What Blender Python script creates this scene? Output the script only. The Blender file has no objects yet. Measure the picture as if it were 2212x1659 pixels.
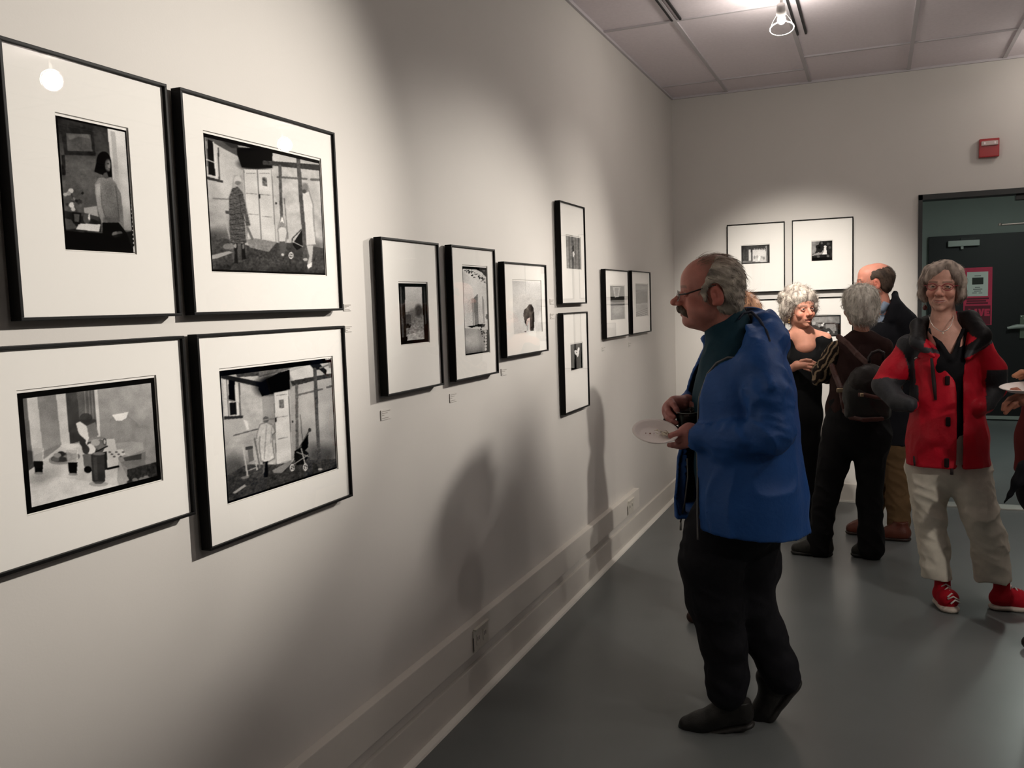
import bpy, bmesh, math, random
import numpy as np
from mathutils import Vector, Matrix

random.seed(7)
rng = np.random.default_rng(7)
SC = bpy.context.scene
COL = SC.collection

# ------------------------------------------------------------------ camera
IW, IH = 2212.0, 1659.0
FPX = 1891.4
YAW, PITCH, ROLL = 0.396308, -0.0893, -0.032765
CAM = np.array([1.53, 0.0, 1.60])


def cam_axes(yaw, pitch, roll):
    f = np.array([-math.sin(yaw) * math.cos(pitch), math.cos(yaw) * math.cos(pitch), math.sin(pitch)])
    r = np.array([math.cos(yaw), math.sin(yaw), 0.0])
    u = np.cross(r, f)
    c, s = math.cos(roll), math.sin(roll)
    return np.array([c * r + s * u, -s * r + c * u, f])


CM = cam_axes(YAW, PITCH, ROLL)
cam_data = bpy.data.cameras.new('camera')
cam_data.sensor_width = 36.0
cam_data.sensor_fit = 'HORIZONTAL'
cam_data.lens = FPX / IW * 36.0
cam_data.clip_start = 0.02
cam_ob = bpy.data.objects.new('camera', cam_data)
COL.objects.link(cam_ob)
mw = Matrix.Identity(4)
for i in range(3):
    mw[i][0], mw[i][1], mw[i][2], mw[i][3] = CM[0][i], CM[1][i], -CM[2][i], CAM[i]
cam_ob.matrix_world = mw
SC.camera = cam_ob

# ------------------------------------------------------------------ world, exposure
world = bpy.data.worlds.new('world')
SC.world = world
world.use_nodes = True
world.node_tree.nodes['Background'].inputs[0].default_value = (0.02, 0.02, 0.022, 1)
world.node_tree.nodes['Background'].inputs[1].default_value = 1.0
SC.view_settings.view_transform = 'Standard'
SC.view_settings.look = 'None'
SC.view_settings.gamma = 1.0
SC.view_settings.use_curve_mapping = False
SC.view_settings.exposure = 0.45
SC.cycles.caustics_reflective = False
SC.cycles.caustics_refractive = False

# lamps of the room: (bulb position, aim point, watts, cone degrees, blend); built further down
WARM = (1.0, 0.932, 0.845)
LAMPS = [
    dict(p=(3.18, 4.00, 3.06), a=(0.0, 1.60, 1.78), w=620, cone=33, blend=1.0, spill=13),
    dict(p=(2.78, 6.66, 3.05), a=(0.0, 3.22, 1.62), w=620, cone=24, blend=1.0, spill=3, soft=0.12),
    dict(p=(3.29, 6.40, 3.06), a=(0.0, 4.60, 1.75), w=200, cone=27, blend=1.0, spill=3),
    dict(p=(3.20, 2.70, 3.06), a=(0.0, 4.90, 1.15), w=240, cone=32, blend=0.9, spill=15),
    dict(p=(1.06, 4.95, 3.06), a=(0.95, 7.16, 1.22), w=260, cone=52, blend=1.0, spill=9),
    dict(p=(4.40, 1.20, 3.06), a=(2.80, 4.40, 0.00), w=125, cone=70, blend=1.0, spill=9),  # added fill lamp, unseen, lifts the light on the right-hand visitors
]


# ------------------------------------------------------------------ photo pixel helpers
def ray(px, py):
    return np.array([(px - IW / 2) / FPX, -(py - IH / 2) / FPX, 1.0]) @ CM


def on_axis(px, py, ax, val):
    d = ray(px, py)
    return CAM + (val - CAM[ax]) / d[ax] * d


def project(P):
    v = (np.asarray(P, float) - CAM) @ CM.T
    return IW / 2 + FPX * v[..., 0] / v[..., 2], IH / 2 - FPX * v[..., 1] / v[..., 2]


# ------------------------------------------------------------------ materials
def srgb(c):
    if isinstance(c, str):
        c = [int(c[i:i + 2], 16) / 255 for i in (0, 2, 4)]
    return tuple(x / 12.92 if x <= 0.04045 else ((x + 0.055) / 1.055) ** 2.4 for x in c)


MATS = {}


def mat(name, col=(0.5, 0.5, 0.5), rough=0.6, metal=0.0, var=0.0, vscale=8.0, bump=0.0, bscale=60.0,
        spec=0.5, attr=None, emit=None, estr=0.0, sheen=0.0, aniso=None, sss=0.0, coat=0.0):
    if name in MATS:
        return MATS[name]
    m = bpy.data.materials.new(name)
    m.use_nodes = True
    nt = m.node_tree
    b = nt.nodes['Principled BSDF']
    b.inputs['Roughness'].default_value = rough
    b.inputs['Metallic'].default_value = metal
    b.inputs['Specular IOR Level'].default_value = spec
    if sheen:
        b.inputs['Sheen Weight'].default_value = sheen
    if sss:
        b.inputs['Subsurface Weight'].default_value = sss
        b.inputs['Subsurface Radius'].default_value = (0.012, 0.005, 0.003)
        b.inputs['Subsurface Scale'].default_value = 0.6
    if coat:
        b.inputs['Coat Weight'].default_value = coat
    geo = nt.nodes.new('ShaderNodeTexCoord')
    src = None
    if attr:
        a = nt.nodes.new('ShaderNodeAttribute')
        a.attribute_name = attr
        src = a.outputs['Color']
    if var > 0:
        n = nt.nodes.new('ShaderNodeTexNoise')
        n.inputs['Scale'].default_value = vscale
        n.inputs['Detail'].default_value = 5
        nt.links.new(geo.outputs['Object'], n.inputs['Vector'])
        mr = nt.nodes.new('ShaderNodeMapRange')
        mr.inputs['From Min'].default_value = 0.3
        mr.inputs['From Max'].default_value = 0.7
        mr.inputs['To Min'].default_value = 1 - var
        mr.inputs['To Max'].default_value = 1 + var
        nt.links.new(n.outputs['Fac'], mr.inputs['Value'])
        mx = nt.nodes.new('ShaderNodeMix')
        mx.data_type = 'RGBA'
        mx.blend_type = 'MULTIPLY'
        mx.inputs[0].default_value = 1.0
        if src is None:
            mx.inputs[6].default_value = (*col, 1)
        else:
            nt.links.new(src, mx.inputs[6])
        nt.links.new(mr.outputs['Result'], mx.inputs[7])
        src = mx.outputs[2]
    if src is None:
        b.inputs['Base Color'].default_value = (*col, 1)
    else:
        nt.links.new(src, b.inputs['Base Color'])
    if bump > 0:
        n = nt.nodes.new('ShaderNodeTexNoise')
        n.inputs['Scale'].default_value = bscale
        n.inputs['Detail'].default_value = 4
        if aniso:
            mp = nt.nodes.new('ShaderNodeMapping')
            mp.inputs['Scale'].default_value = aniso
            nt.links.new(geo.outputs['Object'], mp.inputs['Vector'])
            nt.links.new(mp.outputs['Vector'], n.inputs['Vector'])
        else:
            nt.links.new(geo.outputs['Object'], n.inputs['Vector'])
        bp = nt.nodes.new('ShaderNodeBump')
        bp.inputs['Strength'].default_value = bump
        bp.inputs['Distance'].default_value = 0.01
        nt.links.new(n.outputs['Fac'], bp.inputs['Height'])
        nt.links.new(bp.outputs['Normal'], b.inputs['Normal'])
    if emit:
        b.inputs['Emission Color'].default_value = (*emit, 1)
        b.inputs['Emission Strength'].default_value = estr
    MATS[name] = m
    return m


def pane_mat(name, tint=(1, 1, 1), ior=1.5, rough=0.0):
    if name in MATS:
        return MATS[name]
    m = bpy.data.materials.new(name)
    m.use_nodes = True
    nt = m.node_tree
    nt.nodes.remove(nt.nodes['Principled BSDF'])
    out = nt.nodes['Material Output']
    tr = nt.nodes.new('ShaderNodeBsdfTransparent')
    tr.inputs[0].default_value = (*tint, 1)
    gl = nt.nodes.new('ShaderNodeBsdfGlossy')
    gl.inputs['Roughness'].default_value = rough
    gm = nt.nodes.new('ShaderNodeNewGeometry')
    dt = nt.nodes.new('ShaderNodeVectorMath')
    dt.operation = 'DOT_PRODUCT'
    nt.links.new(gm.outputs['Normal'], dt.inputs[0])
    nt.links.new(gm.outputs['Incoming'], dt.inputs[1])
    prev = dt.outputs['Value']
    f0 = ((ior - 1) / (ior + 1)) ** 2 * 1.25
    for op, val, first in (('ABSOLUTE', None, True), ('SUBTRACT', 1.0, False), ('POWER', 5.0, True), ('MULTIPLY_ADD', 1 - f0, True)):
        n = nt.nodes.new('ShaderNodeMath')
        n.operation = op
        i = 0 if first else 1
        nt.links.new(prev, n.inputs[i])
        if val is not None:
            n.inputs[1 - i].default_value = val
        if op == 'MULTIPLY_ADD':
            n.inputs[2].default_value = f0
        prev = n.outputs[0]
    fr = n
    mx = nt.nodes.new('ShaderNodeMixShader')
    nt.links.new(fr.outputs[0], mx.inputs[0])
    nt.links.new(tr.outputs[0], mx.inputs[1])
    nt.links.new(gl.outputs[0], mx.inputs[2])
    nt.links.new(mx.outputs[0], out.inputs[0])
    MATS[name] = m
    return m


# ------------------------------------------------------------------ object helpers
def new_mesh(name, verts, faces, m=None, parent=None, smooth=False, colors=None, origin=None):
    me = bpy.data.meshes.new(name)
    v = np.asarray(verts, float)
    if origin is not None:
        v = v - np.asarray(origin, float)
    if isinstance(faces, np.ndarray):
        nf, k = faces.shape
        me.vertices.add(len(v))
        me.vertices.foreach_set('co', v.astype(np.float32).ravel())
        me.loops.add(nf * k)
        me.loops.foreach_set('vertex_index', faces.astype(np.int32).ravel())
        me.polygons.add(nf)
        me.polygons.foreach_set('loop_start', np.arange(0, nf * k, k, dtype=np.int32))
        me.update(calc_edges=True)
    else:
        me.from_pydata(v.tolist(), [], faces)
        me.update()
    if colors is not None:
        a = me.color_attributes.new('Col', 'FLOAT_COLOR', 'POINT')
        c = np.ones((len(v), 4), np.float32)
        c[:, :3] = colors
        a.data.foreach_set('color', c.ravel())
    if smooth:
        me.polygons.foreach_set('use_smooth', np.ones(len(me.polygons), bool))
    if m:
        me.materials.append(m)
    ob = bpy.data.objects.new(name, me)
    COL.objects.link(ob)
    if parent is not None:
        ob.parent = parent
    if origin is not None and parent is None:
        ob.location = origin
    return ob


class MB:
    """collects simple shapes into one mesh"""

    def __init__(s):
        s.v, s.f = [], []

    def box(s, lo, hi, bev=0.0):
        bm = bmesh.new()
        bmesh.ops.create_cube(bm, size=1)
        c = (np.array(lo) + np.array(hi)) / 2
        d = np.array(hi) - np.array(lo)
        for v in bm.verts:
            v.co = Vector([v.co[i] * d[i] + c[i] for i in range(3)])
        if bev > 0:
            bmesh.ops.bevel(bm, geom=bm.edges[:], offset=bev, segments=2, affect='EDGES', profile=0.7)
        s.add_bm(bm)
        return s

    def add_bm(s, bm):
        n = len(s.v)
        bm.verts.index_update()
        s.v += [tuple(v.co) for v in bm.verts]
        s.f += [[n + v.index for v in f.verts] for f in bm.faces]
        bm.free()

    def lathe(s, prof, seg=24, c=(0, 0, 0), axis=(0, 0, 1), close=False):
        """prof: list of (r, h) along axis"""
        a = Vector(axis).normalized()
        q = Vector((0, 0, 1)).rotation_difference(a)
        n = len(s.v)
        for (r, h) in prof:
            for k in range(seg):
                t = 2 * math.pi * k / seg
                p = q @ Vector((r * math.cos(t), r * math.sin(t), h)) + Vector(c)
                s.v.append(tuple(p))
        for i in range(len(prof) - 1):
            for k in range(seg):
                k2 = (k + 1) % seg
                s.f.append([n + i * seg + k, n + i * seg + k2, n + (i + 1) * seg + k2, n + (i + 1) * seg + k])
        if close:
            s.f.append([n + k for k in range(seg)][::-1])
            s.f.append([n + (len(prof) - 1) * seg + k for k in range(seg)])
        return s

    def tube(s, pts, r, seg=8, closed=False, cap=True):
        pts = [Vector(p) for p in pts]
        rs = r if hasattr(r, '__len__') else [r] * len(pts)
        n0 = len(s.v)
        up = None
        N = len(pts)
        for i, p in enumerate(pts):
            if closed:
                t = pts[(i + 1) % N] - pts[i - 1]
            else:
                t = pts[min(i + 1, N - 1)] - pts[max(i - 1, 0)]
            t.normalize()
            if up is None:
                up = Vector((0, 0, 1)) if abs(t.z) < 0.9 else Vector((1, 0, 0))
            x = t.cross(up).normalized()
            up = x.cross(t).normalized()
            for k in range(seg):
                a = 2 * math.pi * k / seg
                s.v.append(tuple(p + (x * math.cos(a) + up * math.sin(a)) * rs[i]))
        for i in range(N if closed else N - 1):
            j = (i + 1) % N
            for k in range(seg):
                k2 = (k + 1) % seg
                s.f.append([n0 + i * seg + k, n0 + i * seg + k2, n0 + j * seg + k2, n0 + j * seg + k])
        if cap and not closed:
            s.f.append([n0 + k for k in range(seg)][::-1])
            s.f.append([n0 + (N - 1) * seg + k for k in range(seg)])
        return s

    def quad(s, a, b, c, d):
        n = len(s.v)
        s.v += [tuple(a), tuple(b), tuple(c), tuple(d)]
        s.f.append([n, n + 1, n + 2, n + 3])
        return s

    def prism(s, poly, axis, lo, hi):
        """poly of 2-D points in the two other axes, extruded along axis"""
        n = len(s.v)
        k = len(poly)
        for h in (lo, hi):
            for (u, w) in poly:
                p = [0, 0, 0]
                o = [i for i in range(3) if i != axis]
                p[o[0]], p[o[1]], p[axis] = u, w, h
                s.v.append(tuple(p))
        s.f.append([n + i for i in range(k)][::-1])
        s.f.append([n + k + i for i in range(k)])
        for i in range(k):
            j = (i + 1) % k
            s.f.append([n + i, n + j, n + k + j, n + k + i])
        return s

    def build(s, name, m, parent=None, smooth=False, origin=None):
        ob = new_mesh(name, s.v, s.f, m, parent, smooth, origin=origin)
        bm = bmesh.new()
        bm.from_mesh(ob.data)
        bmesh.ops.recalc_face_normals(bm, faces=bm.faces)
        bm.to_mesh(ob.data)
        bm.free()
        return ob


def tag(o, label=None, cat=None, group=None, kind=None):
    if label:
        o['label'] = label
    if cat:
        o['category'] = cat
    if group:
        o['group'] = group
    if kind:
        o['kind'] = kind
    return o


def empty(name, loc, label=None, cat=None, group=None):
    o = bpy.data.objects.new(name, None)
    COL.objects.link(o)
    o.location = tuple(loc)
    o.empty_display_size = 0.1
    tag(o, label, cat, group)
    return o
# ------------------------------------------------------------------ the room
YF = 7.16       # far wall
ZC = 3.21       # ceiling
XR = 7.0        # wall to the right, out of view
YB = -3.0       # wall behind the camera
DX0, DX1, DZ = 1.806, 2.90, 2.303   # doorway in the far wall
YE = 12.2       # end of the passage behind it

M_WALL = mat('wall_paint', srgb((0.80, 0.785, 0.765)), rough=0.75, var=0.012, vscale=3, bump=0.02, bscale=180)
M_FLOOR = mat('grey_floor_paint', srgb((0.42, 0.435, 0.435)), rough=0.30, var=0.05, vscale=2.2, bump=0.015, bscale=14, spec=0.4)
M_TILE = mat('ceiling_tile', srgb((0.92, 0.885, 0.905)), rough=0.9, var=0.03, vscale=50, bump=0.06, bscale=220)
M_TBAR = mat('ceiling_grid', srgb((0.76, 0.74, 0.755)), rough=0.6)
M_TRIM = mat('trim_paint', srgb((0.84, 0.82, 0.79)), rough=0.5, var=0.015, vscale=6)
M_DARKTRIM = mat('door_frame_paint', srgb((0.115, 0.12, 0.12)), rough=0.45)
M_HALL = mat('passage_wall_paint', srgb((0.60, 0.625, 0.605)), rough=0.8, var=0.02, vscale=4)


def struct(name, mb, m, parent=None, label=None):
    o = mb.build(name, m, parent)
    o['kind'] = 'structure'
    if label:
        o['label'] = label
    return o


struct('floor', MB().box((-0.15, YB - 0.15, -0.1), (XR + 0.15, YE + 0.2, 0)), M_FLOOR,
       label='dark grey painted concrete floor of the gallery')
struct('wall_left', MB().box((-0.15, YB - 0.15, 0), (0, YF + 0.12, ZC + 0.2)), M_WALL,
       label='long off-white wall hung with framed photographs')
wf = MB()
wf.box((0, YF, 0), (DX0, YF + 0.12, ZC + 0.2))
wf.box((DX0, YF, DZ), (DX1, YF + 0.12, ZC + 0.2))
wf.box((DX1, YF, 0), (XR, YF + 0.12, ZC + 0.2))
struct('wall_far', wf, M_WALL, label='off-white end wall with the open doorway')
struct('wall_right', MB().box((XR, YB - 0.15, 0), (XR + 0.15, YF + 0.12, ZC + 0.2)), M_WALL,
       label='off-white wall on the right side of the gallery')
struct('wall_back', MB().box((0, YB - 0.15, 0), (XR, YB, ZC + 0.2)), M_WALL,
       label='off-white wall behind the viewer')

# ceiling: slab + grid bars + lay-in panels
ceil = struct('ceiling', MB().box((0, YB, ZC + 0.04), (XR, YF, ZC + 0.2)), M_TILE, label='suspended ceiling of lilac-grey panels')
xe = [0.0, 0.44, 1.055, 1.735, 2.345, 2.955, 3.565, 4.175, 4.785, 5.395, 6.005, 6.615, XR]
rowsA = [YF, 6.75, 5.22, 3.69, 2.16, 0.63, -0.90, -2.43, YB]
rowsB = [YF, 6.42, 4.89, 3.36, 1.83, 0.30, -1.23, -2.76, YB]
k = 0
for i in range(len(xe) - 1):
    rows = rowsA if i < 2 else rowsB
    for j in range(len(rows) - 1):
        x0, x1, y1, y0 = xe[i], xe[i + 1], rows[j], rows[j + 1]
        dz = 0.004 * random.random()
        mb = MB().box((x0 + 0.006, y0 + 0.006, ZC + 0.004 + dz), (x1 - 0.006, y1 - 0.006, ZC + 0.03), 0.003)
        mb.build('ceiling_panel', M_TILE, ceil)
        # cross bar at the near edge of the panel
        if j < len(rows) - 2:
            MB().box((x0 + 0.012, y0 - 0.011, ZC - 0.003), (x1 - 0.012, y0 + 0.011, ZC + 0.012)).build('grid_bar', M_TBAR, ceil)
for x in xe[1:-1]:
    MB().box((x - 0.012, YB, ZC - 0.004), (x + 0.012, YF, ZC + 0.012)).build('grid_bar', M_TBAR, ceil)
MB().box((0, YB, ZC - 0.012), (0.016, YF, ZC + 0.01)).build('edge_angle', M_TBAR, ceil)
MB().box((0.016, YF - 0.016, ZC - 0.012), (XR, YF, ZC + 0.01)).build('edge_angle', M_TBAR, ceil)
# dark strips standing in for gaps at sagging panels, one on each side of a bar
M_SLOT = mat('dark_slot', srgb((0.10, 0.095, 0.10)), rough=0.7)
for (x, y0, y1) in ((0.455, 4.2, 5.20), (1.095, 4.6, 5.85)):
    for s in (-1, 1):
        MB().box((x + s * 0.024 - 0.006, y0, ZC - 0.007), (x + s * 0.024 + 0.006, y1, ZC + 0.006)).build('gap_strip', M_SLOT, ceil)

# base boards and the boxed raceway along the left wall
bb = struct('baseboard_left', MB().box((0, YB, 0), (0.018, YF, 0.142), 0.003), M_TRIM, label='tall off-white baseboard under the raceway')
M_CAULK = mat('pale_floor_edge', srgb((0.90, 0.89, 0.86)), rough=0.5)
MB().prism([(0.0, 0.0), (0.044, 0.0), (0.040, 0.008), (0.018, 0.015), (0.0, 0.014)], 1, YB, YF).build('shoe_strip', M_CAULK, bb)
bf = struct('baseboard_far', MB().box((0.018, YF - 0.018, 0), (DX0 - 0.06, YF, 0.142), 0.003), M_TRIM, label='off-white baseboard of the end wall')
MB().box((0.018, YF - 0.03, 0), (DX0 - 0.06, YF - 0.018, 0.014)).build('shoe_strip', M_CAULK, bf)
struct('baseboard_right', MB().box((DX1 + 0.06, YF - 0.018, 0), (XR, YF, 0.142), 0.003), M_TRIM, label='baseboard beyond the doorway')

rw = struct('trim_1', MB().box((0, YB, 0.205), (0.036, 5.76, 0.332), 0.003), M_TRIM, label='boxed off-white raceway running along the left wall')
M_OUT = mat('outlet_plastic', srgb((0.80, 0.78, 0.74)), rough=0.4)
for (px, py) in ((1037, 1362), (1361, 1081)):
    c = on_axis(px, py, 0, 0.036)
    o = MB().box((0.036, c[1] - 0.072, 0.214), (0.041, c[1] + 0.072, 0.302), 0.002).build('outlet_plate', M_OUT, rw)
    MB().box((0.036, c[1] - 0.066, 0.302), (0.050, c[1] + 0.066, 0.308), 0.001).build('outlet_lip', M_OUT, o)
    for s in (-1, 1):
        MB().box((0.041, c[1] + s * 0.032 - 0.016, 0.236), (0.0432, c[1] + s * 0.032 + 0.016, 0.280), 0.002).build('socket', M_OUT, o)
        for t in (-1, 1):
            MB().box((0.0432, c[1] + s * 0.032 + t * 0.007 - 0.0015, 0.254), (0.0437, c[1] + s * 0.032 + t * 0.007 + 0.0015, 0.270)).build('socket_slot', M_SLOT, o)
    MB().box((0.041, c[1] - 0.078, 0.222), (0.0425, c[1] - 0.074, 0.276)).build('plate_gap', M_SLOT, o)

# doorway and the passage behind
fr = MB()
t = 0.055
fr.box((DX0, YF - 0.02, 0), (DX0 + 0.028, YF + 0.14, DZ))
fr.box((DX1 - 0.03, YF - 0.02, 0), (DX1, YF + 0.14, DZ))
fr.box((DX0 - 0.0, YF - 0.02, DZ - 0.034), (DX1, YF + 0.14, DZ + 0.004))
trim2 = struct('trim_2', fr, M_DARKTRIM, label='thin black metal frame around the open doorway')
struct('trim_3', MB().box((DX0 + 0.028, YF - 0.01, 0.0), (DX1 - 0.03, YF + 0.13, 0.012), 0.003),
       mat('threshold_metal', srgb((0.72, 0.72, 0.70)), rough=0.4, metal=0.3), label='pale threshold strip on the doorway floor')
HX0, HX1 = 1.74, 5.2
struct('wall_passage_left', MB().box((HX0 - 0.1, YF + 0.12, 0), (HX0, YE, 3.0)), M_HALL, label='grey-green left wall of the passage')
struct('wall_passage_right', MB().box((HX1, YF + 0.12, 0), (HX1 + 0.1, YE, 3.0)), M_HALL, label='grey-green right wall of the passage')
struct('wall_passage_end', MB().box((HX0 - 0.1, YE, 0), (HX1 + 0.1, YE + 0.1, 3.0)), M_HALL, label='grey-green end wall of the passage')
struct('ceiling_passage', MB().box((HX0 - 0.1, YF + 0.12, 3.0), (HX1 + 0.1, YE + 0.1, 3.1)), M_HALL, label='low ceiling of the passage')

# dark door at the end of the passage
pa = on_axis(2006, 512, 1, YE - 0.03)
dx0, dtop = pa[0], pa[2]
M_BLACKDOOR = mat('black_door_paint', srgb((0.055, 0.055, 0.072)), rough=0.5, var=0.06, vscale=6)
d1 = struct('door_1', MB().box((dx0, YE - 0.05, 0.012), (dx0 + 1.55, YE - 0.002, dtop), 0.004), M_BLACKDOOR,
            label='black door at the end of the passage with a pink poster')
M_STEEL = mat('brushed_steel', srgb((0.62, 0.62, 0.60)), rough=0.35, metal=0.9)
M_GREYMETAL = mat('grey_hardware', srgb((0.66, 0.68, 0.66)), rough=0.45, metal=0.2)
a, b = on_axis(2048, 521, 1, YE - 0.1), on_axis(2116, 530, 1, YE - 0.1)
o = MB().box((a[0], YE - 0.11, b[2]), (b[0], YE - 0.05, a[2]), 0.006).build('door_closer', M_GREYMETAL, d1)
MB().box((a[0] + 0.14, YE - 0.10, b[2] - 0.035), (a[0] + 0.17, YE - 0.07, b[2]), 0.003).build('closer_pivot', M_GREYMETAL, o)
MB().box((a[0] + 0.14, YE - 0.08, a[2]), (a[0] + 0.30, YE - 0.055, a[2] + 0.03), 0.003).build('closer_bracket', M_DARKTRIM, o)
# bright bottom sweep of the door
MB().box((dx0, YE - 0.062, 0.012), (dx0 + 1.55, YE - 0.05, 0.055), 0.002).build('door_sweep', M_GREYMETAL, d1)
# lever lock
a = on_axis(2203, 681, 1, YE - 0.06)
b = on_axis(2203, 731, 1, YE - 0.06)
o = MB().box((a[0], YE - 0.075, b[2]), (a[0] + 0.16, YE - 0.05, a[2]), 0.008).build('lock_plate', mat('lock_grey', srgb((0.42, 0.46, 0.40)), rough=0.4, metal=0.3), d1)
c = on_axis(2206, 705, 1, YE - 0.11)
e = on_axis(2176, 709, 1, YE - 0.11)
MB().tube([(c[0] + 0.05, YE - 0.06, c[2]), (c[0] + 0.05, YE - 0.11, c[2]), (c[0] - 0.05, YE - 0.115, c[2]), (e[0], YE - 0.115, e[2])],
          [0.022, 0.024, 0.03, 0.016], 10).build('lever_handle', M_GREYMETAL, o)
q = on_axis(2204, 686, 1, YE - 0.08)
for dq in (0.0, 0.028):
    MB().lathe([(0.010, 0), (0.010, 0.006), (0.0, 0.009)], 10, (q[0] + 0.012 + dq, YE - 0.075, q[2] + 0.01 - dq), (0, -1, 0)).build('lock_screw', M_STEEL, o)

# closer of the doorway's own frame: body at the head, thin bright arm below it
a, b = on_axis(2162, 486, 1, YF + 0.10), on_axis(2230, 481, 1, YF + 0.10)
arm = MB().tube([a, b + (b - a) * 2.2], 0.008, 8).build('closer_arm', M_STEEL, trim2)
g = on_axis(2160, 485, 1, YF + 0.10)
MB().lathe([(0.0, -0.008), (0.013, -0.008), (0.013, 0.008), (0.0, 0.008)], 12, g).build('arm_pivot', M_STEEL, arm)
a = on_axis(2199, 421, 1, YF + 0.08)
MB().box((a[0] - 0.02, YF + 0.03, DZ - 0.075), (a[0] + 0.26, YF + 0.09, DZ - 0.034), 0.004).build('closer_body', M_DARKTRIM, trim2)

# poster on the far door
P0 = on_axis(2082, 580, 1, YE - 0.054)
P1 = on_axis(2143, 702, 1, YE - 0.054)
po = empty('poster', (P0[0], YE - 0.054, P1[2]), 'pink poster with a white sheet and the word LIVE on the black door', 'poster')
M_PINK = mat('poster_pink', srgb((0.85, 0.22, 0.36)), rough=0.6, var=0.05, vscale=30)
M_POSTD = mat('poster_maroon', srgb((0.42, 0.10, 0.18)), rough=0.6)
M_PAPER = mat('white_paper', srgb((0.88, 0.90, 0.87)), rough=0.7)


def P(x, y, dy):
    p = on_axis(x, y, 1, YE - 0.054)
    return (p[0], YE - 0.054 - dy, p[2])


def prect(name, x0, y0, x1, y1, dy, m, parent):
    p0, p1 = P(x0, y0, 0), P(x1, y1, 0)
    mb = MB().box((p0[0], YE - 0.054 - dy, p1[2]), (p1[0], YE - 0.052 - dy + 0.002, p0[2]))
    return mb.build(name, m, parent, origin=po.location)


prect('sheet', 2082, 579, 2142, 702, 0.001, M_PINK, po)
prect('lower_panel', 2084, 661, 2139, 701, 0.002, M_POSTD, po)
ws = prect('white_notice', 2089, 588, 2134, 639, 0.003, M_PAPER, po)
prect('notice_picture', 2100, 600, 2124, 614, 0.004, mat('notice_dark', srgb((0.20, 0.21, 0.19)), rough=0.7), ws)
M_INK = mat('grey_ink', srgb((0.55, 0.57, 0.55)), rough=0.8)
for (x0, x1, y) in ((2105, 2119, 595), (2106, 2117, 620), (2102, 2122, 624), (2104, 2119, 628), (2100, 2110, 632), (2114, 2122, 632)):
    prect('notice_text', x0, y, x1, y + 1.6, 0.004, M_INK, ws)
for (x0, x1, y) in ((2086, 2136, 644), (2088, 2130, 649), (2087, 2134, 654)):
    prect('poster_text', x0, y, x1, y + 2.2, 0.002, M_POSTD, po)
# the word LIVE in fat pink capitals
gw = {'L': [[(0, 0), (0.95, 0), (0.95, 0.32), (0.42, 0.32), (0.42, 1), (0, 1)]],
      'I': [[(0.1, 0), (0.62, 0), (0.62, 1), (0.1, 1)]],
      'V': [[(0.36, 0), (0.68, 0), (1.04, 1), (0.66, 1), (0.52, 0.45), (0.38, 1), (0.0, 1)]],
      'E': [[(0, 0), (0.95, 0), (0.95, 0.28), (0.40, 0.28), (0.40, 0.38), (0.82, 0.38), (0.82, 0.62), (0.40, 0.62), (0.40, 0.73), (0.95, 0.73), (0.95, 1), (0, 1)]]}
for (ch, x0, w) in (('L', 2092, 10.5), ('I', 2104, 10.5), ('V', 2113, 12.5), ('E', 2126.5, 12)):
    mb = MB()
    for poly in gw[ch]:
        p0, p1 = P(x0, 667, 0), P(x0 + w, 682.5, 0)
        pts = [(p0[0] + u * (p1[0] - p0[0]), p1[2] + v * (p0[2] - p1[2])) for u, v in poly]
        mb.prism(pts, 1, YE - 0.0585, YE - 0.057)
    mb.build('letter', M_PINK, po, origin=po.location)

# fire alarm strobe on the far wall
a, b = on_axis(2114, 303, 1, YF), on_axis(2157, 337, 1, YF)
al = empty('fire_alarm_strobe', ((a[0] + b[0]) / 2, YF, b[2]), 'square red fire alarm strobe above the doorway', 'fire alarm')
M_RED = mat('alarm_red', srgb((0.62, 0.10, 0.12)), rough=0.35)
x0, x1, z1 = a[0], b[0], a[2]
z0 = z1 - 0.128
MB().box((x0, YF - 0.045, z0), (x1, YF, z1), 0.006).build('housing', M_RED, al, origin=al.location)
o = MB().box((x0 + 0.012, YF - 0.060, z0 + 0.078), (x1 - 0.008, YF - 0.043, z1 - 0.018), 0.006).build('strobe_lens', mat('strobe_lens', srgb((0.75, 0.68, 0.66)), rough=0.15, spec=0.8), al, origin=al.location)
for s in (0.2, 0.8):
    xx = x0 + 0.012 + s * (x1 - x0 - 0.02)
    MB().box((xx - 0.005, YF - 0.063, z0 + 0.085), (xx + 0.005, YF - 0.058, z1 - 0.026), 0.002).build('lens_rib', mat('lens_white', srgb((0.95, 0.90, 0.90)), rough=0.2), al, origin=al.location)
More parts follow.
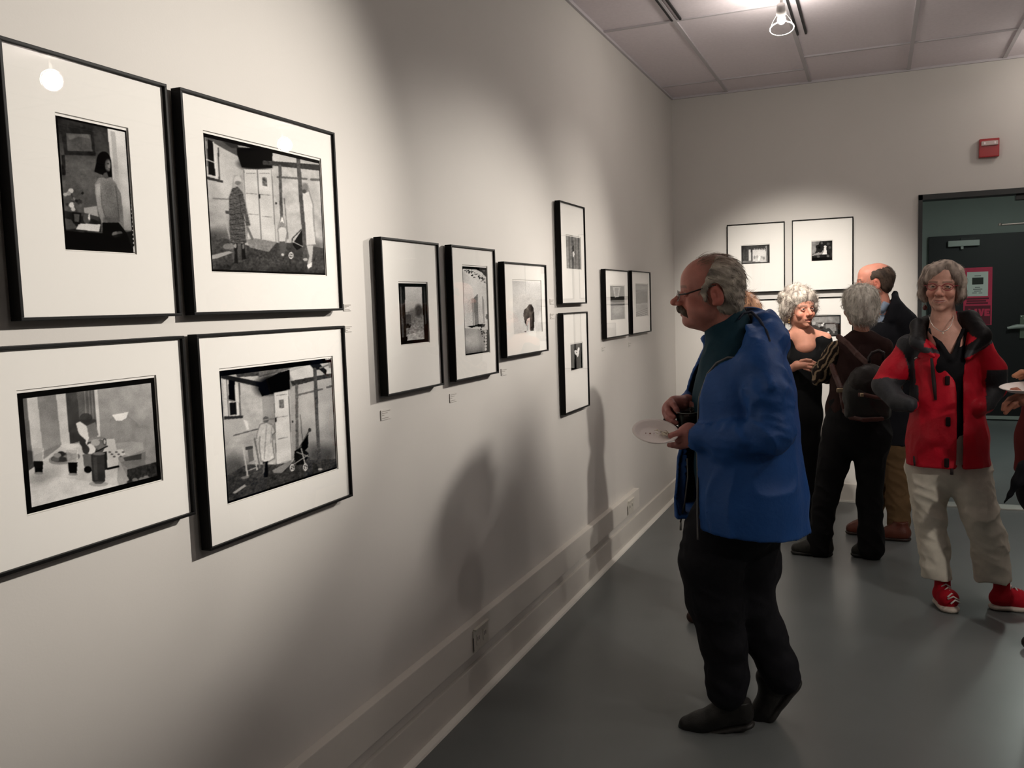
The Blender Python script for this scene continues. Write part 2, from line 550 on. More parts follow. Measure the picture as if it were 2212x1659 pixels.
# ------------------------------------------------------------------ painted prints (flat photographic prints)
class Canvas:
    """values of a flat print, painted in the coordinates of an enlarged view of the photograph"""

    def __init__(s, wall, rect, plane, zoom, cell):
        s.wall, s.rect, s.plane = wall, rect, plane
        a0, a1, z0, z1 = rect
        s.n = max(8, int((a1 - a0) / cell[0]))
        s.m = max(8, int((z1 - z0) / cell[1]))
        aa = np.linspace(a0, a1, s.n)
        zz = np.linspace(z0, z1, s.m)
        A, Z = np.meshgrid(aa, zz)
        s.P = np.stack([np.full_like(A, plane), A, Z], -1) if wall == 'left' else np.stack([A, np.full_like(A, plane), Z], -1)
        x, y = project(s.P)
        s.U = (x - zoom[0]) * zoom[2]
        s.V = (y - zoom[1]) * zoom[2]
        s.S = (A - a0) / (a1 - a0)
        s.T = (Z - z0) / (z1 - z0)
        s.v = np.zeros_like(A)
        s.tint = None

    def fill(s, v):
        s.v[:] = v

    def inside(s, pts):
        r = np.zeros(s.U.shape, bool)
        n = len(pts)
        for i in range(n):
            x1, y1 = pts[i]
            x2, y2 = pts[(i + 1) % n]
            if y1 == y2:
                continue
            c = (s.V < y1) != (s.V < y2)
            r ^= c & (s.U < (x2 - x1) * (s.V - y1) / (y2 - y1) + x1)
        return r

    def poly(s, pts, v, a=1.0, v2=None, horiz=False):
        k = s.inside(pts)
        if v2 is not None:
            i = 0 if horiz else 1
            lo, hi = min(p[i] for p in pts), max(p[i] for p in pts)
            t = ((s.U if horiz else s.V) - lo) / (hi - lo)
            v = (v + (v2 - v) * np.clip(t, 0, 1))[k]
        s.v[k] = s.v[k] * (1 - a) + v * a

    def ell(s, cx, cy, rx, ry, v, a=1.0, rot=0.0, soft=0.0):
        c, n = math.cos(rot), math.sin(rot)
        x, y = s.U - cx, s.V - cy
        d = np.sqrt(((x * c + y * n) / rx) ** 2 + ((-x * n + y * c) / ry) ** 2)
        w = np.clip((1 + soft - d) / (2 * soft), 0, 1) if soft else (d < 1).astype(float)
        s.v = s.v * (1 - a * w) + v * a * w

    def line(s, pts, w, v, a=1.0):
        for (x1, y1), (x2, y2) in zip(pts[:-1], pts[1:]):
            dx, dy = x2 - x1, y2 - y1
            t = np.clip(((s.U - x1) * dx + (s.V - y1) * dy) / (dx * dx + dy * dy + 1e-9), 0, 1)
            k = np.hypot(s.U - x1 - t * dx, s.V - y1 - t * dy) < w / 2
            s.v[k] = s.v[k] * (1 - a) + v * a

    def noise(s, amp, size, mask=None, seed=0):
        g = np.random.default_rng(seed)
        n = g.standard_normal(s.v.shape)
        r = max(0, int(size))
        for _ in range(2):
            n = s._box(n, r)
        n = n / (n.std() + 1e-9) * amp * (0.45 if size >= 1 else 0.8)
        s.v = np.where(mask, s.v + n, s.v) if mask is not None else s.v + n

    @staticmethod
    def _box(a, r):
        if r < 1:
            return a
        for ax in (0, 1):
            p = np.pad(a, [(r + 1, r) if i == ax else (0, 0) for i in (0, 1)], mode='edge')
            c = np.cumsum(p, ax)
            a = (c[2 * r + 1:] - c[:-2 * r - 1]) / (2 * r + 1) if ax == 0 else (c[:, 2 * r + 1:] - c[:, :-2 * r - 1]) / (2 * r + 1)
        return a

    def blur(s, r):
        s.v = 0.25 * s.v + 0.75 * s._box(s.v, r)

    def border(s, w, v=0.05, top=None):
        a0, a1, z0, z1 = s.rect
        ww, wh = w / (a1 - a0), w / (z1 - z0)
        wt = wh if top is None else top / (z1 - z0)
        s.v[(s.S < ww) | (s.S > 1 - ww) | (s.T < wh) | (s.T > 1 - wt)] = v

    def build(s, name, m, parent):
        nv = s.n * s.m
        idx = np.arange(nv).reshape(s.m, s.n)
        f = np.stack([idx[:-1, :-1], idx[:-1, 1:], idx[1:, 1:], idx[1:, :-1]], -1).reshape(-1, 4)
        gr = np.random.default_rng(s.n).standard_normal(s.v.shape)
        lo_f = s._box(s._box(np.random.default_rng(s.m).standard_normal(s.v.shape), 9), 9)
        s.v = s.v + (gr * 0.022 + lo_f / (lo_f.std() + 1e-9) * 0.022) * np.clip(s.v * 4, 0, 1)
        v = np.clip(s.v, 0.0, 0.97).ravel() ** 1.10
        lin = np.where(v <= 0.04045, v / 12.92, ((v + 0.055) / 1.055) ** 2.4)
        lin = np.maximum(lin - 0.004, 0.0005)
        col = np.stack([lin * 1.0, lin * 0.985, lin * 0.96], -1)
        if s.tint is not None:
            col = col * s.tint.reshape(-1, 3)
        return new_mesh(name, s.P.reshape(-1, 3), f, m, parent, colors=col, origin=parent.location)


FONT = {'I': '111 010 010 010 111', 'L': '100 100 100 100 111', 'F': '111 100 110 100 100', 'O': '111 101 101 101 111',
        'R': '110 101 110 101 101', 'D': '110 101 101 101 110', 'E': '111 100 110 100 111', 'T': '111 010 010 010 010',
        'A': '010 101 111 101 101', '4': '101 101 111 001 001', '0': '111 101 101 101 111', 'P': '110 101 110 100 100', ' ': '000 000 000 000 000'}


def edge_text(cv, txt, p0, p1, h, v):
    """upside-down film-edge lettering between two points; reads from p1 to p0"""
    n = len(txt)
    ux, uy = (p0[0] - p1[0]) / n, (p0[1] - p1[1]) / n
    for i, ch in enumerate(txt):
        for r, row in enumerate(FONT[ch].split()):
            for c, b in enumerate(row):
                if b == '1':
                    x = p1[0] + ux * (i + 0.15 + c * 0.25)
                    y = p1[1] + uy * (i + 0.15 + c * 0.25) - r * h / 5
                    k = (np.abs(cv.U - x - ux * 0.12) < max(abs(ux) * 0.14, 1.5)) & (np.abs(cv.V - y + h / 10) < max(h / 9, 1.3))
                    cv.v[k] = v


ZA = (0, 60, 2.5136)
ZB = (360, 170, 3.130)
ZC_ = (0, 700, 2.9105)
ZD = (400, 690, 3.190)
ZE = (790, 480, 3.7705)
ZF = (1170, 420, 3.318)
ZG = (1540, 440, 5.184)


def art_window_woman(c):
    c.fill(0.31)
    c.poly([(300, 470), (700, 550), (700, 720), (300, 700)], 0.17, 1, 0.30)
    c.ell(440, 800, 110, 110, 0.42, 0.7, 0, 0.8)
    c.poly([(325, 520), (505, 545), (520, 695), (350, 690)], 0.17)
    c.poly([(360, 572), (490, 578), (503, 672), (366, 668)], 0.36)
    c.poly([(370, 580), (480, 578), (490, 605), (430, 590), (375, 610)], 0.44)
    c.poly([(332, 690), (352, 692), (358, 800), (338, 800)], 0.15)
    c.noise(0.035, 2, seed=1)
    c.poly([(582, 540), (690, 557), (705, 900), (722, 1100), (640, 1095), (625, 950), (600, 720)], 0.90, 1, 0.50)
    c.poly([(600, 560), (625, 565), (655, 900), (650, 1000), (630, 900)], 0.62, 0.6)
    c.ell(690, 860, 40, 180, 0.92, 0.5, 0, 0.6)
    c.poly([(345, 990), (545, 1040), (550, 1110), (352, 1105)], 0.14)
    c.poly([(430, 1062), (546, 1068), (538, 1108), (412, 1094)], 0.80)
    c.poly([(455, 978), (525, 968), (535, 1030), (460, 1012)], 0.62)
    c.poly([(440, 1000), (540, 1028), (540, 1050), (440, 1020)], 0.25)
    c.poly([(350, 1036), (385, 1040), (420, 1088), (360, 1098)], 0.30)
    c.poly([(392, 1000), (442, 1004), (436, 1068), (398, 1062)], 0.10)
    c.poly([(402, 1010), (432, 1013), (428, 1055), (405, 1052)], 0.34)
    c.ell(472, 1035, 21, 28, 0.30)
    c.ell(484, 1028, 5, 18, 0.85)
    c.ell(515, 1055, 14, 8, 0.12)
    for (x, y, r, v) in ((385, 885, 15, .78), (372, 900, 13, .62), (354, 905, 11, .70), (400, 930, 10, .5), (390, 962, 16, .80), (398, 985, 12, .72), (430, 945, 16, .22), (448, 898, 7, .12), (415, 940, 9, .15), (365, 960, 9, .2), (438, 962, 8, .4)):
        c.ell(x, y, r, r * 0.9, v)
    c.line([(415, 1000), (400, 950), (388, 900)], 3, 0.15)
    c.poly([(535, 815), (600, 812), (634, 850), (650, 960), (645, 1062), (556, 1062), (545, 960), (515, 900), (515, 848)], 0.52, 1, 0.40)
    c.ell(600, 880, 25, 45, 0.40, 0.6, 0, 0.5)
    c.poly([(517, 850), (545, 845), (560, 1000), (600, 1080), (634, 1135), (608, 1140), (560, 1090), (528, 980)], 0.60, 1, 0.50)
    c.poly([(628, 850), (656, 900), (668, 1000), (674, 1105), (652, 1112), (640, 1000)], 0.46)
    c.noise(0.05, 0, c.inside([(515, 812), (640, 812), (680, 1140), (540, 1140)]), seed=2)
    c.ell(577, 780, 24, 40, 0.30)
    c.ell(563, 730, 40, 58, 0.05)
    c.poly([(525, 720), (602, 720), (610, 810), (590, 812), (575, 770), (560, 800), (512, 782)], 0.06)
    c.ell(585, 745, 15, 32, 0.36, 1, 0, .2)
    c.ell(592, 748, 8, 26, 0.55, .9, 0, .4)
    c.ell(588, 738, 5, 3, 0.15)
    c.ell(594, 766, 5, 3, 0.2)
    c.line([(545, 860), (552, 960), (575, 1040)], 5, 0.30, .7)
    c.line([(628, 860), (640, 960), (648, 1050)], 5, 0.28, .7)
    c.ell(535, 880, 12, 40, 0.74, .6, .1, .5)
    c.poly([(560, 1030), (645, 1030), (645, 1060), (560, 1062)], 0.34, .6)
    c.poly([(556, 1058), (645, 1058), (685, 1110), (725, 1220), (560, 1215)], 0.05)
    c.ell(628, 1122, 20, 16, 0.42)
    c.ell(650, 1118, 16, 14, 0.32)
    c.poly([(350, 1102), (556, 1116), (575, 1225), (350, 1210)], 0.045)
    c.poly([(560, 1140), (730, 1100), (735, 1225), (560, 1225)], 0.07, 0.85)
    c.blur(1)
    c.border(0.004, 0.05)
    for y in range(640, 1220, 23):
        c.ell(700 + (y - 640) * 0.05, y, 5, 5, 0.75, 0.8)
    c.ell(730, 1200, 5, 18, 0.85)


def yard_common(c, dy, open_door):
    """the plastered yard with a door, posts and window; two prints show it"""


def art_yard_visit(c):
    c.fill(0.74)
    c.poly([(250, 370), (520, 560), (525, 1040), (300, 1080)], 0.74, 1, 0.62)
    c.noise(0.04, 3, seed=3)
    c.ell(400, 700, 90, 200, 0.82, 0.6, 0, 0.6)
    c.poly([(250, 365), (500, 430), (520, 545), (380, 470), (260, 400)], 0.34)
    c.ell(330, 1080, 120, 60, 0.28, 0.8, 0, 0.5)
    # ground
    c.poly([(290, 1040), (420, 1090), (560, 1130), (700, 1110), (860, 1110), (1080, 1150), (1080, 1340), (290, 1320)], 0.30, 1, 0.22)
    c.noise(0.07, 1, c.inside([(290, 1040), (560, 1130), (1080, 1150), (1080, 1340), (290, 1320)]), seed=4)
    c.poly([(300, 1195), (420, 1165), (450, 1175), (340, 1215), (305, 1220)], 0.62)
    c.ell(420, 1135, 40, 20, 0.5)
    # window
    c.poly([(258, 400), (352, 455), (360, 685), (275, 670)], 0.80)
    c.poly([(262, 400), (310, 425), (335, 660), (278, 645)], 0.09)
    c.line([(316, 430), (335, 670)], 9, 0.85)
    c.line([(268, 545), (356, 580)], 6, 0.8)
    c.line([(270, 400), (280, 650)], 5, 0.75)
    c.line([(348, 470), (356, 680)], 8, 0.25)
    c.poly([(272, 660), (382, 690), (382, 705), (272, 680)], 0.22)
    c.line([(315, 810), (420, 815)], 9, 0.5)
    # dark canopy
    c.poly([(470, 440), (715, 495), (715, 605), (508, 600), (480, 520)], 0.05)
    c.poly([(340, 400), (560, 455), (560, 470), (440, 470)], 0.22)
    c.poly([(480, 450), (570, 462), (572, 468), (485, 462)], 0.66)
    c.poly([(715, 495), (880, 530), (880, 575), (715, 560)], 0.78)
    c.poly([(905, 545), (1035, 560), (1035, 585), (970, 590)], 0.70)
    c.ell(600, 575, 110, 45, 0.04, 0.9, 0, 0.3)
    # beams and posts
    c.poly([(650, 552), (1035, 582), (1035, 622), (720, 588), (650, 582)], 0.24)
    c.noise(0.06, 1, c.inside([(650, 552), (1035, 582), (1035, 622), (650, 582)]), seed=5)
    c.line([(750, 665), (945, 678)], 14, 0.42)
    c.line([(978, 682), (1035, 684)], 16, 0.42)
    # door
    c.poly([(522, 612), (715, 615), (735, 1100), (545, 1070)], 0.80)
    c.line([(612, 612), (640, 1085)], 5, 0.45)
    c.line([(522, 620), (545, 1075)], 4, 0.45)
    c.line([(708, 615), (738, 1100)], 5, 0.5)
    for (x0, y0, x1, y1) in ((540, 775, 608, 780), (635, 782, 700, 788), (552, 915, 618, 920), (645, 930, 710, 936), (540, 640, 600, 640), (630, 640, 695, 640)):
        c.line([(x0, y0), (x1, y1)], 4, 0.52)
    c.poly([(645, 665), (678, 668), (680, 728), (650, 725)], 0.40)
    c.noise(0.12, 1, c.inside([(645, 665), (678, 668), (680, 728), (650, 725)]), seed=6)
    c.ell(628, 795, 5, 16, 0.15)
    c.ell(740, 842, 6, 8, 0.2)
    c.poly([(540, 1090), (600, 1080), (745, 1105), (690, 1172), (560, 1140)], 0.55)
    c.noise(0.06, 1, c.inside([(540, 1090), (600, 1080), (745, 1105), (690, 1172), (560, 1140)]), seed=7)
    c.line([(766, 590), (772, 800), (778, 960), (780, 1080)], 20, 0.36)
    c.noise(0.07, 1, c.inside([(752, 590), (780, 590), (792, 1080), (765, 1080)]), seed=8)
    c.line([(795, 810), (820, 1080)], 8, 0.52)
    c.ell(970, 1140, 120, 50, 0.30, 0.7, 0, 0.5)
    # pram behind the post
    c.poly([(850, 1120), (915, 1020), (930, 1030), (930, 1130), (880, 1160)], 0.10)
    c.line([(845, 1170), (850, 1080), (910, 1020)], 7, 0.25)
    c.line([(850, 1100), (930, 1140)], 5, 0.7)
    c.ell(841, 1195, 16, 23, 0.88)
    c.ell(841, 1195, 11, 17, 0.25)
    c.line([(841, 1172), (841, 1218)], 4, 0.88)
    c.line([(827, 1190), (855, 1200)], 4, 0.88)
    # white-coated figure at the right
    c.poly([(912, 700), (955, 705), (968, 765), (995, 850), (1000, 980), (1016, 1126), (992, 1135), (985, 1270), (955, 1292), (930, 1130), (915, 1000)], 0.50, 0.5)
    c.poly([(920, 775), (960, 765), (985, 850), (990, 980), (1008, 1120), (935, 1125), (925, 1000)], 0.86, 1, 0.80)
    c.ell(935, 738, 20, 30, 0.50)
    c.ell(930, 762, 14, 14, 0.32)
    c.poly([(945, 1125), (990, 1128), (985, 1200), (975, 1260), (960, 1285), (950, 1270), (965, 1200)], 0.72)
    c.poly([(950, 1260), (985, 1240), (980, 1270), (958, 1285)], 0.85)
    c.line([(890, 535), (905, 780), (925, 1000), (938, 1230)], 26, 0.34)
    c.noise(0.06, 1, c.inside([(877, 535), (905, 535), (952, 1230), (925, 1230)]), seed=9)
    c.ell(938, 1222, 16, 10, 0.7)
    # child with a pointed hood
    c.poly([(748, 1015), (772, 925), (790, 930), (806, 1000), (818, 1045), (806, 1165), (790, 1206), (770, 1200), (756, 1105)], 0.42, 0.5)
    c.poly([(765, 1100), (800, 1100), (805, 1160), (790, 1200), (775, 1195)], 0.35)
    c.poly([(755, 1020), (775, 1000), (805, 1010), (812, 1040), (800, 1100), (762, 1100)], 0.80)
    c.ell(780, 985, 14, 18, 0.55)
    c.poly([(768, 975), (776, 935), (785, 938), (795, 980), (780, 965)], 0.88)
    c.ell(785, 1190, 10, 9, 0.75)
    # chair
    c.line([(385, 885), (412, 1020), (440, 1120)], 9, 0.7)
    c.poly([(395, 890), (430, 895), (430, 918), (400, 912)], 0.3)
    c.line([(548, 1010), (580, 1085)], 16, 0.45)
    c.line([(440, 1120), (430, 1060)], 8, 0.6)
    # woman in a checked coat
    c.poly([(440, 735), (452, 650), (508, 655), (516, 740), (522, 770), (543, 860), (572, 990), (548, 1010), (545, 1116), (536, 1228), (455, 1258), (424, 1112), (416, 800)], 0.50, .3)
    c.poly([(445, 740), (480, 730), (515, 770), (535, 860), (565, 990), (545, 1000), (520, 900), (540, 1110), (430, 1112), (425, 1000), (422, 800)], 0.42)
    for q in range(735, 1112, 11):
        k = c.inside([(445, 740), (480, 730), (515, 770), (535, 860), (565, 990), (545, 1000), (520, 900), (540, 1110), (430, 1112), (425, 1000), (422, 800)])
        c.v[k & (np.abs((c.V - q) - 0.1 * (c.U - 480)) < 2.2)] = 0.18
    c.noise(0.10, 0, c.inside([(445, 740), (515, 770), (565, 990), (540, 1110), (430, 1112), (422, 800)]), seed=10)
    c.line([(497, 780), (500, 900), (545, 995)], 4, 0.2)
    c.ell(480, 690, 25, 34, 0.78)
    c.ell(492, 712, 16, 20, 0.62)
    c.ell(480, 705, 20, 14, 0.45, 0.8)
    c.poly([(452, 1112), (480, 1112), (478, 1180), (482, 1250), (455, 1250), (460, 1180)], 0.13)
    c.ell(464, 1130, 9, 16, 0.6)
    c.poly([(502, 1112), (528, 1112), (530, 1180), (540, 1220), (508, 1225), (506, 1170)], 0.13)
    c.ell(518, 1135, 8, 18, 0.45)
    c.blur(1)
    c.border(0.005, 0.06, 0.009)


def art_table(c):
    c.fill(0.55)
    c.poly([(600, 390), (985, 340), (1010, 870), (620, 700)], 0.66, 1, 0.56)
    c.ell(860, 480, 150, 120, 0.70, 0.6, 0, 0.6)
    c.poly([(100, 430), (170, 445), (200, 820), (150, 860)], 0.40)
    c.poly([(165, 450), (232, 440), (275, 800), (205, 830)], 0.80)
    c.poly([(232, 440), (350, 425), (385, 750), (270, 800)], 0.52, 1, 0.62)
    c.poly([(350, 425), (410, 418), (440, 750), (385, 760)], 0.82)
    c.poly([(410, 418), (595, 395), (620, 700), (440, 755)], 0.30, 1, 0.24)
    c.poly([(480, 405), (600, 395), (608, 600), (500, 600)], 0.46, 0.7)
    for x in (530, 555, 575):
        c.line([(x, 400), (x + 12, 590)], 7, 0.62, 0.6)
    c.poly([(590, 395), (612, 393), (632, 705), (612, 710)], 0.84)
    c.ell(540, 590, 40, 30, 0.22, 0.8)
    c.poly([(150, 790), (210, 800), (215, 900), (165, 930)], 0.28)
    # armchair
    c.poly([(690, 600), (720, 575), (800, 570), (860, 620), (920, 690), (918, 900), (820, 925), (780, 860), (730, 850), (690, 720)], 0.56)
    c.ell(770, 660, 80, 80, 0.60, 0.9, 0, 0.3)
    c.ell(885, 690, 40, 45, 0.66, 0.9, 0, 0.3)
    c.poly([(700, 752), (830, 738), (900, 745), (905, 790), (810, 830), (720, 805)], 0.64)
    c.poly([(760, 870), (915, 800), (915, 890), (815, 920)], 0.46)
    c.poly([(775, 840), (890, 815), (888, 850), (785, 862)], 0.26)
    c.poly([(704, 572), (808, 552), (795, 590), (765, 608), (730, 608)], 0.93)
    c.poly([(800, 915), (1010, 860), (1010, 985), (800, 1020)], 0.20)
    c.noise(0.06, 1, c.inside([(800, 915), (1010, 860), (1010, 985), (800, 1020)]), seed=11)
    for (x, y) in ((850, 980), (890, 975), (920, 965), (940, 975)):
        c.ell(x, y, 18, 12, 0.48)
    # table cloth
    c.poly([(165, 935), (380, 770), (620, 725), (720, 720), (745, 850), (810, 980), (760, 1020), (400, 1110), (180, 1170)], 0.80)
    c.poly([(170, 1010), (360, 960), (760, 1020), (400, 1110), (185, 1170)], 0.86)
    c.ell(280, 960, 90, 40, 0.66, 0.8, -0.3, 0.5)
    c.poly([(745, 850), (812, 980), (750, 1022), (735, 980)], 0.66)
    c.noise(0.02, 3, seed=12)
    # plates, cake, bowl
    c.ell(405, 845, 100, 36, 0.58, 1, -0.15)
    c.ell(405, 838, 85, 28, 0.30, 1, -0.15)
    for (x, y, v) in ((350, 850, .42), (385, 815, .2), (420, 840, .55), (460, 800, .85), (395, 850, .25), (360, 825, .6), (480, 830, .5), (440, 790, .85)):
        c.ell(x, y, 24, 15, v)
    c.ell(440, 765, 60, 14, 0.85)
    c.poly([(670, 800), (770, 785), (790, 820), (700, 850), (670, 835)], 0.80)
    for i in range(7):
        c.ell(690 + i * 14, 805 + (i % 3) * 14, 9, 5, 0.35)
    c.ell(585, 780, 70, 45, 0.28)
    c.ell(570, 785, 32, 33, 0.86)
    c.ell(630, 758, 40, 32, 0.45)
    c.ell(540, 790, 22, 28, 0.24)
    c.ell(600, 745, 28, 22, 0.68)
    c.ell(658, 740, 12, 22, 0.3)
    c.ell(658, 740, 7, 14, 0.75)
    c.line([(600, 805), (675, 768)], 8, 0.1)
    # upright napkin
    c.poly([(478, 625), (500, 612), (545, 640), (560, 715), (545, 760), (515, 715), (492, 680)], 0.88)
    c.poly([(545, 640), (600, 615), (620, 700), (560, 720)], 0.50)
    c.poly([(495, 690), (540, 730), (530, 795), (500, 750)], 0.22)
    # glasses of dark drink
    for (x0, x1, yt, ym, yb) in ((200, 272, 780, 862, 938), (415, 487, 790, 870, 945)):
        c.poly([(x0, yt), (x1, yt), (x1 - 2, yb), (x0 + 18, yb)], 0.72, 0.75)
        c.line([(x1, yt), (x1 - 3, yb)], 4, 0.9)
        c.poly([(x0 + 12, ym), (x1, ym), (x1 - 4, yb - 4), (x0 + 20, yb - 4)], 0.06)
        c.ell((x0 + x1) / 2 + 8, yb, 30, 8, 0.55)
    c.poly([(520, 820), (575, 815), (580, 920), (545, 930), (525, 880)], 0.42)
    c.ell(552, 915, 24, 22, 0.07)
    c.poly([(630, 810), (672, 800), (675, 915), (640, 925)], 0.14)
    c.line([(675, 910), (745, 895)], 12, 0.08)
    c.poly([(572, 820), (655, 810), (662, 985), (640, 1005), (600, 1005), (580, 985)], 0.22)
    c.poly([(585, 840), (610, 835), (615, 980), (595, 985)], 0.32, 0.7)
    c.ell(620, 815, 40, 10, 0.45)
    c.ell(620, 1005, 60, 16, 0.5, 0.5)
    c.blur(1)
    c.border(0.011, 0.055)


def art_yard_pram(c):
    c.fill(0.72)
    c.poly([(245, 350), (530, 480), (540, 830), (290, 1060)], 0.74, 1, 0.66)
    c.noise(0.04, 3, seed=13)
    c.poly([(720, 360), (870, 310), (890, 400), (725, 440)], 0.80)
    c.poly([(720, 450), (1015, 400), (1040, 980), (740, 960)], 0.66, 1, 0.60)
    c.ell(860, 600, 100, 120, 0.74, 0.7, 0, 0.6)
    c.ell(330, 1040, 110, 110, 0.28, 0.85, -0.5, 0.5)
    c.ell(940, 930, 120, 70, 0.28, 0.8, 0, 0.5)
    c.poly([(285, 1080), (420, 1000), (620, 1000), (830, 970), (1045, 960), (1045, 1040), (284, 1280)], 0.27, 1, 0.20)
    c.noise(0.07, 1, c.inside([(285, 1080), (420, 1000), (1045, 960), (1045, 1040), (284, 1280)]), seed=14)
    c.poly([(325, 1195), (410, 1135), (420, 1150), (345, 1200)], 0.62)
    c.poly([(380, 1090), (440, 1070), (440, 1090), (400, 1100)], 0.5)
    # window
    c.poly([(260, 415), (375, 440), (385, 665), (270, 670)], 0.82)
    c.poly([(298, 400), (340, 405), (345, 570), (300, 560)], 0.06)
    c.poly([(303, 575), (352, 570), (356, 655), (308, 660)], 0.10)
    c.line([(285, 410), (300, 665)], 5, 0.2)
    c.line([(265, 545), (380, 575)], 5, 0.7)
    c.line([(372, 440), (380, 660)], 10, 0.35)
    c.poly([(268, 668), (400, 662), (400, 680), (270, 690)], 0.2)
    c.poly([(268, 690), (400, 680), (420, 720), (440, 800), (270, 850)], 0.70)
    c.poly([(400, 690), (430, 700), (440, 760), (425, 760)], 0.85)
    # roof timbers
    c.poly([(245, 375), (560, 440), (600, 510), (530, 470), (400, 440), (245, 405)], 0.15)
    c.poly([(345, 372), (565, 345), (570, 385), (360, 398)], 0.26)
    c.poly([(510, 345), (850, 290), (560, 400), (505, 405)], 0.42)
    c.noise(0.06, 1, c.inside([(345, 372), (850, 290), (560, 400), (360, 398)]), seed=15)
    c.poly([(505, 400), (640, 365), (640, 375), (515, 410)], 0.75)
    c.poly([(530, 430), (640, 370), (720, 345), (722, 480), (610, 510), (530, 530), (505, 480)], 0.045)
    c.ell(600, 450, 120, 70, 0.05, 0.9, -0.2, 0.3)
    c.poly([(725, 425), (880, 395), (1012, 370), (1012, 400), (880, 425), (740, 460)], 0.22)
    c.noise(0.07, 1, c.inside([(725, 425), (1012, 370), (1012, 400), (740, 460)]), seed=16)
    c.poly([(850, 300), (905, 285), (975, 350), (970, 385), (925, 345), (890, 350)], 0.12)
    c.line([(930, 335), (995, 310)], 10, 0.45)
    c.poly([(985, 300), (1012, 298), (1012, 335), (990, 335)], 0.5)
    c.line([(780, 520), (945, 480)], 12, 0.40)
    c.line([(978, 468), (1012, 460)], 14, 0.38)
    # door leaves
    c.poly([(530, 540), (612, 525), (620, 830), (540, 830)], 0.60)
    c.line([(540, 690), (612, 685)], 4, 0.35)
    c.poly([(612, 505), (712, 488), (735, 965), (628, 998)], 0.82)
    c.line([(612, 505), (628, 998)], 5, 0.45)
    c.line([(712, 490), (735, 965)], 5, 0.42)
    for (x0, y0, x1, y1) in ((632, 675, 705, 665), (640, 825, 708, 810), (628, 525, 700, 515)):
        c.line([(x0, y0), (x1, y1)], 4, 0.5)
    c.poly([(645, 555), (678, 550), (682, 610), (650, 612)], 0.42)
    c.noise(0.12, 1, c.inside([(645, 555), (678, 550), (682, 610), (650, 612)]), seed=17)
    c.ell(625, 692, 5, 18, 0.12)
    c.ell(740, 705, 6, 8, 0.15)
    c.poly([(600, 1040), (730, 970), (735, 990), (665, 1058), (610, 1058)], 0.55)
    c.line([(768, 455), (770, 700), (772, 900)], 20, 0.40)
    c.noise(0.07, 1, c.inside([(757, 455), (780, 455), (783, 900), (760, 900)]), seed=18)
    c.line([(793, 655), (808, 830)], 6, 0.40)
    c.line([(893, 345), (905, 600), (920, 900), (930, 1045)], 24, 0.32)
    c.noise(0.06, 1, c.inside([(881, 345), (905, 345), (943, 1045), (916, 1045)]), seed=19)
    c.ell(930, 1032, 16, 8, 0.75)
    c.line([(335, 800), (500, 755)], 8, 0.35)
    # folded chair frame
    c.line([(395, 855), (430, 1075)], 12, 0.72)
    c.line([(468, 825), (495, 1035)], 10, 0.70)
    c.line([(395, 855), (470, 830)], 10, 0.66)
    c.poly([(415, 880), (465, 870), (468, 890), (418, 900)], 0.25)
    c.poly([(430, 900), (465, 890), (475, 970), (440, 985)], 0.42)
    c.line([(435, 995), (485, 975)], 8, 0.6)
    c.line([(440, 1040), (490, 1020)], 8, 0.6)
    c.line([(478, 820), (515, 1020)], 12, 0.45)
    # woman from behind
    c.poly([(514, 720), (560, 705), (606, 726), (626, 778), (606, 798), (604, 850), (620, 960), (560, 993), (518, 976), (508, 850), (512, 806), (487, 828), (494, 778)], 0.36, 0.55)
    c.poly([(520, 725), (560, 712), (600, 730), (618, 775), (600, 790), (598, 850), (612, 955), (560, 985), (525, 970), (515, 850), (520, 800), (495, 820), (500, 780)], 0.70, 1, 0.86)
    c.line([(560, 730), (552, 850), (545, 960)], 8, 0.55, 0.7)
    c.line([(598, 740), (590, 850)], 6, 0.5, 0.7)
    c.noise(0.05, 1, c.inside([(520, 725), (600, 730), (612, 955), (525, 970)]), seed=20)
    c.ell(556, 690, 20, 22, 0.36)
    c.line([(540, 695), (574, 688)], 6, 0.6)
    c.poly([(535, 985), (570, 975), (572, 1085), (545, 1090)], 0.08)
    c.poly([(540, 990), (552, 985), (545, 1060), (535, 1050)], 0.4)
    # pram
    c.line([(858, 760), (790, 880), (740, 1000)], 9, 0.35)
    c.ell(858, 762, 10, 14, 0.22)
    c.poly([(800, 860), (848, 790), (848, 880), (800, 930)], 0.07)
    c.poly([(755, 905), (800, 880), (850, 920), (850, 950), (810, 1000), (765, 1005), (750, 950)], 0.10)
    c.line([(800, 890), (830, 1010)], 7, 0.72)
    c.line([(845, 935), (745, 1000)], 6, 0.6)
    c.line([(770, 915), (850, 945)], 6, 0.6)
    for (x, y) in ((738, 1022), (828, 1018)):
        c.ell(x, y, 16, 25, 0.9)
        c.ell(x, y, 11, 18, 0.22)
        c.line([(x, y - 20), (x, y + 20)], 4, 0.9)
        c.line([(x - 12, y - 6), (x + 12, y + 6)], 4, 0.9)
    c.ell(852, 970, 10, 22, 0.3)
    c.blur(1)
    c.border(0.005, 0.06, 0.013)
    edge_text(c, 'ILFORD DELTA 400 PRO', (345, 338), (542, 320), 13, 0.85)
    edge_text(c, '400', (965, 279), (1005, 274), 9, 0.8)


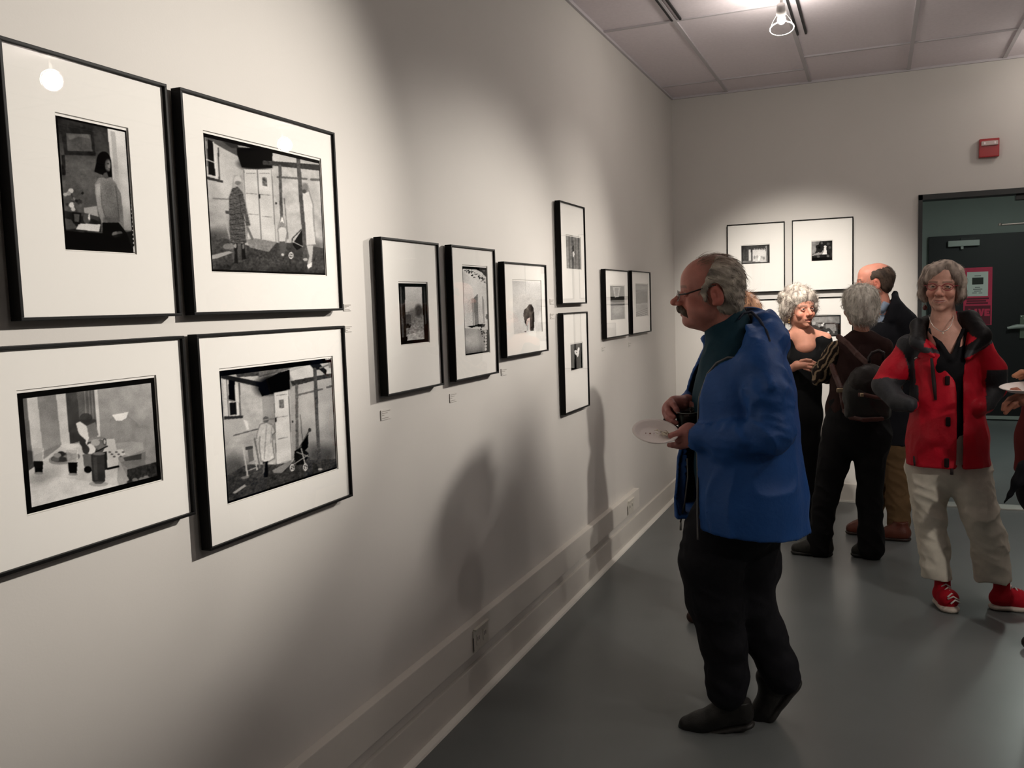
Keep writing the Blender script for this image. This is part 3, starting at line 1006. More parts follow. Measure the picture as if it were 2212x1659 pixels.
def art_snow_window(c):
    c.fill(0.62)
    c.poly([(310, 510), (455, 510), (460, 740), (320, 750)], 0.86, 1, 0.70)
    c.poly([(320, 735), (470, 700), (480, 930), (325, 960)], 0.50)
    c.noise(0.10, 1, c.inside([(320, 735), (470, 700), (480, 900), (325, 920)]), seed=21)
    c.ell(430, 720, 32, 50, 0.26, 0.9, 0, 0.3)
    c.ell(385, 730, 26, 26, 0.48, 0.8, 0, 0.4)
    c.poly([(325, 750), (368, 752), (372, 825), (330, 830)], 0.34)
    c.poly([(330, 825), (375, 830), (372, 860), (330, 865)], 0.15)
    c.poly([(375, 830), (465, 810), (470, 900), (340, 930)], 0.55)
    c.noise(0.14, 1, c.inside([(330, 830), (480, 800), (480, 975), (340, 975)]), seed=22)
    c.poly([(332, 920), (470, 880), (485, 965), (340, 975)], 0.70)
    c.noise(0.10, 1, c.inside([(332, 920), (470, 880), (485, 965), (340, 975)]), seed=23)
    c.poly([(262, 495), (312, 500), (335, 985), (283, 997)], 0.30)
    c.poly([(290, 510), (318, 515), (332, 940), (312, 940)], 0.12)
    c.poly([(455, 505), (500, 505), (512, 975), (480, 978), (475, 700)], 0.22)
    c.poly([(455, 505), (470, 505), (490, 960), (478, 965)], 0.08)
    c.noise(0.05, 1, c.inside([(262, 495), (312, 500), (335, 985), (283, 997)]), seed=24)
    c.poly([(283, 940), (340, 930), (340, 990), (283, 997)], 0.08)
    c.poly([(485, 830), (505, 825), (512, 975), (490, 975)], 0.06)
    c.border(0.012, 0.05)


def art_book_lace(c):
    c.fill(0.82)
    c.poly([(786, 860), (1000, 880), (1003, 1090), (800, 1090)], 0.66, 1, 0.45)
    c.ell(870, 960, 70, 70, 0.84, 0.7, 0, 0.6)
    c.ell(860, 500, 90, 130, 0.92, 0.8, 0, 0.5)
    c.noise(0.02, 2, seed=25)
    g = random.Random(4)
    for (x0, y0, x1, y1, n, r) in ((800, 380, 985, 480, 60, 6.5), (945, 870, 1000, 1050, 34, 8)):
        for i in range(n):
            t = i / n
            c.ell(x0 + (x1 - x0) * t + g.uniform(-16, 16), y0 + (y1 - y0) * t + g.uniform(-22, 22), r * g.uniform(.4, .9), r * g.uniform(.5, 1.1), 0.14)
    c.poly([(870, 358), (990, 370), (990, 460), (945, 410), (900, 385)], 0.12)
    c.poly([(930, 375), (990, 372), (965, 405)], 0.42)
    for i in range(9):
        c.ell(885 + i * 12, 388 + i * 9, 7, 7, 0.86)
    c.poly([(975, 880), (1002, 870), (1004, 1060), (985, 1060)], 0.10)
    for i in range(8):
        c.ell(978, 890 + i * 24, 9, 10, 0.78)
        c.ell(988, 895 + i * 24, 4, 5, 0.15)
    c.poly([(830, 640), (880, 615), (915, 585), (920, 830), (880, 850), (828, 855)], 0.80)
    c.poly([(882, 615), (912, 583), (918, 830), (888, 845)], 0.50)
    c.poly([(918, 600), (945, 585), (962, 630), (972, 835), (920, 832)], 0.86, 1, 0.74)
    c.poly([(945, 590), (962, 630), (972, 830), (958, 820)], 0.6)
    c.poly([(862, 622), (882, 616), (884, 850), (872, 850)], 0.62)
    c.noise(0.05, 0, c.inside([(830, 640), (915, 585), (972, 835), (828, 855)]), seed=26)
    c.poly([(826, 845), (885, 840), (920, 828), (975, 830), (965, 855), (900, 850), (860, 862)], 0.10)
    c.ell(985, 770, 8, 22, 0.3, 0.8)
    c.border(0.006, 0.05, 0.010)


def art_chair_white(c):
    c.fill(0.86)
    c.noise(0.008, 3, seed=27)
    c.ell(1350, 690, 80, 110, 0.80, 0.6, 0, 0.3)
    c.ell(1335, 790, 45, 100, 0.84, 0.5, 0, 0.4)
    t = np.ones((*c.v.shape, 3))
    k = c.inside([(1283, 750), (1290, 715), (1312, 695), (1330, 670), (1350, 670), (1368, 700), (1373, 800), (1370, 885), (1335, 885), (1332, 800), (1310, 850), (1296, 820)])
    c.v[k] = 0.24
    t[k] = (1.15, 0.95, 0.90)
    k2 = c.inside([(1340, 672), (1352, 672), (1370, 710), (1374, 800), (1370, 885), (1350, 885), (1356, 780)])
    c.v[k2] = 0.11
    c.noise(0.05, 2, k, seed=28)
    c.poly([(1312, 790), (1338, 775), (1340, 885), (1300, 892), (1310, 840)], 0.84)
    c.poly([(1288, 890), (1305, 885), (1308, 893), (1290, 894)], 0.10)
    c.line([(1322, 800), (1316, 880)], 5, 0.6)
    c.tint = t


def art_door_bird(c):
    c.fill(0.40)
    c.poly([(172, 297), (205, 300), (205, 535), (175, 530)], 0.48)
    c.poly([(190, 300), (206, 300), (210, 535), (196, 535)], 0.16)
    c.poly([(206, 300), (240, 305), (242, 535), (208, 535)], 0.44)
    c.line([(241, 305), (245, 535)], 4, 0.12)
    c.noise(0.09, 1, seed=29)
    c.ell(228, 390, 8, 26, 0.2)
    c.ell(228, 428, 7, 20, 0.9)


def art_white_bird(c):
    c.fill(0.10)
    c.poly([(205, 1070), (290, 1060), (290, 1160), (206, 1170)], 0.24, 1, 0.12)
    c.noise(0.03, 2, seed=30)
    c.line([(268, 1070), (272, 1245)], 4, 0.03)
    c.line([(232, 1075), (236, 1180)], 3, 0.4)
    c.poly([(234, 1122), (245, 1115), (256, 1120), (262, 1095), (272, 1100), (266, 1150), (258, 1168), (252, 1155), (240, 1145)], 0.95)
    c.poly([(246, 1130), (254, 1128), (252, 1142)], 0.15)
    c.poly([(206, 1215), (292, 1200), (293, 1245), (208, 1263)], 0.05)


def art_glass(c):
    c.fill(0.48)
    c.poly([(488, 655), (595, 655), (595, 730), (490, 735)], 0.42)
    c.poly([(490, 728), (595, 728), (595, 772), (490, 772)], 0.16)
    c.poly([(490, 772), (595, 772), (595, 900), (490, 900)], 0.52)
    c.poly([(510, 665), (565, 665), (552, 735), (525, 740)], 0.75)
    c.poly([(522, 670), (552, 670), (545, 725), (530, 730)], 0.50)
    c.ell(545, 830, 30, 30, 0.68, 0.8, 0, 0.5)
    c.noise(0.03, 1, seed=31)


def art_sea(c):
    c.fill(0.55)
    c.poly([(670, 640), (760, 640), (760, 720), (672, 720)], 0.50, 1, 0.42)
    c.ell(720, 670, 45, 18, 0.68, 0.7, 0, 0.5)
    c.poly([(670, 705), (760, 695), (760, 785), (672, 790)], 0.38)
    c.poly([(672, 785), (760, 775), (760, 890), (672, 890)], 0.62)
    for i in range(5):
        c.line([(672, 850 + i * 12), (760, 815 + i * 14)], 4, 0.32)
    c.noise(0.03, 2, seed=32)


def art_room_window(c):
    c.fill(0.32)
    c.poly([(318, 470), (635, 455), (635, 510), (320, 520)], 0.24)
    c.noise(0.05, 1, seed=33)
    c.poly([(445, 520), (590, 512), (600, 655), (447, 655)], 0.82)
    c.ell(520, 560, 60, 40, 0.88, 0.8, 0, 0.5)
    for (x, y, v) in ((465, 600, .6), (495, 595, .68), (515, 620, .95), (545, 600, .7), (570, 610, .6), (520, 600, .92)):
        c.ell(x, y, 12, 18, v)
    for i in range(9):
        c.ell(465 + i * 14, 508 + (i % 2) * 6, 8, 7, 0.55)
    for x in (335, 350, 365, 380):
        c.line([(x, 520), (x + 3, 640)], 6, 0.14)
    c.poly([(400, 515), (424, 513), (428, 635), (402, 638)], 0.80)
    c.poly([(430, 515), (444, 515), (446, 640), (432, 640)], 0.16)
    c.poly([(318, 640), (600, 655), (636, 660), (320, 682)], 0.48)
    c.poly([(590, 470), (605, 470), (610, 650), (598, 650)], 0.58)
    c.poly([(610, 470), (634, 460), (636, 655), (615, 655)], 0.26)
    c.border(0.008, 0.22)


def art_child_tub(c):
    c.fill(0.20)
    c.poly([(1105, 420), (1200, 418), (1180, 470), (1140, 560), (1107, 570)], 0.55)
    c.noise(0.07, 2, seed=34)
    c.poly([(1150, 470), (1230, 440), (1330, 450), (1330, 540), (1230, 560), (1160, 530)], 0.18)
    for (x, y, r, v) in ((1220, 440, 14, .42), (1290, 450, 16, .32), (1190, 490, 14, .1), (1310, 490, 14, .34)):
        c.ell(x, y, r, r, v)
    c.ell(1258, 482, 14, 14, 0.86)
    c.poly([(1245, 495), (1268, 495), (1278, 565), (1225, 570)], 0.88)
    c.poly([(1205, 560), (1240, 510), (1250, 515), (1222, 568)], 0.55)
    c.poly([(1108, 575), (1180, 545), (1220, 550), (1220, 568), (1110, 585)], 0.60)
    c.ell(1180, 592, 16, 13, 0.4)
    c.ell(1288, 585, 15, 14, 0.4)
    c.poly([(1107, 605), (1337, 600), (1337, 640), (1107, 645)], 0.10)


def art_wires(c):
    c.fill(0.70)
    c.noise(0.04, 2, seed=35)
    c.line([(500, 1300), (670, 1294)], 5, 0.3)
    c.line([(560, 1390), (665, 1300)], 5, 0.25)
    c.line([(590, 1300), (668, 1340)], 4, 0.3)
    c.poly([(350, 1360), (672, 1345), (672, 1480), (350, 1480)], 0.40)
    c.noise(0.12, 1, c.inside([(350, 1350), (672, 1340), (672, 1480), (350, 1480)]), seed=36)
    c.border(0.005, 0.2)


def art_party(c):
    c.fill(0.45)
    c.poly([(1090, 1250), (1435, 1250), (1435, 1340), (1090, 1340)], 0.44, 1, 0.58)
    c.ell(1200, 1290, 120, 40, 0.70, 0.6, 0, 0.6)
    c.poly([(1090, 1330), (1435, 1335), (1435, 1490), (1090, 1490)], 0.30)
    c.noise(0.05, 2, seed=37)
    for (x, y, r, v) in ((1130, 1340, 22, .72), (1165, 1350, 18, .5), (1225, 1360, 16, .88), (1195, 1365, 20, .62), (1255, 1370, 18, .4), (1150, 1380, 18, .3), (1215, 1390, 20, .2), (1240, 1340, 8, .95)):
        c.ell(x, y, r, r * .9, v)
    c.poly([(1265, 1350), (1370, 1345), (1385, 1420), (1340, 1430), (1300, 1390), (1260, 1400)], 0.60)
    c.poly([(1340, 1380), (1360, 1378), (1365, 1450), (1345, 1450)], 0.58)
    c.ell(1290, 1445, 14, 14, 0.95)
    c.poly([(1395, 1350), (1435, 1345), (1435, 1490), (1400, 1490)], 0.14)
    c.border(0.010, 0.10)


# ------------------------------------------------------------------ framed photographs
M_FRAME = mat('black_frame', srgb((0.035, 0.032, 0.032)), rough=0.5, spec=0.10)
M_MAT = mat('white_mat_board', srgb((0.93, 0.92, 0.90)), rough=0.85, spec=0.2)
M_BEVEL = mat('mat_bevel_core', srgb((0.80, 0.79, 0.77)), rough=0.9, spec=0.1)
M_PRINT = mat('photo_print', attr='Col', rough=0.9, spec=0.0)
M_GLASS = pane_mat('picture_glass')
FD, FS = 0.036, 0.007      # front plane and standoff of the box frames


def rect_from_px(wall, pts, plane):
    ax = 0 if wall == 'left' else 1
    q = np.array([on_axis(x, y, ax, plane) for x, y in pts])
    A = q[:, 1 if wall == 'left' else 0]
    Z = q[:, 2]
    return [(A[0] + A[3]) / 2, (A[1] + A[2]) / 2, (Z[2] + Z[3]) / 2, (Z[0] + Z[1]) / 2]


def picture(wall, rect, zoom, corners, art, label, cell_px=1.0, group='framed photographs on the long wall'):
    a0, a1, z0, z1 = rect
    sx = 1.0 if wall == 'left' else -1.0
    base = 0.0 if wall == 'left' else YF

    def W(d, a, z):     # d = distance out of the wall
        return (base + sx * d, a, z) if wall == 'left' else (a, base + sx * d, z)

    def bx(mb, d0, d1, A0, A1, Z0, Z1, bev=0.0):
        p, q = W(d0, A0, Z0), W(d1, A1, Z1)
        mb.box(tuple(min(x, y) for x, y in zip(p, q)), tuple(max(x, y) for x, y in zip(p, q)), bev)
        return mb

    root = empty('framed_photograph', W(0, (a0 + a1) / 2, z0), label, 'picture', group)
    w = 0.0068
    bars = [(a0, a1, z1 - w, z1), (a0, a1, z0, z0 + w), (a0, a0 + w, z0 + w, z1 - w), (a1 - w, a1, z0 + w, z1 - w)]
    for (p0, p1, q0, q1) in bars:
        bx(MB(), FS, FD, p0, p1, q0, q1, 0.0012).build('frame_rail', M_FRAME, root, origin=root.location)
    bx(MB(), FS, FS + 0.004, a0 + w, a1 - w, z0 + w, z1 - w).build('backing_board', M_MAT, root, origin=root.location)
    plane = base + sx * 0.0245
    zc = [(zoom[0] + x / zoom[2], zoom[1] + y / zoom[2]) for x, y in corners]
    pr = rect_from_px(wall, zc, plane)
    # mat: four strips round the window, with a bevelled lip
    g, gt = 0.003, 0.006
    o0, o1, o2, o3 = pr[0] - g, pr[1] + g, pr[2] - g, pr[3] + gt
    mt = MB()
    for (p0, p1, q0, q1) in ((a0 + w, a1 - w, o3, z1 - w), (a0 + w, a1 - w, z0 + w, o2), (a0 + w, o0, o2, o3), (o1, a1 - w, o2, o3)):
        bx(mt, 0.0255, 0.0275, p0, p1, q0, q1)
    mo = mt.build('mat_board', M_MAT, root, origin=root.location)
    bv = MB()
    b = 0.0012
    for (P0, P1, Q0, Q1) in (((o0, o3), (o1, o3), (o0 + b, o3 - b), (o1 - b, o3 - b)), ((o0, o2), (o1, o2), (o0 + b, o2 + b), (o1 - b, o2 + b)),
                             ((o0, o2), (o0, o3), (o0 + b, o2 + b), (o0 + b, o3 - b)), ((o1, o2), (o1, o3), (o1 - b, o2 + b), (o1 - b, o3 - b))):
        bv.quad(W(0.0276, *P0), W(0.0276, *P1), W(0.0250, *Q1), W(0.0250, *Q0))
    bv.build('mat_bevel', M_BEVEL, mo, origin=root.location)
    bx(MB(), 0.0225, 0.0243, a0 + w, a1 - w, z0 + w, z1 - w).build('mount_board', M_MAT, root, origin=root.location)
    # print
    wpx = abs(np.subtract(*[project(W(0.0245, a, z0))[0] for a in (pr[0], pr[1])]))
    hpx = abs(np.subtract(*[project(W(0.0245, pr[0], z))[1] for z in (pr[2], pr[3])]))
    c = Canvas(wall, pr, plane, zoom, ((pr[1] - pr[0]) / max(10, wpx) * cell_px, (pr[3] - pr[2]) / max(10, hpx) * cell_px))
    art(c)
    c.build('print', M_PRINT, root)
    # glass
    bx(MB(), 0.0318, 0.0326, a0 + w, a1 - w, z0 + w, z1 - w)
    gm = MB().quad(W(0.032, a0 + w * .9, z0 + w * .9), W(0.032, a1 - w * .9, z0 + w * .9), W(0.032, a1 - w * .9, z1 - w * .9), W(0.032, a0 + w * .9, z1 - w * .9))
    gm.build('glass_pane', M_GLASS, root, origin=root.location)
    return root


L = 'left'
picture(L, [1.178, 1.594, 1.601, 2.127], ZA, [(302, 478), (690, 557), (727, 1222), (355, 1205)], art_window_woman,
        'black framed photograph of a young woman standing by a curtained window')
picture(L, [1.636, 2.266, 1.602, 2.130], ZB, [(247, 367), (1035, 553), (1073, 1327), (303, 1303)], art_yard_visit,
        'large black framed photograph of a woman in checked coat at a yard door')
picture(L, [1.070, 1.597, 1.130, 1.555], ZC_, [(108, 432), (972, 340), (1012, 980), (168, 1195)], art_table,
        'black framed photograph of a laid table with glasses beside an armchair')
picture(L, [1.638, 2.268, 1.029, 1.556], ZD, [(240, 348), (1012, 270), (1042, 1030), (284, 1270)], art_yard_pram,
        'large black framed photograph of an empty pram and a woman entering a yard door')
picture(L, [2.504, 2.915, 1.313, 1.838], ZE, [(264, 496), (498, 502), (510, 975), (283, 997)], art_snow_window,
        'upright black framed photograph of a snowy town through a dark window')
picture(L, [3.018, 3.433, 1.314, 1.839], ZE, [(786, 358), (988, 372), (1001, 1058), (806, 1087)], art_book_lace,
        'upright black framed photograph of an open book on lace cloth')
picture(L, [3.525, 4.055, 1.372, 1.792], ZE, [(1193, 480), (1425, 482), (1432, 892), (1203, 905)], art_chair_white,
        'black framed nearly white photograph with one dark brown curved shape')
picture(L, [4.280, 4.696, 1.598, 2.127], ZF, [(172, 297), (277, 312), (280, 537), (175, 530)], art_door_bird,
        'highest narrow black framed photograph with a grey streaked print, upper of a stacked pair')
picture(L, [4.283, 4.704, 1.023, 1.553], ZF, [(205, 1075), (290, 1065), (293, 1243), (208, 1263)], art_white_bird,
        'black framed photograph of a white bird shape on black, lower of a stacked pair')
picture(L, [5.067, 5.605, 1.382, 1.800], ZF, [(490, 655), (592, 657), (594, 892), (492, 900)], art_glass,
        'black framed photograph with a glass on a dark ledge, left of the last touching pair')
picture(L, [5.681, 6.200, 1.382, 1.805], ZF, [(671, 642), (758, 645), (760, 864), (674, 882)], art_sea,
        'black framed photograph of a pale seashore, nearest the corner on the long wall')
BG = 'framed photographs on the end wall'


def brect(pts):
    return rect_from_px('far', pts, YF - FD)


picture('far', brect([(1570, 486), (1694, 478), (1696, 630), (1571, 634)]), ZG, [(318, 474), (632, 455), (638, 660), (320, 680)], art_room_window,
        'black framed photograph of a bright window in a dark room, above the blue-jacket man', 1.0, BG)
r13 = brect([(1710.5, 476), (1843, 467.5), (1843, 625), (1711, 630)])
picture('far', r13, ZG, [(1105, 422), (1336, 415), (1337, 632), (1107, 642)], art_child_tub,
        'black framed photograph with a small square dark print, above the curly-haired woman', 1.0, BG)
r12 = brect([(1570, 486), (1694, 478), (1696, 630), (1571, 634)])
picture('far', [r12[0], r12[1], 1.585 - 0.545, 1.585], ZG, [(350, 1300), (668, 1290), (672, 1470), (352, 1480)], art_wires,
        'black framed photograph with crossed wires, half hidden behind the blue hood', 1.0, BG)
picture('far', [r13[0], r13[1], 1.587 - 0.545, 1.587], ZG, [(1090, 1252), (1430, 1248), (1433, 1486), (1092, 1490)], art_party,
        'black framed photograph of a crowded table, behind the curly-haired woman', 1.0, BG)

# ------------------------------------------------------------------ small caption cards
M_CARD = mat('caption_card', srgb((0.80, 0.785, 0.765)), rough=0.7)
M_CINK = mat('caption_ink', srgb((0.58, 0.56, 0.53)), rough=0.8)
CARDS = [((743, 657, 760, 671), 'caption card beside the checked coat photograph', 4), ((746, 704, 762, 716), 'caption card beside the pram photograph', 3),
         ((823, 887, 846, 903), 'caption card under the snowy window photograph', 4), ((972, 851, 988, 866), 'caption card under the open book photograph', 4),
         ((1083, 797, 1096, 809), 'caption card under the nearly white photograph', 3),
         ((1188.5, 646, 1197, 657), 'upper caption card between the white photograph and the stacked pair', 3),
         ((1189, 677, 1198, 688), 'lower caption card between the white photograph and the stacked pair', 3),
         ((1301, 750, 1308, 758), 'caption card under the glass photograph', 2), ((1358, 740, 1364, 748), 'caption card under the seashore photograph', 2)]
for (x0, y0, x1, y1), lab, nl in CARDS:
    a, b = on_axis(x0, y0, 0, 0.003), on_axis(x1, y1, 0, 0.003)
    ya, yb, za, zb = a[1], b[1], b[2], a[2]
    r = empty('caption_card', (0, (ya + yb) / 2, za), lab, 'label card', 'caption cards on the long wall')
    MB().box((0.0002, ya, za), (0.003, yb, zb)).build('card', M_CARD, r, origin=r.location)
    for i in range(nl):
        zz = zb - (i + 0.8 + (0.5 if i == nl - 1 else 0)) * (zb - za) / (nl + 1.2)
        MB().box((0.003, ya + 0.06 * (yb - ya), zz - 0.0012), (0.0033, ya + (0.9, 0.62, 0.3, 0.7)[i] * (yb - ya), zz + 0.0012)).build('text_line', M_CINK, r, origin=r.location)
# ------------------------------------------------------------------ ceiling track lamps
M_LAMPW = mat('lamp_white_metal', srgb((0.82, 0.80, 0.79)), rough=0.4)
M_BULB = mat('lamp_lens_lit', (1, 0.95, 0.88), rough=0.3, emit=(1.0, 0.90, 0.78), estr=45.0)
M_SHADE = pane_mat('clear_lamp_glass', (0.97, 0.97, 0.97), 1.35, 0.02)
M_RIM = mat('glass_rim', srgb((0.95, 0.94, 0.93)), rough=0.15, spec=0.8)
LNAMES = ['ceiling spotlight aimed at the four large photographs', 'ceiling spotlight aimed at the open book photograph',
          'ceiling spotlight aimed at the stacked pair of photographs', 'ceiling spotlight lighting the far half of the long wall',
          'lit clear glass ceiling lamp in front of the end wall', 'added fill spotlight over the gallery floor, out of view']


def lamp(L, label):
    p, a = Vector(L['p']), Vector(L['a'])
    d = (a - p).normalized()
    root = empty('ceiling_lamp', (p.x, p.y, ZC - 0.004), label, 'lamp', 'ceiling spotlights')
    org = root.location
    MB().lathe([(0, 0), (0.05, 0), (0.05, -0.012), (0.03, -0.02), (0, -0.02)], 20, (p.x, p.y, ZC - 0.004)).build('canopy_plate', M_LAMPW, root, True, org)
    MB().tube([(p.x, p.y, ZC - 0.02), (p.x, p.y, p.z + 0.03)], 0.009, 10).build('stem', M_LAMPW, root, True, org)
    c = p
    MB().lathe([(0.0, -0.075), (0.020, -0.075), (0.024, -0.045), (0.026, -0.02), (0.022, -0.018), (0, -0.018)], 18, c, d).build('socket', M_LAMPW, root, True, org)
    MB().lathe([(0.024, -0.02), (0.034, 0.0), (0.050, 0.03), (0.060, 0.058), (0.062, 0.066)], 28, c, d).build('glass_shade', M_SHADE, root, True, org)
    rim = MB()
    q = Vector((0, 0, 1)).rotation_difference(d)
    rim.tube([c + q @ Vector((0.062 * math.cos(t), 0.062 * math.sin(t), 0.066)) for t in np.linspace(0, 2 * math.pi, 33)[:-1]], 0.0032, 8, closed=True)
    rim.build('shade_rim', M_RIM, root, True, org)
    MB().lathe([(0.0, -0.018), (0.012, -0.015), (0.020, 0.004), (0.022, 0.018), (0.014, 0.032), (0.0, 0.037)], 18, c, d).build('bulb', M_BULB, root, True, org)
    ld = bpy.data.lights.new('lamp_light', 'SPOT')
    ld.energy = L['w']
    ld.color = WARM
    ld.spot_size = math.radians(L['cone'])
    ld.spot_blend = L['blend']
    ld.shadow_soft_size = L.get('soft', 0.055)
    lo = bpy.data.objects.new('lamp_light', ld)
    COL.objects.link(lo)
    lo.parent = root
    lo.location = p + d * 0.075 - Vector(org)
    lo.rotation_euler = d.to_track_quat('-Z', 'Y').to_euler()
    pd = bpy.data.lights.new('bulb_spill', 'POINT')
    pd.energy = L.get('spill', 22)
    pd.color = WARM
    pd.shadow_soft_size = 0.065
    po_ = bpy.data.objects.new('bulb_spill', pd)
    COL.objects.link(po_)
    po_.parent = root
    po_.location = p + d * 0.045 - Vector(org)
    return root


for Lx, nm in zip(LAMPS, LNAMES):
    lamp(Lx, nm)

# added fill light, out of view, to brighten the passage behind the doorway
pl_ = empty('passage_fill_light', (3.2, 9.6, 3.0), 'added fill light on the passage ceiling, out of view', 'lamp')
MB().box((3.05, 9.0, 2.94), (3.35, 10.2, 3.0), 0.01).build('housing', M_LAMPW, pl_, origin=pl_.location)
MB().box((3.09, 9.04, 2.925), (3.31, 10.16, 2.94), 0.005).build('fill_panel', mat('passage_fill_glow', (.9, 1, .92), emit=(0.90, 1.0, 0.93), estr=30.0), pl_, origin=pl_.location)
# ------------------------------------------------------------------ sculpting engine: smooth unions meshed with surface nets
def nrm(v):
    v = np.asarray(v, float)
    return v / (np.linalg.norm(v) + 1e-12)


_NT = np.random.default_rng(3).random((32, 32, 32)).astype(np.float32)


def vnoise(x, y, z, off=0.0):
    x, y, z = np.broadcast_arrays(np.asarray(x, np.float32) + off, np.asarray(y, np.float32) + off * 1.7, np.asarray(z, np.float32) - off)
    xi, yi, zi = np.floor(x).astype(int), np.floor(y).astype(int), np.floor(z).astype(int)
    fx, fy, fz = x - xi, y - yi, z - zi
    fx, fy, fz = fx * fx * (3 - 2 * fx), fy * fy * (3 - 2 * fy), fz * fz * (3 - 2 * fz)
    g = lambda a, b, c: _NT[(xi + a) & 31, (yi + b) & 31, (zi + c) & 31]
    c00 = g(0, 0, 0) * (1 - fx) + g(1, 0, 0) * fx
    c10 = g(0, 1, 0) * (1 - fx) + g(1, 1, 0) * fx
    c01 = g(0, 0, 1) * (1 - fx) + g(1, 0, 1) * fx
    c11 = g(0, 1, 1) * (1 - fx) + g(1, 1, 1) * fx
    return (c00 * (1 - fy) + c10 * fy) * (1 - fz) + (c01 * (1 - fy) + c11 * fy) * fz


class Sculpt:
    def __init__(s, lo, hi, vox):
        s.lo = np.asarray(lo, float)
        s.vox = vox
        n = np.ceil((np.asarray(hi, float) - s.lo) / vox).astype(int) + 1
        s.ax = [(s.lo[i] + np.arange(n[i]) * vox).astype(np.float32) for i in range(3)]
        s.f = np.full(tuple(n), 9.0, np.float32)

    def _win(s, lo, hi):
        sl = []
        for i in range(3):
            a = max(0, int((lo[i] - s.lo[i]) / s.vox))
            b = min(s.f.shape[i], int((hi[i] - s.lo[i]) / s.vox) + 2)
            if b <= a:
                return None, None
            sl.append(slice(a, b))
        X = s.ax[0][sl[0]][:, None, None]
        Y = s.ax[1][sl[1]][None, :, None]
        Z = s.ax[2][sl[2]][None, None, :]
        return tuple(sl), (X, Y, Z)

    def _comb(s, sl, d, k, sub):
        f = s.f[sl]
        if sub:
            if k <= 1e-6:
                s.f[sl] = np.maximum(f, -d)
            else:
                h = np.clip(0.5 - 0.5 * (f + d) / k, 0, 1)
                s.f[sl] = f * (1 - h) - d * h + k * h * (1 - h)
        else:
            if k <= 1e-6:
                s.f[sl] = np.minimum(f, d)
            else:
                h = np.clip(0.5 + 0.5 * (f - d) / k, 0, 1)
                s.f[sl] = f * (1 - h) + d * h - k * h * (1 - h)

    def cone(s, a, b, ra, rb, k=0.01, sub=False, flat=None):
        """tapered capsule; flat=(axis, q): section scaled by q along axis"""
        a, b = np.asarray(a, float), np.asarray(b, float)
        q = max(1.0, flat[1]) if flat else 1.0
        pad = k + 3 * s.vox
        m = max(ra, rb) * q + pad
        sl, P = s._win(np.minimum(a, b) - m, np.maximum(a, b) + m)
        if sl is None:
            return s
        px, py, pz = P[0] - a[0], P[1] - a[1], P[2] - a[2]
        d = b - a
        L2 = d @ d + 1e-12
        t = np.clip((px * d[0] + py * d[1] + pz * d[2]) / L2, 0, 1)
        ex, ey, ez = px - t * d[0], py - t * d[1], pz - t * d[2]
        if flat:
            n, qq = nrm(flat[0]), flat[1]
            e = (ex * n[0] + ey * n[1] + ez * n[2]) * (1 - 1 / qq)
            ex, ey, ez = ex - e * n[0], ey - e * n[1], ez - e * n[2]
        dist = np.sqrt(ex * ex + ey * ey + ez * ez) - (ra + (rb - ra) * t)
        s._comb(sl, dist.astype(np.float32), k, sub)
        return s

    def chain(s, pts, rs, k=0.01, sub=False, flat=None):
        for i in range(len(pts) - 1):
            s.cone(pts[i], pts[i + 1], rs[i], rs[i + 1], k, sub, flat)
        return s

    def ell(s, c, r, axes=None, k=0.01, sub=False):
        c = np.asarray(c, float)
        r = np.asarray(r, float) * np.ones(3)
        A = np.eye(3) if axes is None else np.asarray(axes, float)
        ext = np.sqrt(((A * r[:, None]) ** 2).sum(0)) + k + 3 * s.vox
        sl, P = s._win(c - ext, c + ext)
        if sl is None:
            return s
        px, py, pz = P[0] - c[0], P[1] - c[1], P[2] - c[2]
        k0, k1 = 0, 0
        for i in range(3):
            e = (px * A[i, 0] + py * A[i, 1] + pz * A[i, 2]) / r[i]
            k0 = k0 + e * e
            k1 = k1 + (e / r[i]) ** 2
        k0, k1 = np.sqrt(k0), np.sqrt(k1) + 1e-9
        s._comb(sl, (k0 * (k0 - 1) / k1).astype(np.float32), k, sub)
        return s

    def box(s, c, r, axes=None, k=0.01, rnd=0.005, sub=False):
        c = np.asarray(c, float)
        r = np.asarray(r, float)
        A = np.eye(3) if axes is None else np.asarray(axes, float)
        ext = np.abs(A * r[:, None]).sum(0) + k + rnd + 3 * s.vox
        sl, P = s._win(c - ext, c + ext)
        if sl is None:
            return s
        px, py, pz = P[0] - c[0], P[1] - c[1], P[2] - c[2]
        o, m = 0, None
        for i in range(3):
            e = np.abs(px * A[i, 0] + py * A[i, 1] + pz * A[i, 2]) - (r[i] - rnd)
            o = o + np.maximum(e, 0) ** 2
            m = e if m is None else np.maximum(m, e)
        d = np.sqrt(o) + np.minimum(m, 0) - rnd
        s._comb(sl, d.astype(np.float32), k, sub)
        return s

    def grid(s):
        return s.ax[0][:, None, None], s.ax[1][None, :, None], s.ax[2][None, None, :]

    def cut(s, p, n):
        """remove everything on the side n points to"""
        X, Y, Z = s.grid()
        n = nrm(n)
        s.f = np.maximum(s.f, ((X - p[0]) * n[0] + (Y - p[1]) * n[1] + (Z - p[2]) * n[2]).astype(np.float32))
        return s

    def shell(s, t):
        s.f = np.maximum(s.f, -(s.f + t))
        return s

    def warp(s, fn, band=0.03):
        """add fn(points) to the field near the surface; fn gets an N x 3 array"""
        i = np.nonzero(np.abs(s.f) < band)
        P = np.stack([s.ax[0][i[0]], s.ax[1][i[1]], s.ax[2][i[2]]], -1)
        s.f[i] += fn(P).astype(np.float32)
        return s

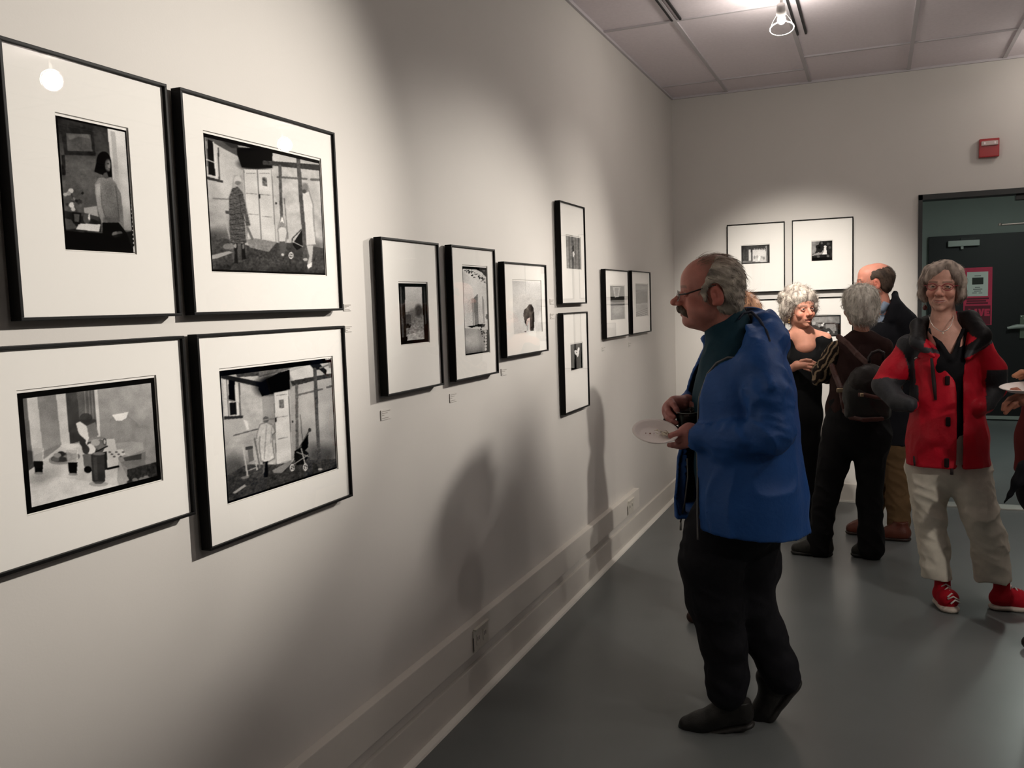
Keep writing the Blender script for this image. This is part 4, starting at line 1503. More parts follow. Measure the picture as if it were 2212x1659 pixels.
    def mesh(s, smooth=1):
        f = s.f
        f[0], f[-1], f[:, 0], f[:, -1], f[:, :, 0], f[:, :, -1] = 1, 1, 1, 1, 1, 1
        ins = f < 0
        c = [ins[a:a - 1 or None, b:b - 1 or None, d:d - 1 or None] for a in (0, 1) for b in (0, 1) for d in (0, 1)]
        anyi = c[0].copy()
        alli = c[0].copy()
        for q in c[1:]:
            anyi |= q
            alli &= q
        cells = np.argwhere(anyi & ~alli)
        idx = np.full(anyi.shape, -1, np.int64)
        idx[tuple(cells.T)] = np.arange(len(cells))
        corner = np.array([(a, b, d) for a in (0, 1) for b in (0, 1) for d in (0, 1)])
        vals = np.stack([f[cells[:, 0] + a, cells[:, 1] + b, cells[:, 2] + d] for a, b, d in corner], 1)
        acc = np.zeros((len(cells), 3))
        cnt = np.zeros(len(cells))
        for i in range(8):
            for j in range(i + 1, 8):
                if np.abs(corner[i] - corner[j]).sum() != 1:
                    continue
                va, vb = vals[:, i], vals[:, j]
                k = (va < 0) != (vb < 0)
                t = va[k] / (va[k] - vb[k])
                acc[k] += corner[i] + t[:, None] * (corner[j] - corner[i])
                cnt[k] += 1
        V = s.lo + (cells + acc / cnt[:, None]) * s.vox
        F = []
        for ax in range(3):
            o = [i for i in range(3) if i != ax]
            a0 = [slice(1, -1)] * 3
            a1 = [slice(1, -1)] * 3
            a0[ax] = slice(0, -1)
            a1[ax] = slice(1, None)
            A, B = ins[tuple(a0)], ins[tuple(a1)]
            e = np.argwhere(A != B)
            if not len(e):
                continue
            flip = A[tuple(e.T)]
            off = np.ones(3, int)
            off[ax] = 0
            e = e + off
            q = []
            for (u, v) in ((-1, -1), (0, -1), (0, 0), (-1, 0)):
                g = e.copy()
                g[:, o[0]] += u
                g[:, o[1]] += v
                q.append(idx[tuple(g.T)])
            q = np.stack(q, 1)
            if ax == 1:
                flip = ~flip
            q[~flip] = q[~flip][:, ::-1]
            F.append(q)
        F = np.concatenate(F)
        F = F[(F >= 0).all(1)]
        for _ in range(smooth):
            acc = np.zeros_like(V)
            cnt = np.zeros(len(V))
            for a, b in ((0, 1), (1, 2), (2, 3), (3, 0)):
                for p, q in ((a, b), (b, a)):
                    for d in range(3):
                        acc[:, d] += np.bincount(F[:, p], V[F[:, q], d], len(V))
                    cnt += np.bincount(F[:, p], minlength=len(V))
            m = cnt > 0
            V[m] = V[m] * 0.5 + 0.5 * acc[m] / cnt[m][:, None]
        return V, F


def wrinkle(amp, freq, d, stretch=4.0, seed=0.0, soft=1.0):
    """fold-like displacement, folds running along direction d"""
    d = nrm(d)
    a = nrm(np.cross(d, [0.3, 0.5, 0.8]))
    b = np.cross(d, a)

    def fn(P):
        u, v, w = P @ d, P @ a, P @ b
        wx = vnoise(u * freq * .5, v * freq * .5, w * freq * .5, seed + 5) - 0.5
        n = vnoise(u * freq / stretch + wx, v * freq + wx * 1.5, w * freq, seed)
        r = 1 - np.abs(2 * n - 1) ** soft
        return -amp * (r - 0.5)
    return fn


class Frame3:
    """local frame: x to the subject's left, y forward, z up"""

    def __init__(s, o, f, u=(0, 0, 1), S=1.0):
        s.o = np.asarray(o, float)
        s.y = nrm(f)
        s.x = nrm(np.cross(u, s.y)) * 1.0
        s.z = np.cross(s.y, s.x)
        s.S = S
        s.A = np.array([s.x, s.y, s.z])

    def p(s, x, y, z):
        return s.o + s.S * (x * s.x + y * s.y + z * s.z)

    def inv(s, P):
        return ((P - s.o) @ s.A.T) / s.S


def join_meshes(parts):
    V, F, C, n = [], [], [], 0
    for v, f, c in parts:
        V.append(v)
        F.append(f + n)
        C.append(np.broadcast_to(np.asarray(c, float), v.shape))
        n += len(v)
    return np.concatenate(V), np.concatenate(F), np.concatenate(C)


# ------------------------------------------------------------------ people
M_SKIN = mat('skin', attr='Col', rough=0.5, spec=0.35, sss=0.12, var=0.05, vscale=45, bump=0.10, bscale=220)
M_CLOTH = mat('cloth', attr='Col', rough=0.8, spec=0.2, var=0.06, vscale=30, bump=0.10, bscale=400)
M_SHELLCLOTH = mat('nylon_shell_cloth', attr='Col', rough=0.55, spec=0.3, var=0.07, vscale=20, bump=0.15, bscale=70)
M_HAIR = mat('hair', attr='Col', rough=0.6, spec=0.25, var=0.12, vscale=60, bump=0.25, bscale=160)
M_LEATHER = mat('leather', attr='Col', rough=0.45, spec=0.4, var=0.10, vscale=30, bump=0.15, bscale=200)


class Person:
    def __init__(s, px, py, label, name='person'):
        s.P0 = on_axis(px, py, 2, 0.0)
        d = s.P0 - CAM
        d[2] = 0
        s.D = nrm(d)
        s.R = np.array([s.D[1], -s.D[0], 0.0])
        s.c2 = 1.0 / (1.0 + ((px - IW / 2) / FPX) ** 2)
        s.root = empty(name, s.P0, label, 'person')

    def at(s, px, py, b=0.0):
        r = ray(px, py)
        t = ((s.P0 - CAM) @ s.D + b) / (r @ s.D)
        return CAM + t * r

    def m(s, npx, b=0.0):
        return npx / FPX * ((s.P0 - CAM) @ s.D + b) * s.c2

    def dir(s, r, d, u=0.0):
        return nrm(s.R * r + s.D * d + np.array([0, 0, u]))

    def add(s, name, V, F, col, m, label=None, parent=None):
        c = np.broadcast_to(np.asarray(col, float), V.shape)
        o = new_mesh(name, V, F, m, parent or s.root, True, colors=c, origin=s.P0)
        if label:
            o['label'] = label
        return o

    def build(s, mb, name, m, parent=None, label=None, smooth=True):
        o = mb.build(name, m, parent or s.root, smooth, origin=s.P0)
        if label:
            o['label'] = label
        return o


def bounds(pts, m):
    p = np.asarray(pts, float)
    return p.min(0) - m, p.max(0) + m


def sculpt_head(H, vox, neck_to, neck_r, female=False, brow=(0.3, 0.25, 0.2), skin=(0.5, 0.3, 0.22), lip=None, nose=1.0, smile=0.0,
                open_mouth=0.0, jowl=0.0, extra=None, chest=None, neck_from=None, cran=(-.018, .098), zl=1.0):
    lo, hi = bounds([H.p(x, y, z) for x in (-.1, .1) for y in (-.125, .14) for z in (-.13, .135)] + [np.asarray(neck_to)] + ([np.asarray(c) for c in chest[0]] if chest else []),
                    0.02 + (chest[1] if chest else neck_r * 0.4))
    s = Sculpt(lo, hi, vox)
    S = H.S
    A = H.A
    Q = lambda c: H.p(c[0], c[1], c[2] * zl if c[2] < 0 else c[2])
    E = lambda c, r, k=.01, sub=False, ax=None: s.ell(Q(c), np.array(r) * S * (1, 1, zl if c[2] < -.02 else 1), A if ax is None else ax, k * S, sub)
    K = lambda a, b, ra, rb, k=.006, sub=False: s.cone(Q(a), Q(b), ra * S, rb * S, k * S, sub)
    fw = 0.93 if female else 1.0
    E((0, cran[0], .042), (.076, cran[1], .080))
    E((0, .020, -.015), (.064 * fw, .070, .090), .03)
    E((0, .046, .050), (.058, .046, .052), .03)
    E((0, .030, -.066), ((.052 + jowl) * fw, .058, .044), .025)
    E((0, .077, -.099), (.021 * fw, .018, .016), .022)
    if jowl:
        E((0, .040, -.102), (.045, .045, .020), .03)
    for q in (-1, 1):
        E((q * .041 * fw, .066, -.034 + smile * .004), (.024, .021 + smile * .003, .022), .016)
        K((q * .044, .072, .021), (q * .012, .090, .017), .009, .009, .014)
        E((q * .031, .106, .001), (.019, .018, .0115), .010, True)
    for q in (-1, 1):
        E((q * .031, .0770, 0), (.0130, .0130, .0130), .001)
        for (za, zb, zc, r) in ((.003, .0088 - smile * .0015, .002, .0026), (-.004, -.0085 + smile * .0025, -.003, .0026)):
            K((q * .0165, .0865, za * .6), (q * .031, .0905, zb), r, r, .003)
            K((q * .031, .0905, zb), (q * .0455, .0825, zc * .6), r, r, .003)
    n = nose
    K((0, .086, .012), (0, .086 + .030 * n, -.028), .0085, .0105, .009)
    K((0, .074, .004), (0, .086 + .012 * n, -.034), .011, .015, .010)
    E((0, .087 + .031 * n, -.031), (.0125, .0115, .0110), .007)
    for q in (-1, 1):
        E((q * .0135, .085 + .017 * n, -.036), (.0085, .0125, .0085), .005)
        E((q * .006, .088 + .022 * n, -.0435), (.0035, .005, .004), .002, True)
    E((0, .080, -.060), (.030, .020, .027), .012)
    w, zu = .024 + .005 * smile, -.062
    for q in (-1, 1):
        K((0, .0995, zu), (q * w, .086, -.067 + .006 * smile), .0046, .0026, .004)
        K((0, .0975, -.0755 - open_mouth * .006), (q * w * .85, .086, -.070 + .005 * smile), .0062, .003, .004)
        K((0, .103, -.0685 - open_mouth * .003), (q * w, .090, -.068 + .006 * smile), .0016 + open_mouth * .004, .0012, .002, True)
        if smile:
            K((q * .022, .088, -.045), (q * .040, .074, -.070), .0030, .0030, .008, True)
    for q in (-1, 1):
        ea = np.array([H.x, nrm(H.y * .94 - H.z * .28), nrm(H.z * .94 + H.y * .28)])
        ea[0] = nrm(np.cross(ea[1], ea[2]))
        E((q * .078, -.010, -.008), (.009, .019, .034), .006, False, ea)
        E((q * .089, -.006, -.008), (.010, .010, .020), .005, True, ea)
        E((q * .079, .000, -.010), (.006, .006, .008), .004)
        E((q * .077, -.004, -.036), (.0065, .009, .010), .005)
    nf = H.p(0, -.022, -.055) if neck_from is None else neck_from
    s.cone(nf, neck_to, neck_r * .95, neck_r, .03)
    if chest:
        for a, b, ra, rb in chest[2]:
            s.cone(a, b, ra, rb, .035)
    if extra:
        extra(s, H)
    V, F = s.mesh(1)
    # colours
    L = H.inv(V)
    L[:, 2] = np.where(L[:, 2] < 0, L[:, 2] / zl, L[:, 2])
    col = np.tile(np.array(skin, float), (len(V), 1))
    x, y, z = L[:, 0], L[:, 1], L[:, 2]
    ax = np.abs(x)

    def mix(w, c):
        w = np.clip(w, 0, 1)[:, None]
        col[:] = col * (1 - w) + np.array(c) * w
    red = np.array(skin) * (1.12, .78, .74)
    mix(0.55 * np.exp(-(((ax - .042) / .022) ** 2 + ((z + .036) / .022) ** 2)) * (y > .03), red)
    mix(0.6 * np.exp(-((x / .016) ** 2 + ((z + .033) / .018) ** 2)) * (y > .1), red)
    mix(0.7 * (ax > .074) * (np.abs(z + .008) < .05) * (np.abs(y + .01) < .04), red)
    lipc = np.array(lip if lip is not None else np.array(skin) * (1.0, .62, .60))
    lw = np.clip((.0085 - np.abs(z + .0685 - .006 * smile * (ax / w) ** 2) - .010 * (ax / w) ** 3) / .003, 0, 1) * (y > .082) * (ax < w)
    mix(lw * .85, lipc)
    mix(np.clip((.0030 - .0014 * (smile > .5) + open_mouth * .003 - np.abs(z + .0687 - .006 * smile * (ax / w) ** 2)) / .0015, 0, 1) * (y > .078) * (ax < w) * .8, lipc * .25 if smile < .5 else (.55, .48, .43))
    bw = np.clip((.0055 - np.abs(z - .0225 + .10 * (ax - .030) ** 2 * 30) ) / .002, 0, 1) * (y > .06) * (ax > .010) * (ax < .050)
    mix(bw * .8, brow)
    ed = np.sqrt((ax - .031) ** 2 + (y - .077) ** 2 + z ** 2)
    em = (ed < .0148) & (np.abs(z) < .0048) & (y > .083) & (np.abs(ax - .031) < .0125)
    mix(em * 1.0, (.46, .42, .39))
    ir = em & (((ax - .031) ** 2 + z ** 2) < .0062 ** 2)
    mix(ir * 1.0, (.06, .045, .035))
    lid = (ed < .0185) & (y > .078) & ~em & (np.abs(z) < .012)
    mix(lid * .35, np.array(skin) * (.55, .42, .40))
    return V, F, col, L


def strands(V, F, n, length, flow, spread, r, seed, base_in=0.002, curl=0.0, segs=4, sel=None):
    """thin tapered hair strands growing from a surface"""
    g = np.random.default_rng(seed)
    q = V[F]
    nor = np.cross(q[:, 2] - q[:, 0], q[:, 3] - q[:, 1])
    nor /= np.linalg.norm(nor, axis=1)[:, None] + 1e-12
    cen = q.mean(1)
    pool = np.arange(len(F)) if sel is None else np.nonzero(sel(cen))[0]
    k = g.choice(pool, n)
    P, N = cen[k] + g.normal(0, .003, (n, 3)), nor[k]
    Dv = flow(P, N) + g.normal(0, spread, (n, 3))
    Dv /= np.linalg.norm(Dv, axis=1)[:, None] + 1e-9
    ln = length * g.uniform(.6, 1.2, n)
    up = np.cross(Dv, g.normal(0, 1, (n, 3)))
    up /= np.linalg.norm(up, axis=1)[:, None] + 1e-9
    sd = np.cross(Dv, up)
    ph = g.uniform(0, 6.28, n)
    VV = np.zeros((n, segs, 3, 3))
    for i in range(segs):
        t = i / (segs - 1)
        c = P - N * base_in + Dv * (ln * t)[:, None] + N * (ln * t * (1 - t) * 0.35)[:, None]
        if curl:
            c = c + up * (curl * np.sin(ph + 5 * t) * t)[:, None] + sd * (curl * np.cos(ph + 5 * t) * t)[:, None]
        rr = r * (1 - 0.85 * t)
        for j in range(3):
            a = 2 * math.pi * j / 3
            VV[:, i, j] = c + (up * math.cos(a) + sd * math.sin(a)) * rr
    FF = []
    b = np.arange(n)[:, None] * segs * 3
    for i in range(segs - 1):
        for j in range(3):
            FF.append(b + np.array([[i * 3 + j, i * 3 + (j + 1) % 3, (i + 1) * 3 + (j + 1) % 3, (i + 1) * 3 + j]]))
    return VV.reshape(-1, 3), np.concatenate(FF), segs * 3
# ------------------------------------------------------------------ man in the blue rain jacket, holding a plate and a cup
def interp_px(tab, z):
    t = np.array(tab, float)
    o = np.argsort(t[:, 0])
    return [np.interp(z, t[o, 0], t[o, i]) for i in range(1, t.shape[1])]


def foot_shoe(s_pts, vox, prims):
    lo, hi = bounds(s_pts, 0.12)
    s = Sculpt(lo, hi, vox)
    prims(s)
    return s


def make_blue_man():
    p = Person(1590, 1566, 'grey-haired man in a blue rain jacket looking at the wall with plate and cup')
    at, R, D, U = p.at, p.R, p.D, np.array([0, 0, 1.0])
    m = p.m
    th = math.radians(20)
    fw = -R * math.cos(th) - D * math.sin(th)      # torso forward
    lf = R * math.sin(th) - D * math.cos(th)       # his left, towards the viewer
    # ---------------- head
    hf = nrm(-R * 0.985 - D * 0.03 + U * 0.015)
    H = Frame3(at(1541.5, 633.5, 0.0), hf, U, 1.135)
    skin = srgb((0.70, 0.46, 0.41))

    def extra(s, H):
        S = H.S
        s.ell(H.p(0, .045, .040), np.array([.058, .058, .050]) * S, H.A, .02)      # high forehead
        s.cone(H.p(0, .055, -.080), H.p(0, .010, -.095), .020 * S, .030 * S, .03)   # soft throat
        for q in (-1, 1):
            s.ell(H.p(q * .046, .040, -.058), np.array([.024, .040, .028]) * S, H.A, .02)

    V, F, col, L = sculpt_head(H, 0.0026, at(1588, 752, 0.02), m(41), skin=skin, brow=srgb((.50, .36, .31)), nose=1.22, jowl=.002, extra=extra, cran=(-.004, .084), zl=.87,
                               neck_from=at(1572, 690, 0.0))
    hc = srgb((.50, .44, .39))
    # thin combed-back hair on the crown, painted where the scalp shows through
    sc = np.clip((.050 - L[:, 1]) / .03, 0, 1) * np.clip((L[:, 2] - .055) / .02, 0, 1) * .55
    col = col * (1 - sc[:, None]) + np.array(srgb((.47, .36, .31))) * sc[:, None]
    # beard shadow
    bs = np.clip((-.055 - L[:, 2]) / .02, 0, 1) * (L[:, 1] > -.01) * .18
    col = col * (1 - bs[:, None]) + np.array(srgb((.42, .34, .31))) * bs[:, None]
    parts = [(V, F, col)]

    # ---------------- hands
    def hand(palm, fingers, rf, lo_hi, vox=0.0022):
        s = Sculpt(*bounds(lo_hi, .03), vox)
        for a, b, ra, rb in palm:
            s.cone(a, b, ra, rb, .012)
        for pts, r0, r1 in fingers:
            rs = np.linspace(r0, r1, len(pts))
            s.chain(pts, rs, .0035)
        V, F = s.mesh(1)
        return V, F
    Z = lambda x, y, b: at(1360 + x / 9.215, 820 + y / 9.215, b)
    hskin = np.array(srgb((.66, .43, .40)))
    # near hand (his left): thumb on the plate, fingers under it
    bn = -.15
    pl = [(Z(1370, 1090, bn), Z(1190, 1060, bn), .030, .032), (Z(1190, 1060, bn), Z(1060, 1110, bn + .005), .032, .026),
          (Z(1230, 1180, bn), Z(1050, 1230, bn + .01), .032, .024), (Z(1180, 1010, bn), Z(1080, 1040, bn - .01), .024, .020)]
    fi = [([Z(1110, 1030, bn - .015), Z(960, 1080, bn - .025), Z(870, 1105, bn - .028), Z(815, 1120, bn - .028)], .0145, .0095),
          ([Z(1060, 1180, bn - .01), Z(965, 1210, bn - .012), Z(975, 1275, bn + .01), Z(940, 1300, bn + .035)], .0125, .0095),
          ([Z(1070, 1250, bn + .01), Z(960, 1290, bn + .01), Z(860, 1305, bn + .02), Z(790, 1300, bn + .03)], .0125, .0090),
          ([Z(1090, 1290, bn + .02), Z(980, 1325, bn + .025), Z(880, 1320, bn + .035)], .0120, .0085),
          ([Z(1120, 1310, bn + .03), Z(1010, 1340, bn + .04), Z(930, 1335, bn + .05)], .0110, .0080)]
    Vh, Fh = hand(pl, fi, None, [Z(760, 880, bn - .04), Z(1450, 1380, bn + .06)])
    parts.append((Vh, Fh, hskin))
    # far hand (his right) round the cup
    bf = -.045
    pl = [(Z(1060, 470, bf + .035), Z(900, 470, bf + .025), .026, .026), (Z(900, 470, bf + .02), Z(790, 620, bf + .02), .024, .026),
          (Z(800, 560, bf + .02), Z(800, 760, bf + .025), .026, .022), (Z(1150, 440, bf + .07), Z(960, 480, bf + .035), .028, .026)]
    fi = [([Z(830, 440, bf), Z(880, 500, bf - .022), Z(930, 590, bf - .034), Z(962, 640, bf - .036)], .0120, .0085),
          ([Z(760, 560, bf), Z(770, 640, bf - .022), Z(830, 710, bf - .036), Z(885, 745, bf - .040)], .0125, .0085),
          ([Z(745, 680, bf), Z(775, 770, bf - .022), Z(860, 830, bf - .036), Z(935, 865, bf - .038)], .0120, .0085),
          ([Z(760, 800, bf + .01), Z(800, 890, bf - .012), Z(880, 945, bf - .026), Z(950, 975, bf - .028)], .0110, .0080),
          ([Z(930, 430, bf + .03), Z(1080, 450, bf + .035), Z(1230, 500, bf + .035), Z(1370, 530, bf + .03)], .0135, .0090)]
    Vh, Fh = hand(pl, fi, None, [Z(660, 360, bf - .05), Z(1430, 1040, bf + .09)])
    parts.append((Vh, Fh, hskin))
    # hidden core of the body under the clothes
    s = Sculpt(*bounds([at(1450, 700, -.25), at(1700, 1500, .25)], .08), .012)
    s.chain([at(1588, 730, 0), at(1590, 850, 0), at(1588, 1000, 0), at(1588, 1110, 0)], [.075, .125, .125, .12], .04)
    s.chain([at(1555, 1120, -.07), at(1540, 1300, -.07), at(1566, 1500, -.06)], [.075, .055, .04], .03)
    s.chain([at(1610, 1120, .07), at(1620, 1300, .06), at(1690, 1450, .06)], [.075, .055, .04], .03)
    s.chain([at(1642, 780, -.16), at(1668, 930, -.22), at(1525, 943, -.16)], [.05, .042, .03], .02)
    s.chain([at(1560, 780, .16), at(1560, 920, .18), at(1480, 875, .03)], [.05, .042, .028], .02)
    Vb, Fb = s.mesh(1)
    parts.append((Vb, Fb, np.array(skin)))
    Vall, Fall, Call = join_meshes(parts)
    p.add('body', Vall, Fall, Call, M_SKIN)

    # ---------------- hair (back and sides) and moustache
    s = Sculpt(*bounds([H.p(a, b, c) for a in (-.1, .1) for b in (-.14, .06) for c in (-.11, .14)], .02), .003)
    S = H.S
    s.ell(H.p(0, -.004, .042), np.array([.081, .089, .082]) * S, H.A, .01)
    s.ell(H.p(0, -.020, .026), np.array([.083, .074, .086]) * S, H.A, .02)
    s.ell(H.p(0, -.043, -.040), np.array([.066, .050, .048]) * S, H.A, .03)
    for q in (-1, 1):
        s.cone(H.p(q * .070, .028, .010), H.p(q * .072, .022, -.020), .012 * S, .007 * S, .015)
        s.ell(H.p(q * .078, -.004, -.012), np.array([.03, .028, .046]) * S, H.A, .008, True)
    s.cut(H.p(0, .030, .03), H.y * 1.0 + H.z * .45)
    # bald crown
    s.ell(H.p(0, .005, .150), np.array([.048, .105, .050]) * S, H.A, .012, True)
    fl = nrm(-H.y * .8 - H.z * .5)
    s.warp(wrinkle(.006, 50, fl, 7, 1.3))
    s.warp(wrinkle(.003, 140, fl, 8, 2.9))
    Vh, Fh = s.mesh(1)
    n1 = vnoise(*(Vh @ np.array([fl, np.cross(fl, U), U]).T * np.array([14, 70, 70])).T)
    lo_, hi_ = np.array(srgb((.42, .39, .36))), np.array(srgb((.74, .70, .64)))
    hcol = lo_ + (hi_ - lo_) * np.clip(n1 * 1.5 - .25, 0, 1)[:, None]
    LL = H.inv(Vh)
    top = np.clip((LL[:, 2] - .075) / .03, 0, 1)[:, None] * .7
    hcol = hcol * (1 - top) + np.array(srgb((.46, .38, .33))) * top
    ho = p.add('hair', Vh, Fh, hcol, M_HAIR)

    def flow(Pp, N):
        w = np.clip((H.inv(Pp)[:, 2] + .02) / .06, 0, 1)[:, None]
        d = w * (-H.y * .9 - H.z * .35) + (1 - w) * (-H.y * .35 - H.z * .95)
        return d - N * (d * N).sum(1)[:, None] + N * .05
    Vs, Fs, kk = strands(Vh, Fh, 1000, .030, flow, .06, .0009, 5)
    g = np.random.default_rng(8)
    cs = np.repeat(lo_ + (hi_ - lo_) * g.random((1000, 1)), kk, 0)
    p.add('hair_strands', Vs, Fs, cs, M_HAIR, parent=ho).location = (0, 0, 0)
    # combed strands over the crown
    def on_top(c):
        l = H.inv(c)
        return (l[:, 2] > .085) & (l[:, 1] < .055)

    def flow2(Pp, N):
        d = -H.y * 1.0 + N * 0
        return d - N * (d * N).sum(1)[:, None] + N * .03
    Vs, Fs, kk = strands(V, F, 550, .040, flow2, .06, .0007, 6, sel=on_top)
    cs = np.repeat(np.array(srgb((.45, .36, .31))) + (np.array(srgb((.62, .54, .47))) - np.array(srgb((.45, .36, .31)))) * g.random((550, 1)), kk, 0)
    p.add('crown_strands', Vs, Fs, cs, M_HAIR, parent=ho)

    s = Sculpt(*bounds([H.p(a, b, c) for a in (-.05, .05) for b in (.06, .13) for c in (-.1, -.03)], .01), .002)
    for q in (-1, 1):
        s.chain([H.p(0, .107, -.046), H.p(q * .018, .103, -.050), H.p(q * .034, .088, -.060), H.p(q * .039, .076, -.074)], np.array([.008, .0105, .009, .005]) * S, .006)
    s.warp(wrinkle(.004, 160, nrm(-H.z + H.x * .4), 7, 4.1))
    Vm, Fm = s.mesh(1)
    p.add('moustache', Vm, Fm, srgb((.30, .25, .21)), M_HAIR)

    # ---------------- glasses
    gl = MB()
    for q in (-1, 1):
        gl.tube([H.p(q * .080, -.006, .024), H.p(q * .079, .03, .016), H.p(q * .073, .085, -.001), H.p(q * .062, .108, -.003)], .0028, 8)
    go = p.build(gl, 'glasses', mat('dark_temple', srgb((.12, .07, .07)), rough=.35), label='dark-armed spectacles')
    for q in (-1, 1):
        pts = [H.p(q * (.033 + .023 * math.cos(t)), .113 - .008 * abs(math.cos(t)) * (1 if math.cos(t) > 0 else .2), -.006 + .017 * math.sin(t)) for t in np.linspace(0, 2 * math.pi, 20)[:-1]]
        p.build(MB().tube(pts, .0011, 6, closed=True), 'lens_rim', M_STEEL, go)
        n0 = MB()
        n0.v = [tuple(v) for v in pts]
        n0.f = [list(range(len(pts)))]
        p.build(n0, 'lens', M_SHADE_LENS, go)
    p.build(MB().tube([H.p(-.011, .113, -.002), H.p(0, .117, .001), H.p(.011, .113, -.002)], .0012, 6), 'bridge', M_STEEL, go)

    # ---------------- turtleneck
    s = Sculpt(*bounds([at(1455, 660, -.24), at(1730, 1080, .26)], .02), .006)
    s.chain([at(1582, 752, 0), at(1589, 800, 0), at(1592, 860, 0), at(1593, 930, 0), at(1592, 1010, 0), at(1592, 1060, 0)],
            [m(56), m(78), m(90), m(92), m(90), m(86)], .03, flat=(lf, 1.18))
    s.chain([at(1586, 740, 0), at(1572, 706, 0), at(1556, 680, 0)], [m(55), m(46), m(43)], .025)
    c0 = at(1561, 692, 0)
    s.cut(c0, p.dir(-46 / 82, 0, 1.0) * 1.0 + U * 0.0 if False else nrm(-R * .55 + U * .83))
    s.warp(wrinkle(.010, 18, nrm(fw * .3 - U), 3, 7.0))
    Vt, Ft = s.mesh(1)
    p.add('turtleneck', Vt, Ft, srgb((.075, .20, .25)), M_CLOTH, 'dark teal turtleneck')

    # ---------------- jacket: open shell
    AX = [(at(1594, y, 0)[2], *at(x, y, 0)) for x, y in ((1590, 700), (1597, 780), (1597, 850), (1597, 930), (1596, 1010), (1596, 1080), (1595, 1150))]
    s = Sculpt(*bounds([at(1425, 655, -.34), at(1770, 1165, .34)], .03), .0062)
    ch = [(1594, 752, 72), (1596, 795, 100), (1597, 850, 116), (1597, 930, 122), (1596, 1010, 130), (1597, 1080, 140), (1598, 1175, 151)]
    s.chain([at(x, y, 0) for x, y, r in ch], [m(r) for x, y, r in ch], .03, flat=(lf, 1.16))
    sh_n, sh_f = at(1640, 786, -.165), at(1560, 782, .165)
    s.cone(at(1588, 742, 0), sh_n, m(42), m(44), .05)
    s.cone(at(1588, 742, 0), sh_f, m(42), m(42), .05)
    # angle of the front opening, measured about the torso axis from image-left towards the viewer
    zt = [at(1594, y, 0)[2] for y in (690, 740, 765, 778, 800, 850, 930, 1000, 1080, 1150)]
    near = np.radians([108, 100, 84, 66, 52, 46, 46, 50, 54, 57])
    far = np.radians([-60, -45, -38, -34, -28, -20, -8, 4, 18, 28])
    o = np.argsort(zt)
    dn = nrm(-U + fw * .12)
    s.warp(lambda P_: wrinkle(.020, 10, dn, 3.5, 11.0, .7)(P_) * np.clip((at(1594, 985, 0)[2] + .12 - P_[:, 2]) / .2, .35, 1), .04)
    # cut below the hem (hem tilts up towards the back and far front)
    s.cut(at(1580, 1148, -.16), nrm(-U + R * (-.10)))
    s.shell(.014)
    X, Y, Zg = s.grid()
    zc = s.ax[2]
    t = np.array(AX)
    oo = np.argsort(t[:, 0])
    cx = np.interp(zc, t[oo, 0], t[oo, 1])[None, None, :]
    cy = np.interp(zc, t[oo, 0], t[oo, 2])[None, None, :]
    lr = (X - cx) * R[0] + (Y - cy) * R[1]
    ld = (X - cx) * D[0] + (Y - cy) * D[1]
    ang = np.arctan2(-ld, -lr)
    na = np.interp(zc, np.array(zt)[o], near[o])[None, None, :]
    fa = np.interp(zc, np.array(zt)[o], far[o])[None, None, :]
    rad = np.sqrt(lr * lr + ld * ld)
    g1 = np.minimum(np.sin(np.clip(na - ang, -1.5, 1.5)), np.sin(np.clip(ang - fa, -1.5, 1.5))) * rad
    s.f = np.maximum(s.f, g1.astype(np.float32))
    # neck hole
    s.cone(at(1590, 770, 0), at(1556, 660, 0), m(58), m(66), .02, True)
    tor = s.f
    s.f = np.full_like(tor, 9.0)
    # sleeves (solid), cuffs
    el_n, wr_n = at(1668, 934, -.245), at(1518, 944, -.175)
    s.chain([sh_n, at(1660, 850, -.215), el_n], [m(43), m(44), m(44)], .03)
    s.chain([el_n, at(1600, 948, -.222), wr_n], [m(42), m(38), m(27)], .015)
    s.cone(at(1540, 946, -.185), at(1508, 945, -.17), m(26), m(25), .006)
    s.ell(at(1572, 962, -.205), [m(42), .055, m(38)], np.array([R, D, U]), .02)
    el_f = at(1548, 918, .17)
    s.chain([sh_f, at(1550, 850, .19), el_f], [m(40), m(40), m(38)], .03)
    s.chain([el_f, at(1482, 872, .055)], [m(36), m(21)], .012)
    # hood: draped roll behind and beside the neck
    roll = [(1600, 772, -.135), (1632, 752, -.150), (1655, 728, -.09), (1652, 706, 0.0), (1622, 692, .08), (1580, 712, .13), (1525, 732, .125)]
    s.chain([at(*q) for q in roll], [m(9), m(24), m(30), m(32), m(26), m(20), m(9)], .02)
    s.ell(at(1670, 742, .0), [m(34), .13, m(38)], np.array([R, D, U]), .04)
    s.cone(at(1640, 700, -.02), at(1612, 682, .02), m(18), m(10), .02)
    # folds of the sleeves
    s.warp(wrinkle(.020, 15, nrm(-U * .7 + R * .7), 2.6, 21.0, .6), .04)
    s.warp(wrinkle(.008, 34, nrm(-U * .3 + R * .9 + D * .3), 2.6, 25.0, .8), .04)
    hh = np.clip(.5 + .5 * (s.f - tor) / .02, 0, 1)
    s.f = (s.f * (1 - hh) + tor * hh - .02 * hh * (1 - hh)).astype(np.float32)
    s.cone(at(1590, 745, 0), at(1560, 670, 0), m(50), m(55), .012, True)
    s.cone(at(1548, 947, -.190), at(1507, 945, -.171), m(27), m(26), .006)
    s.chain([at(1549, 930, -.215), at(1551, 950, -.225), at(1549, 972, -.21)], [m(5), m(6), m(5)], .004)
    s.cone(at(1511, 945, -.173), at(1486, 943, -.158), m(19), m(20), .003, True)
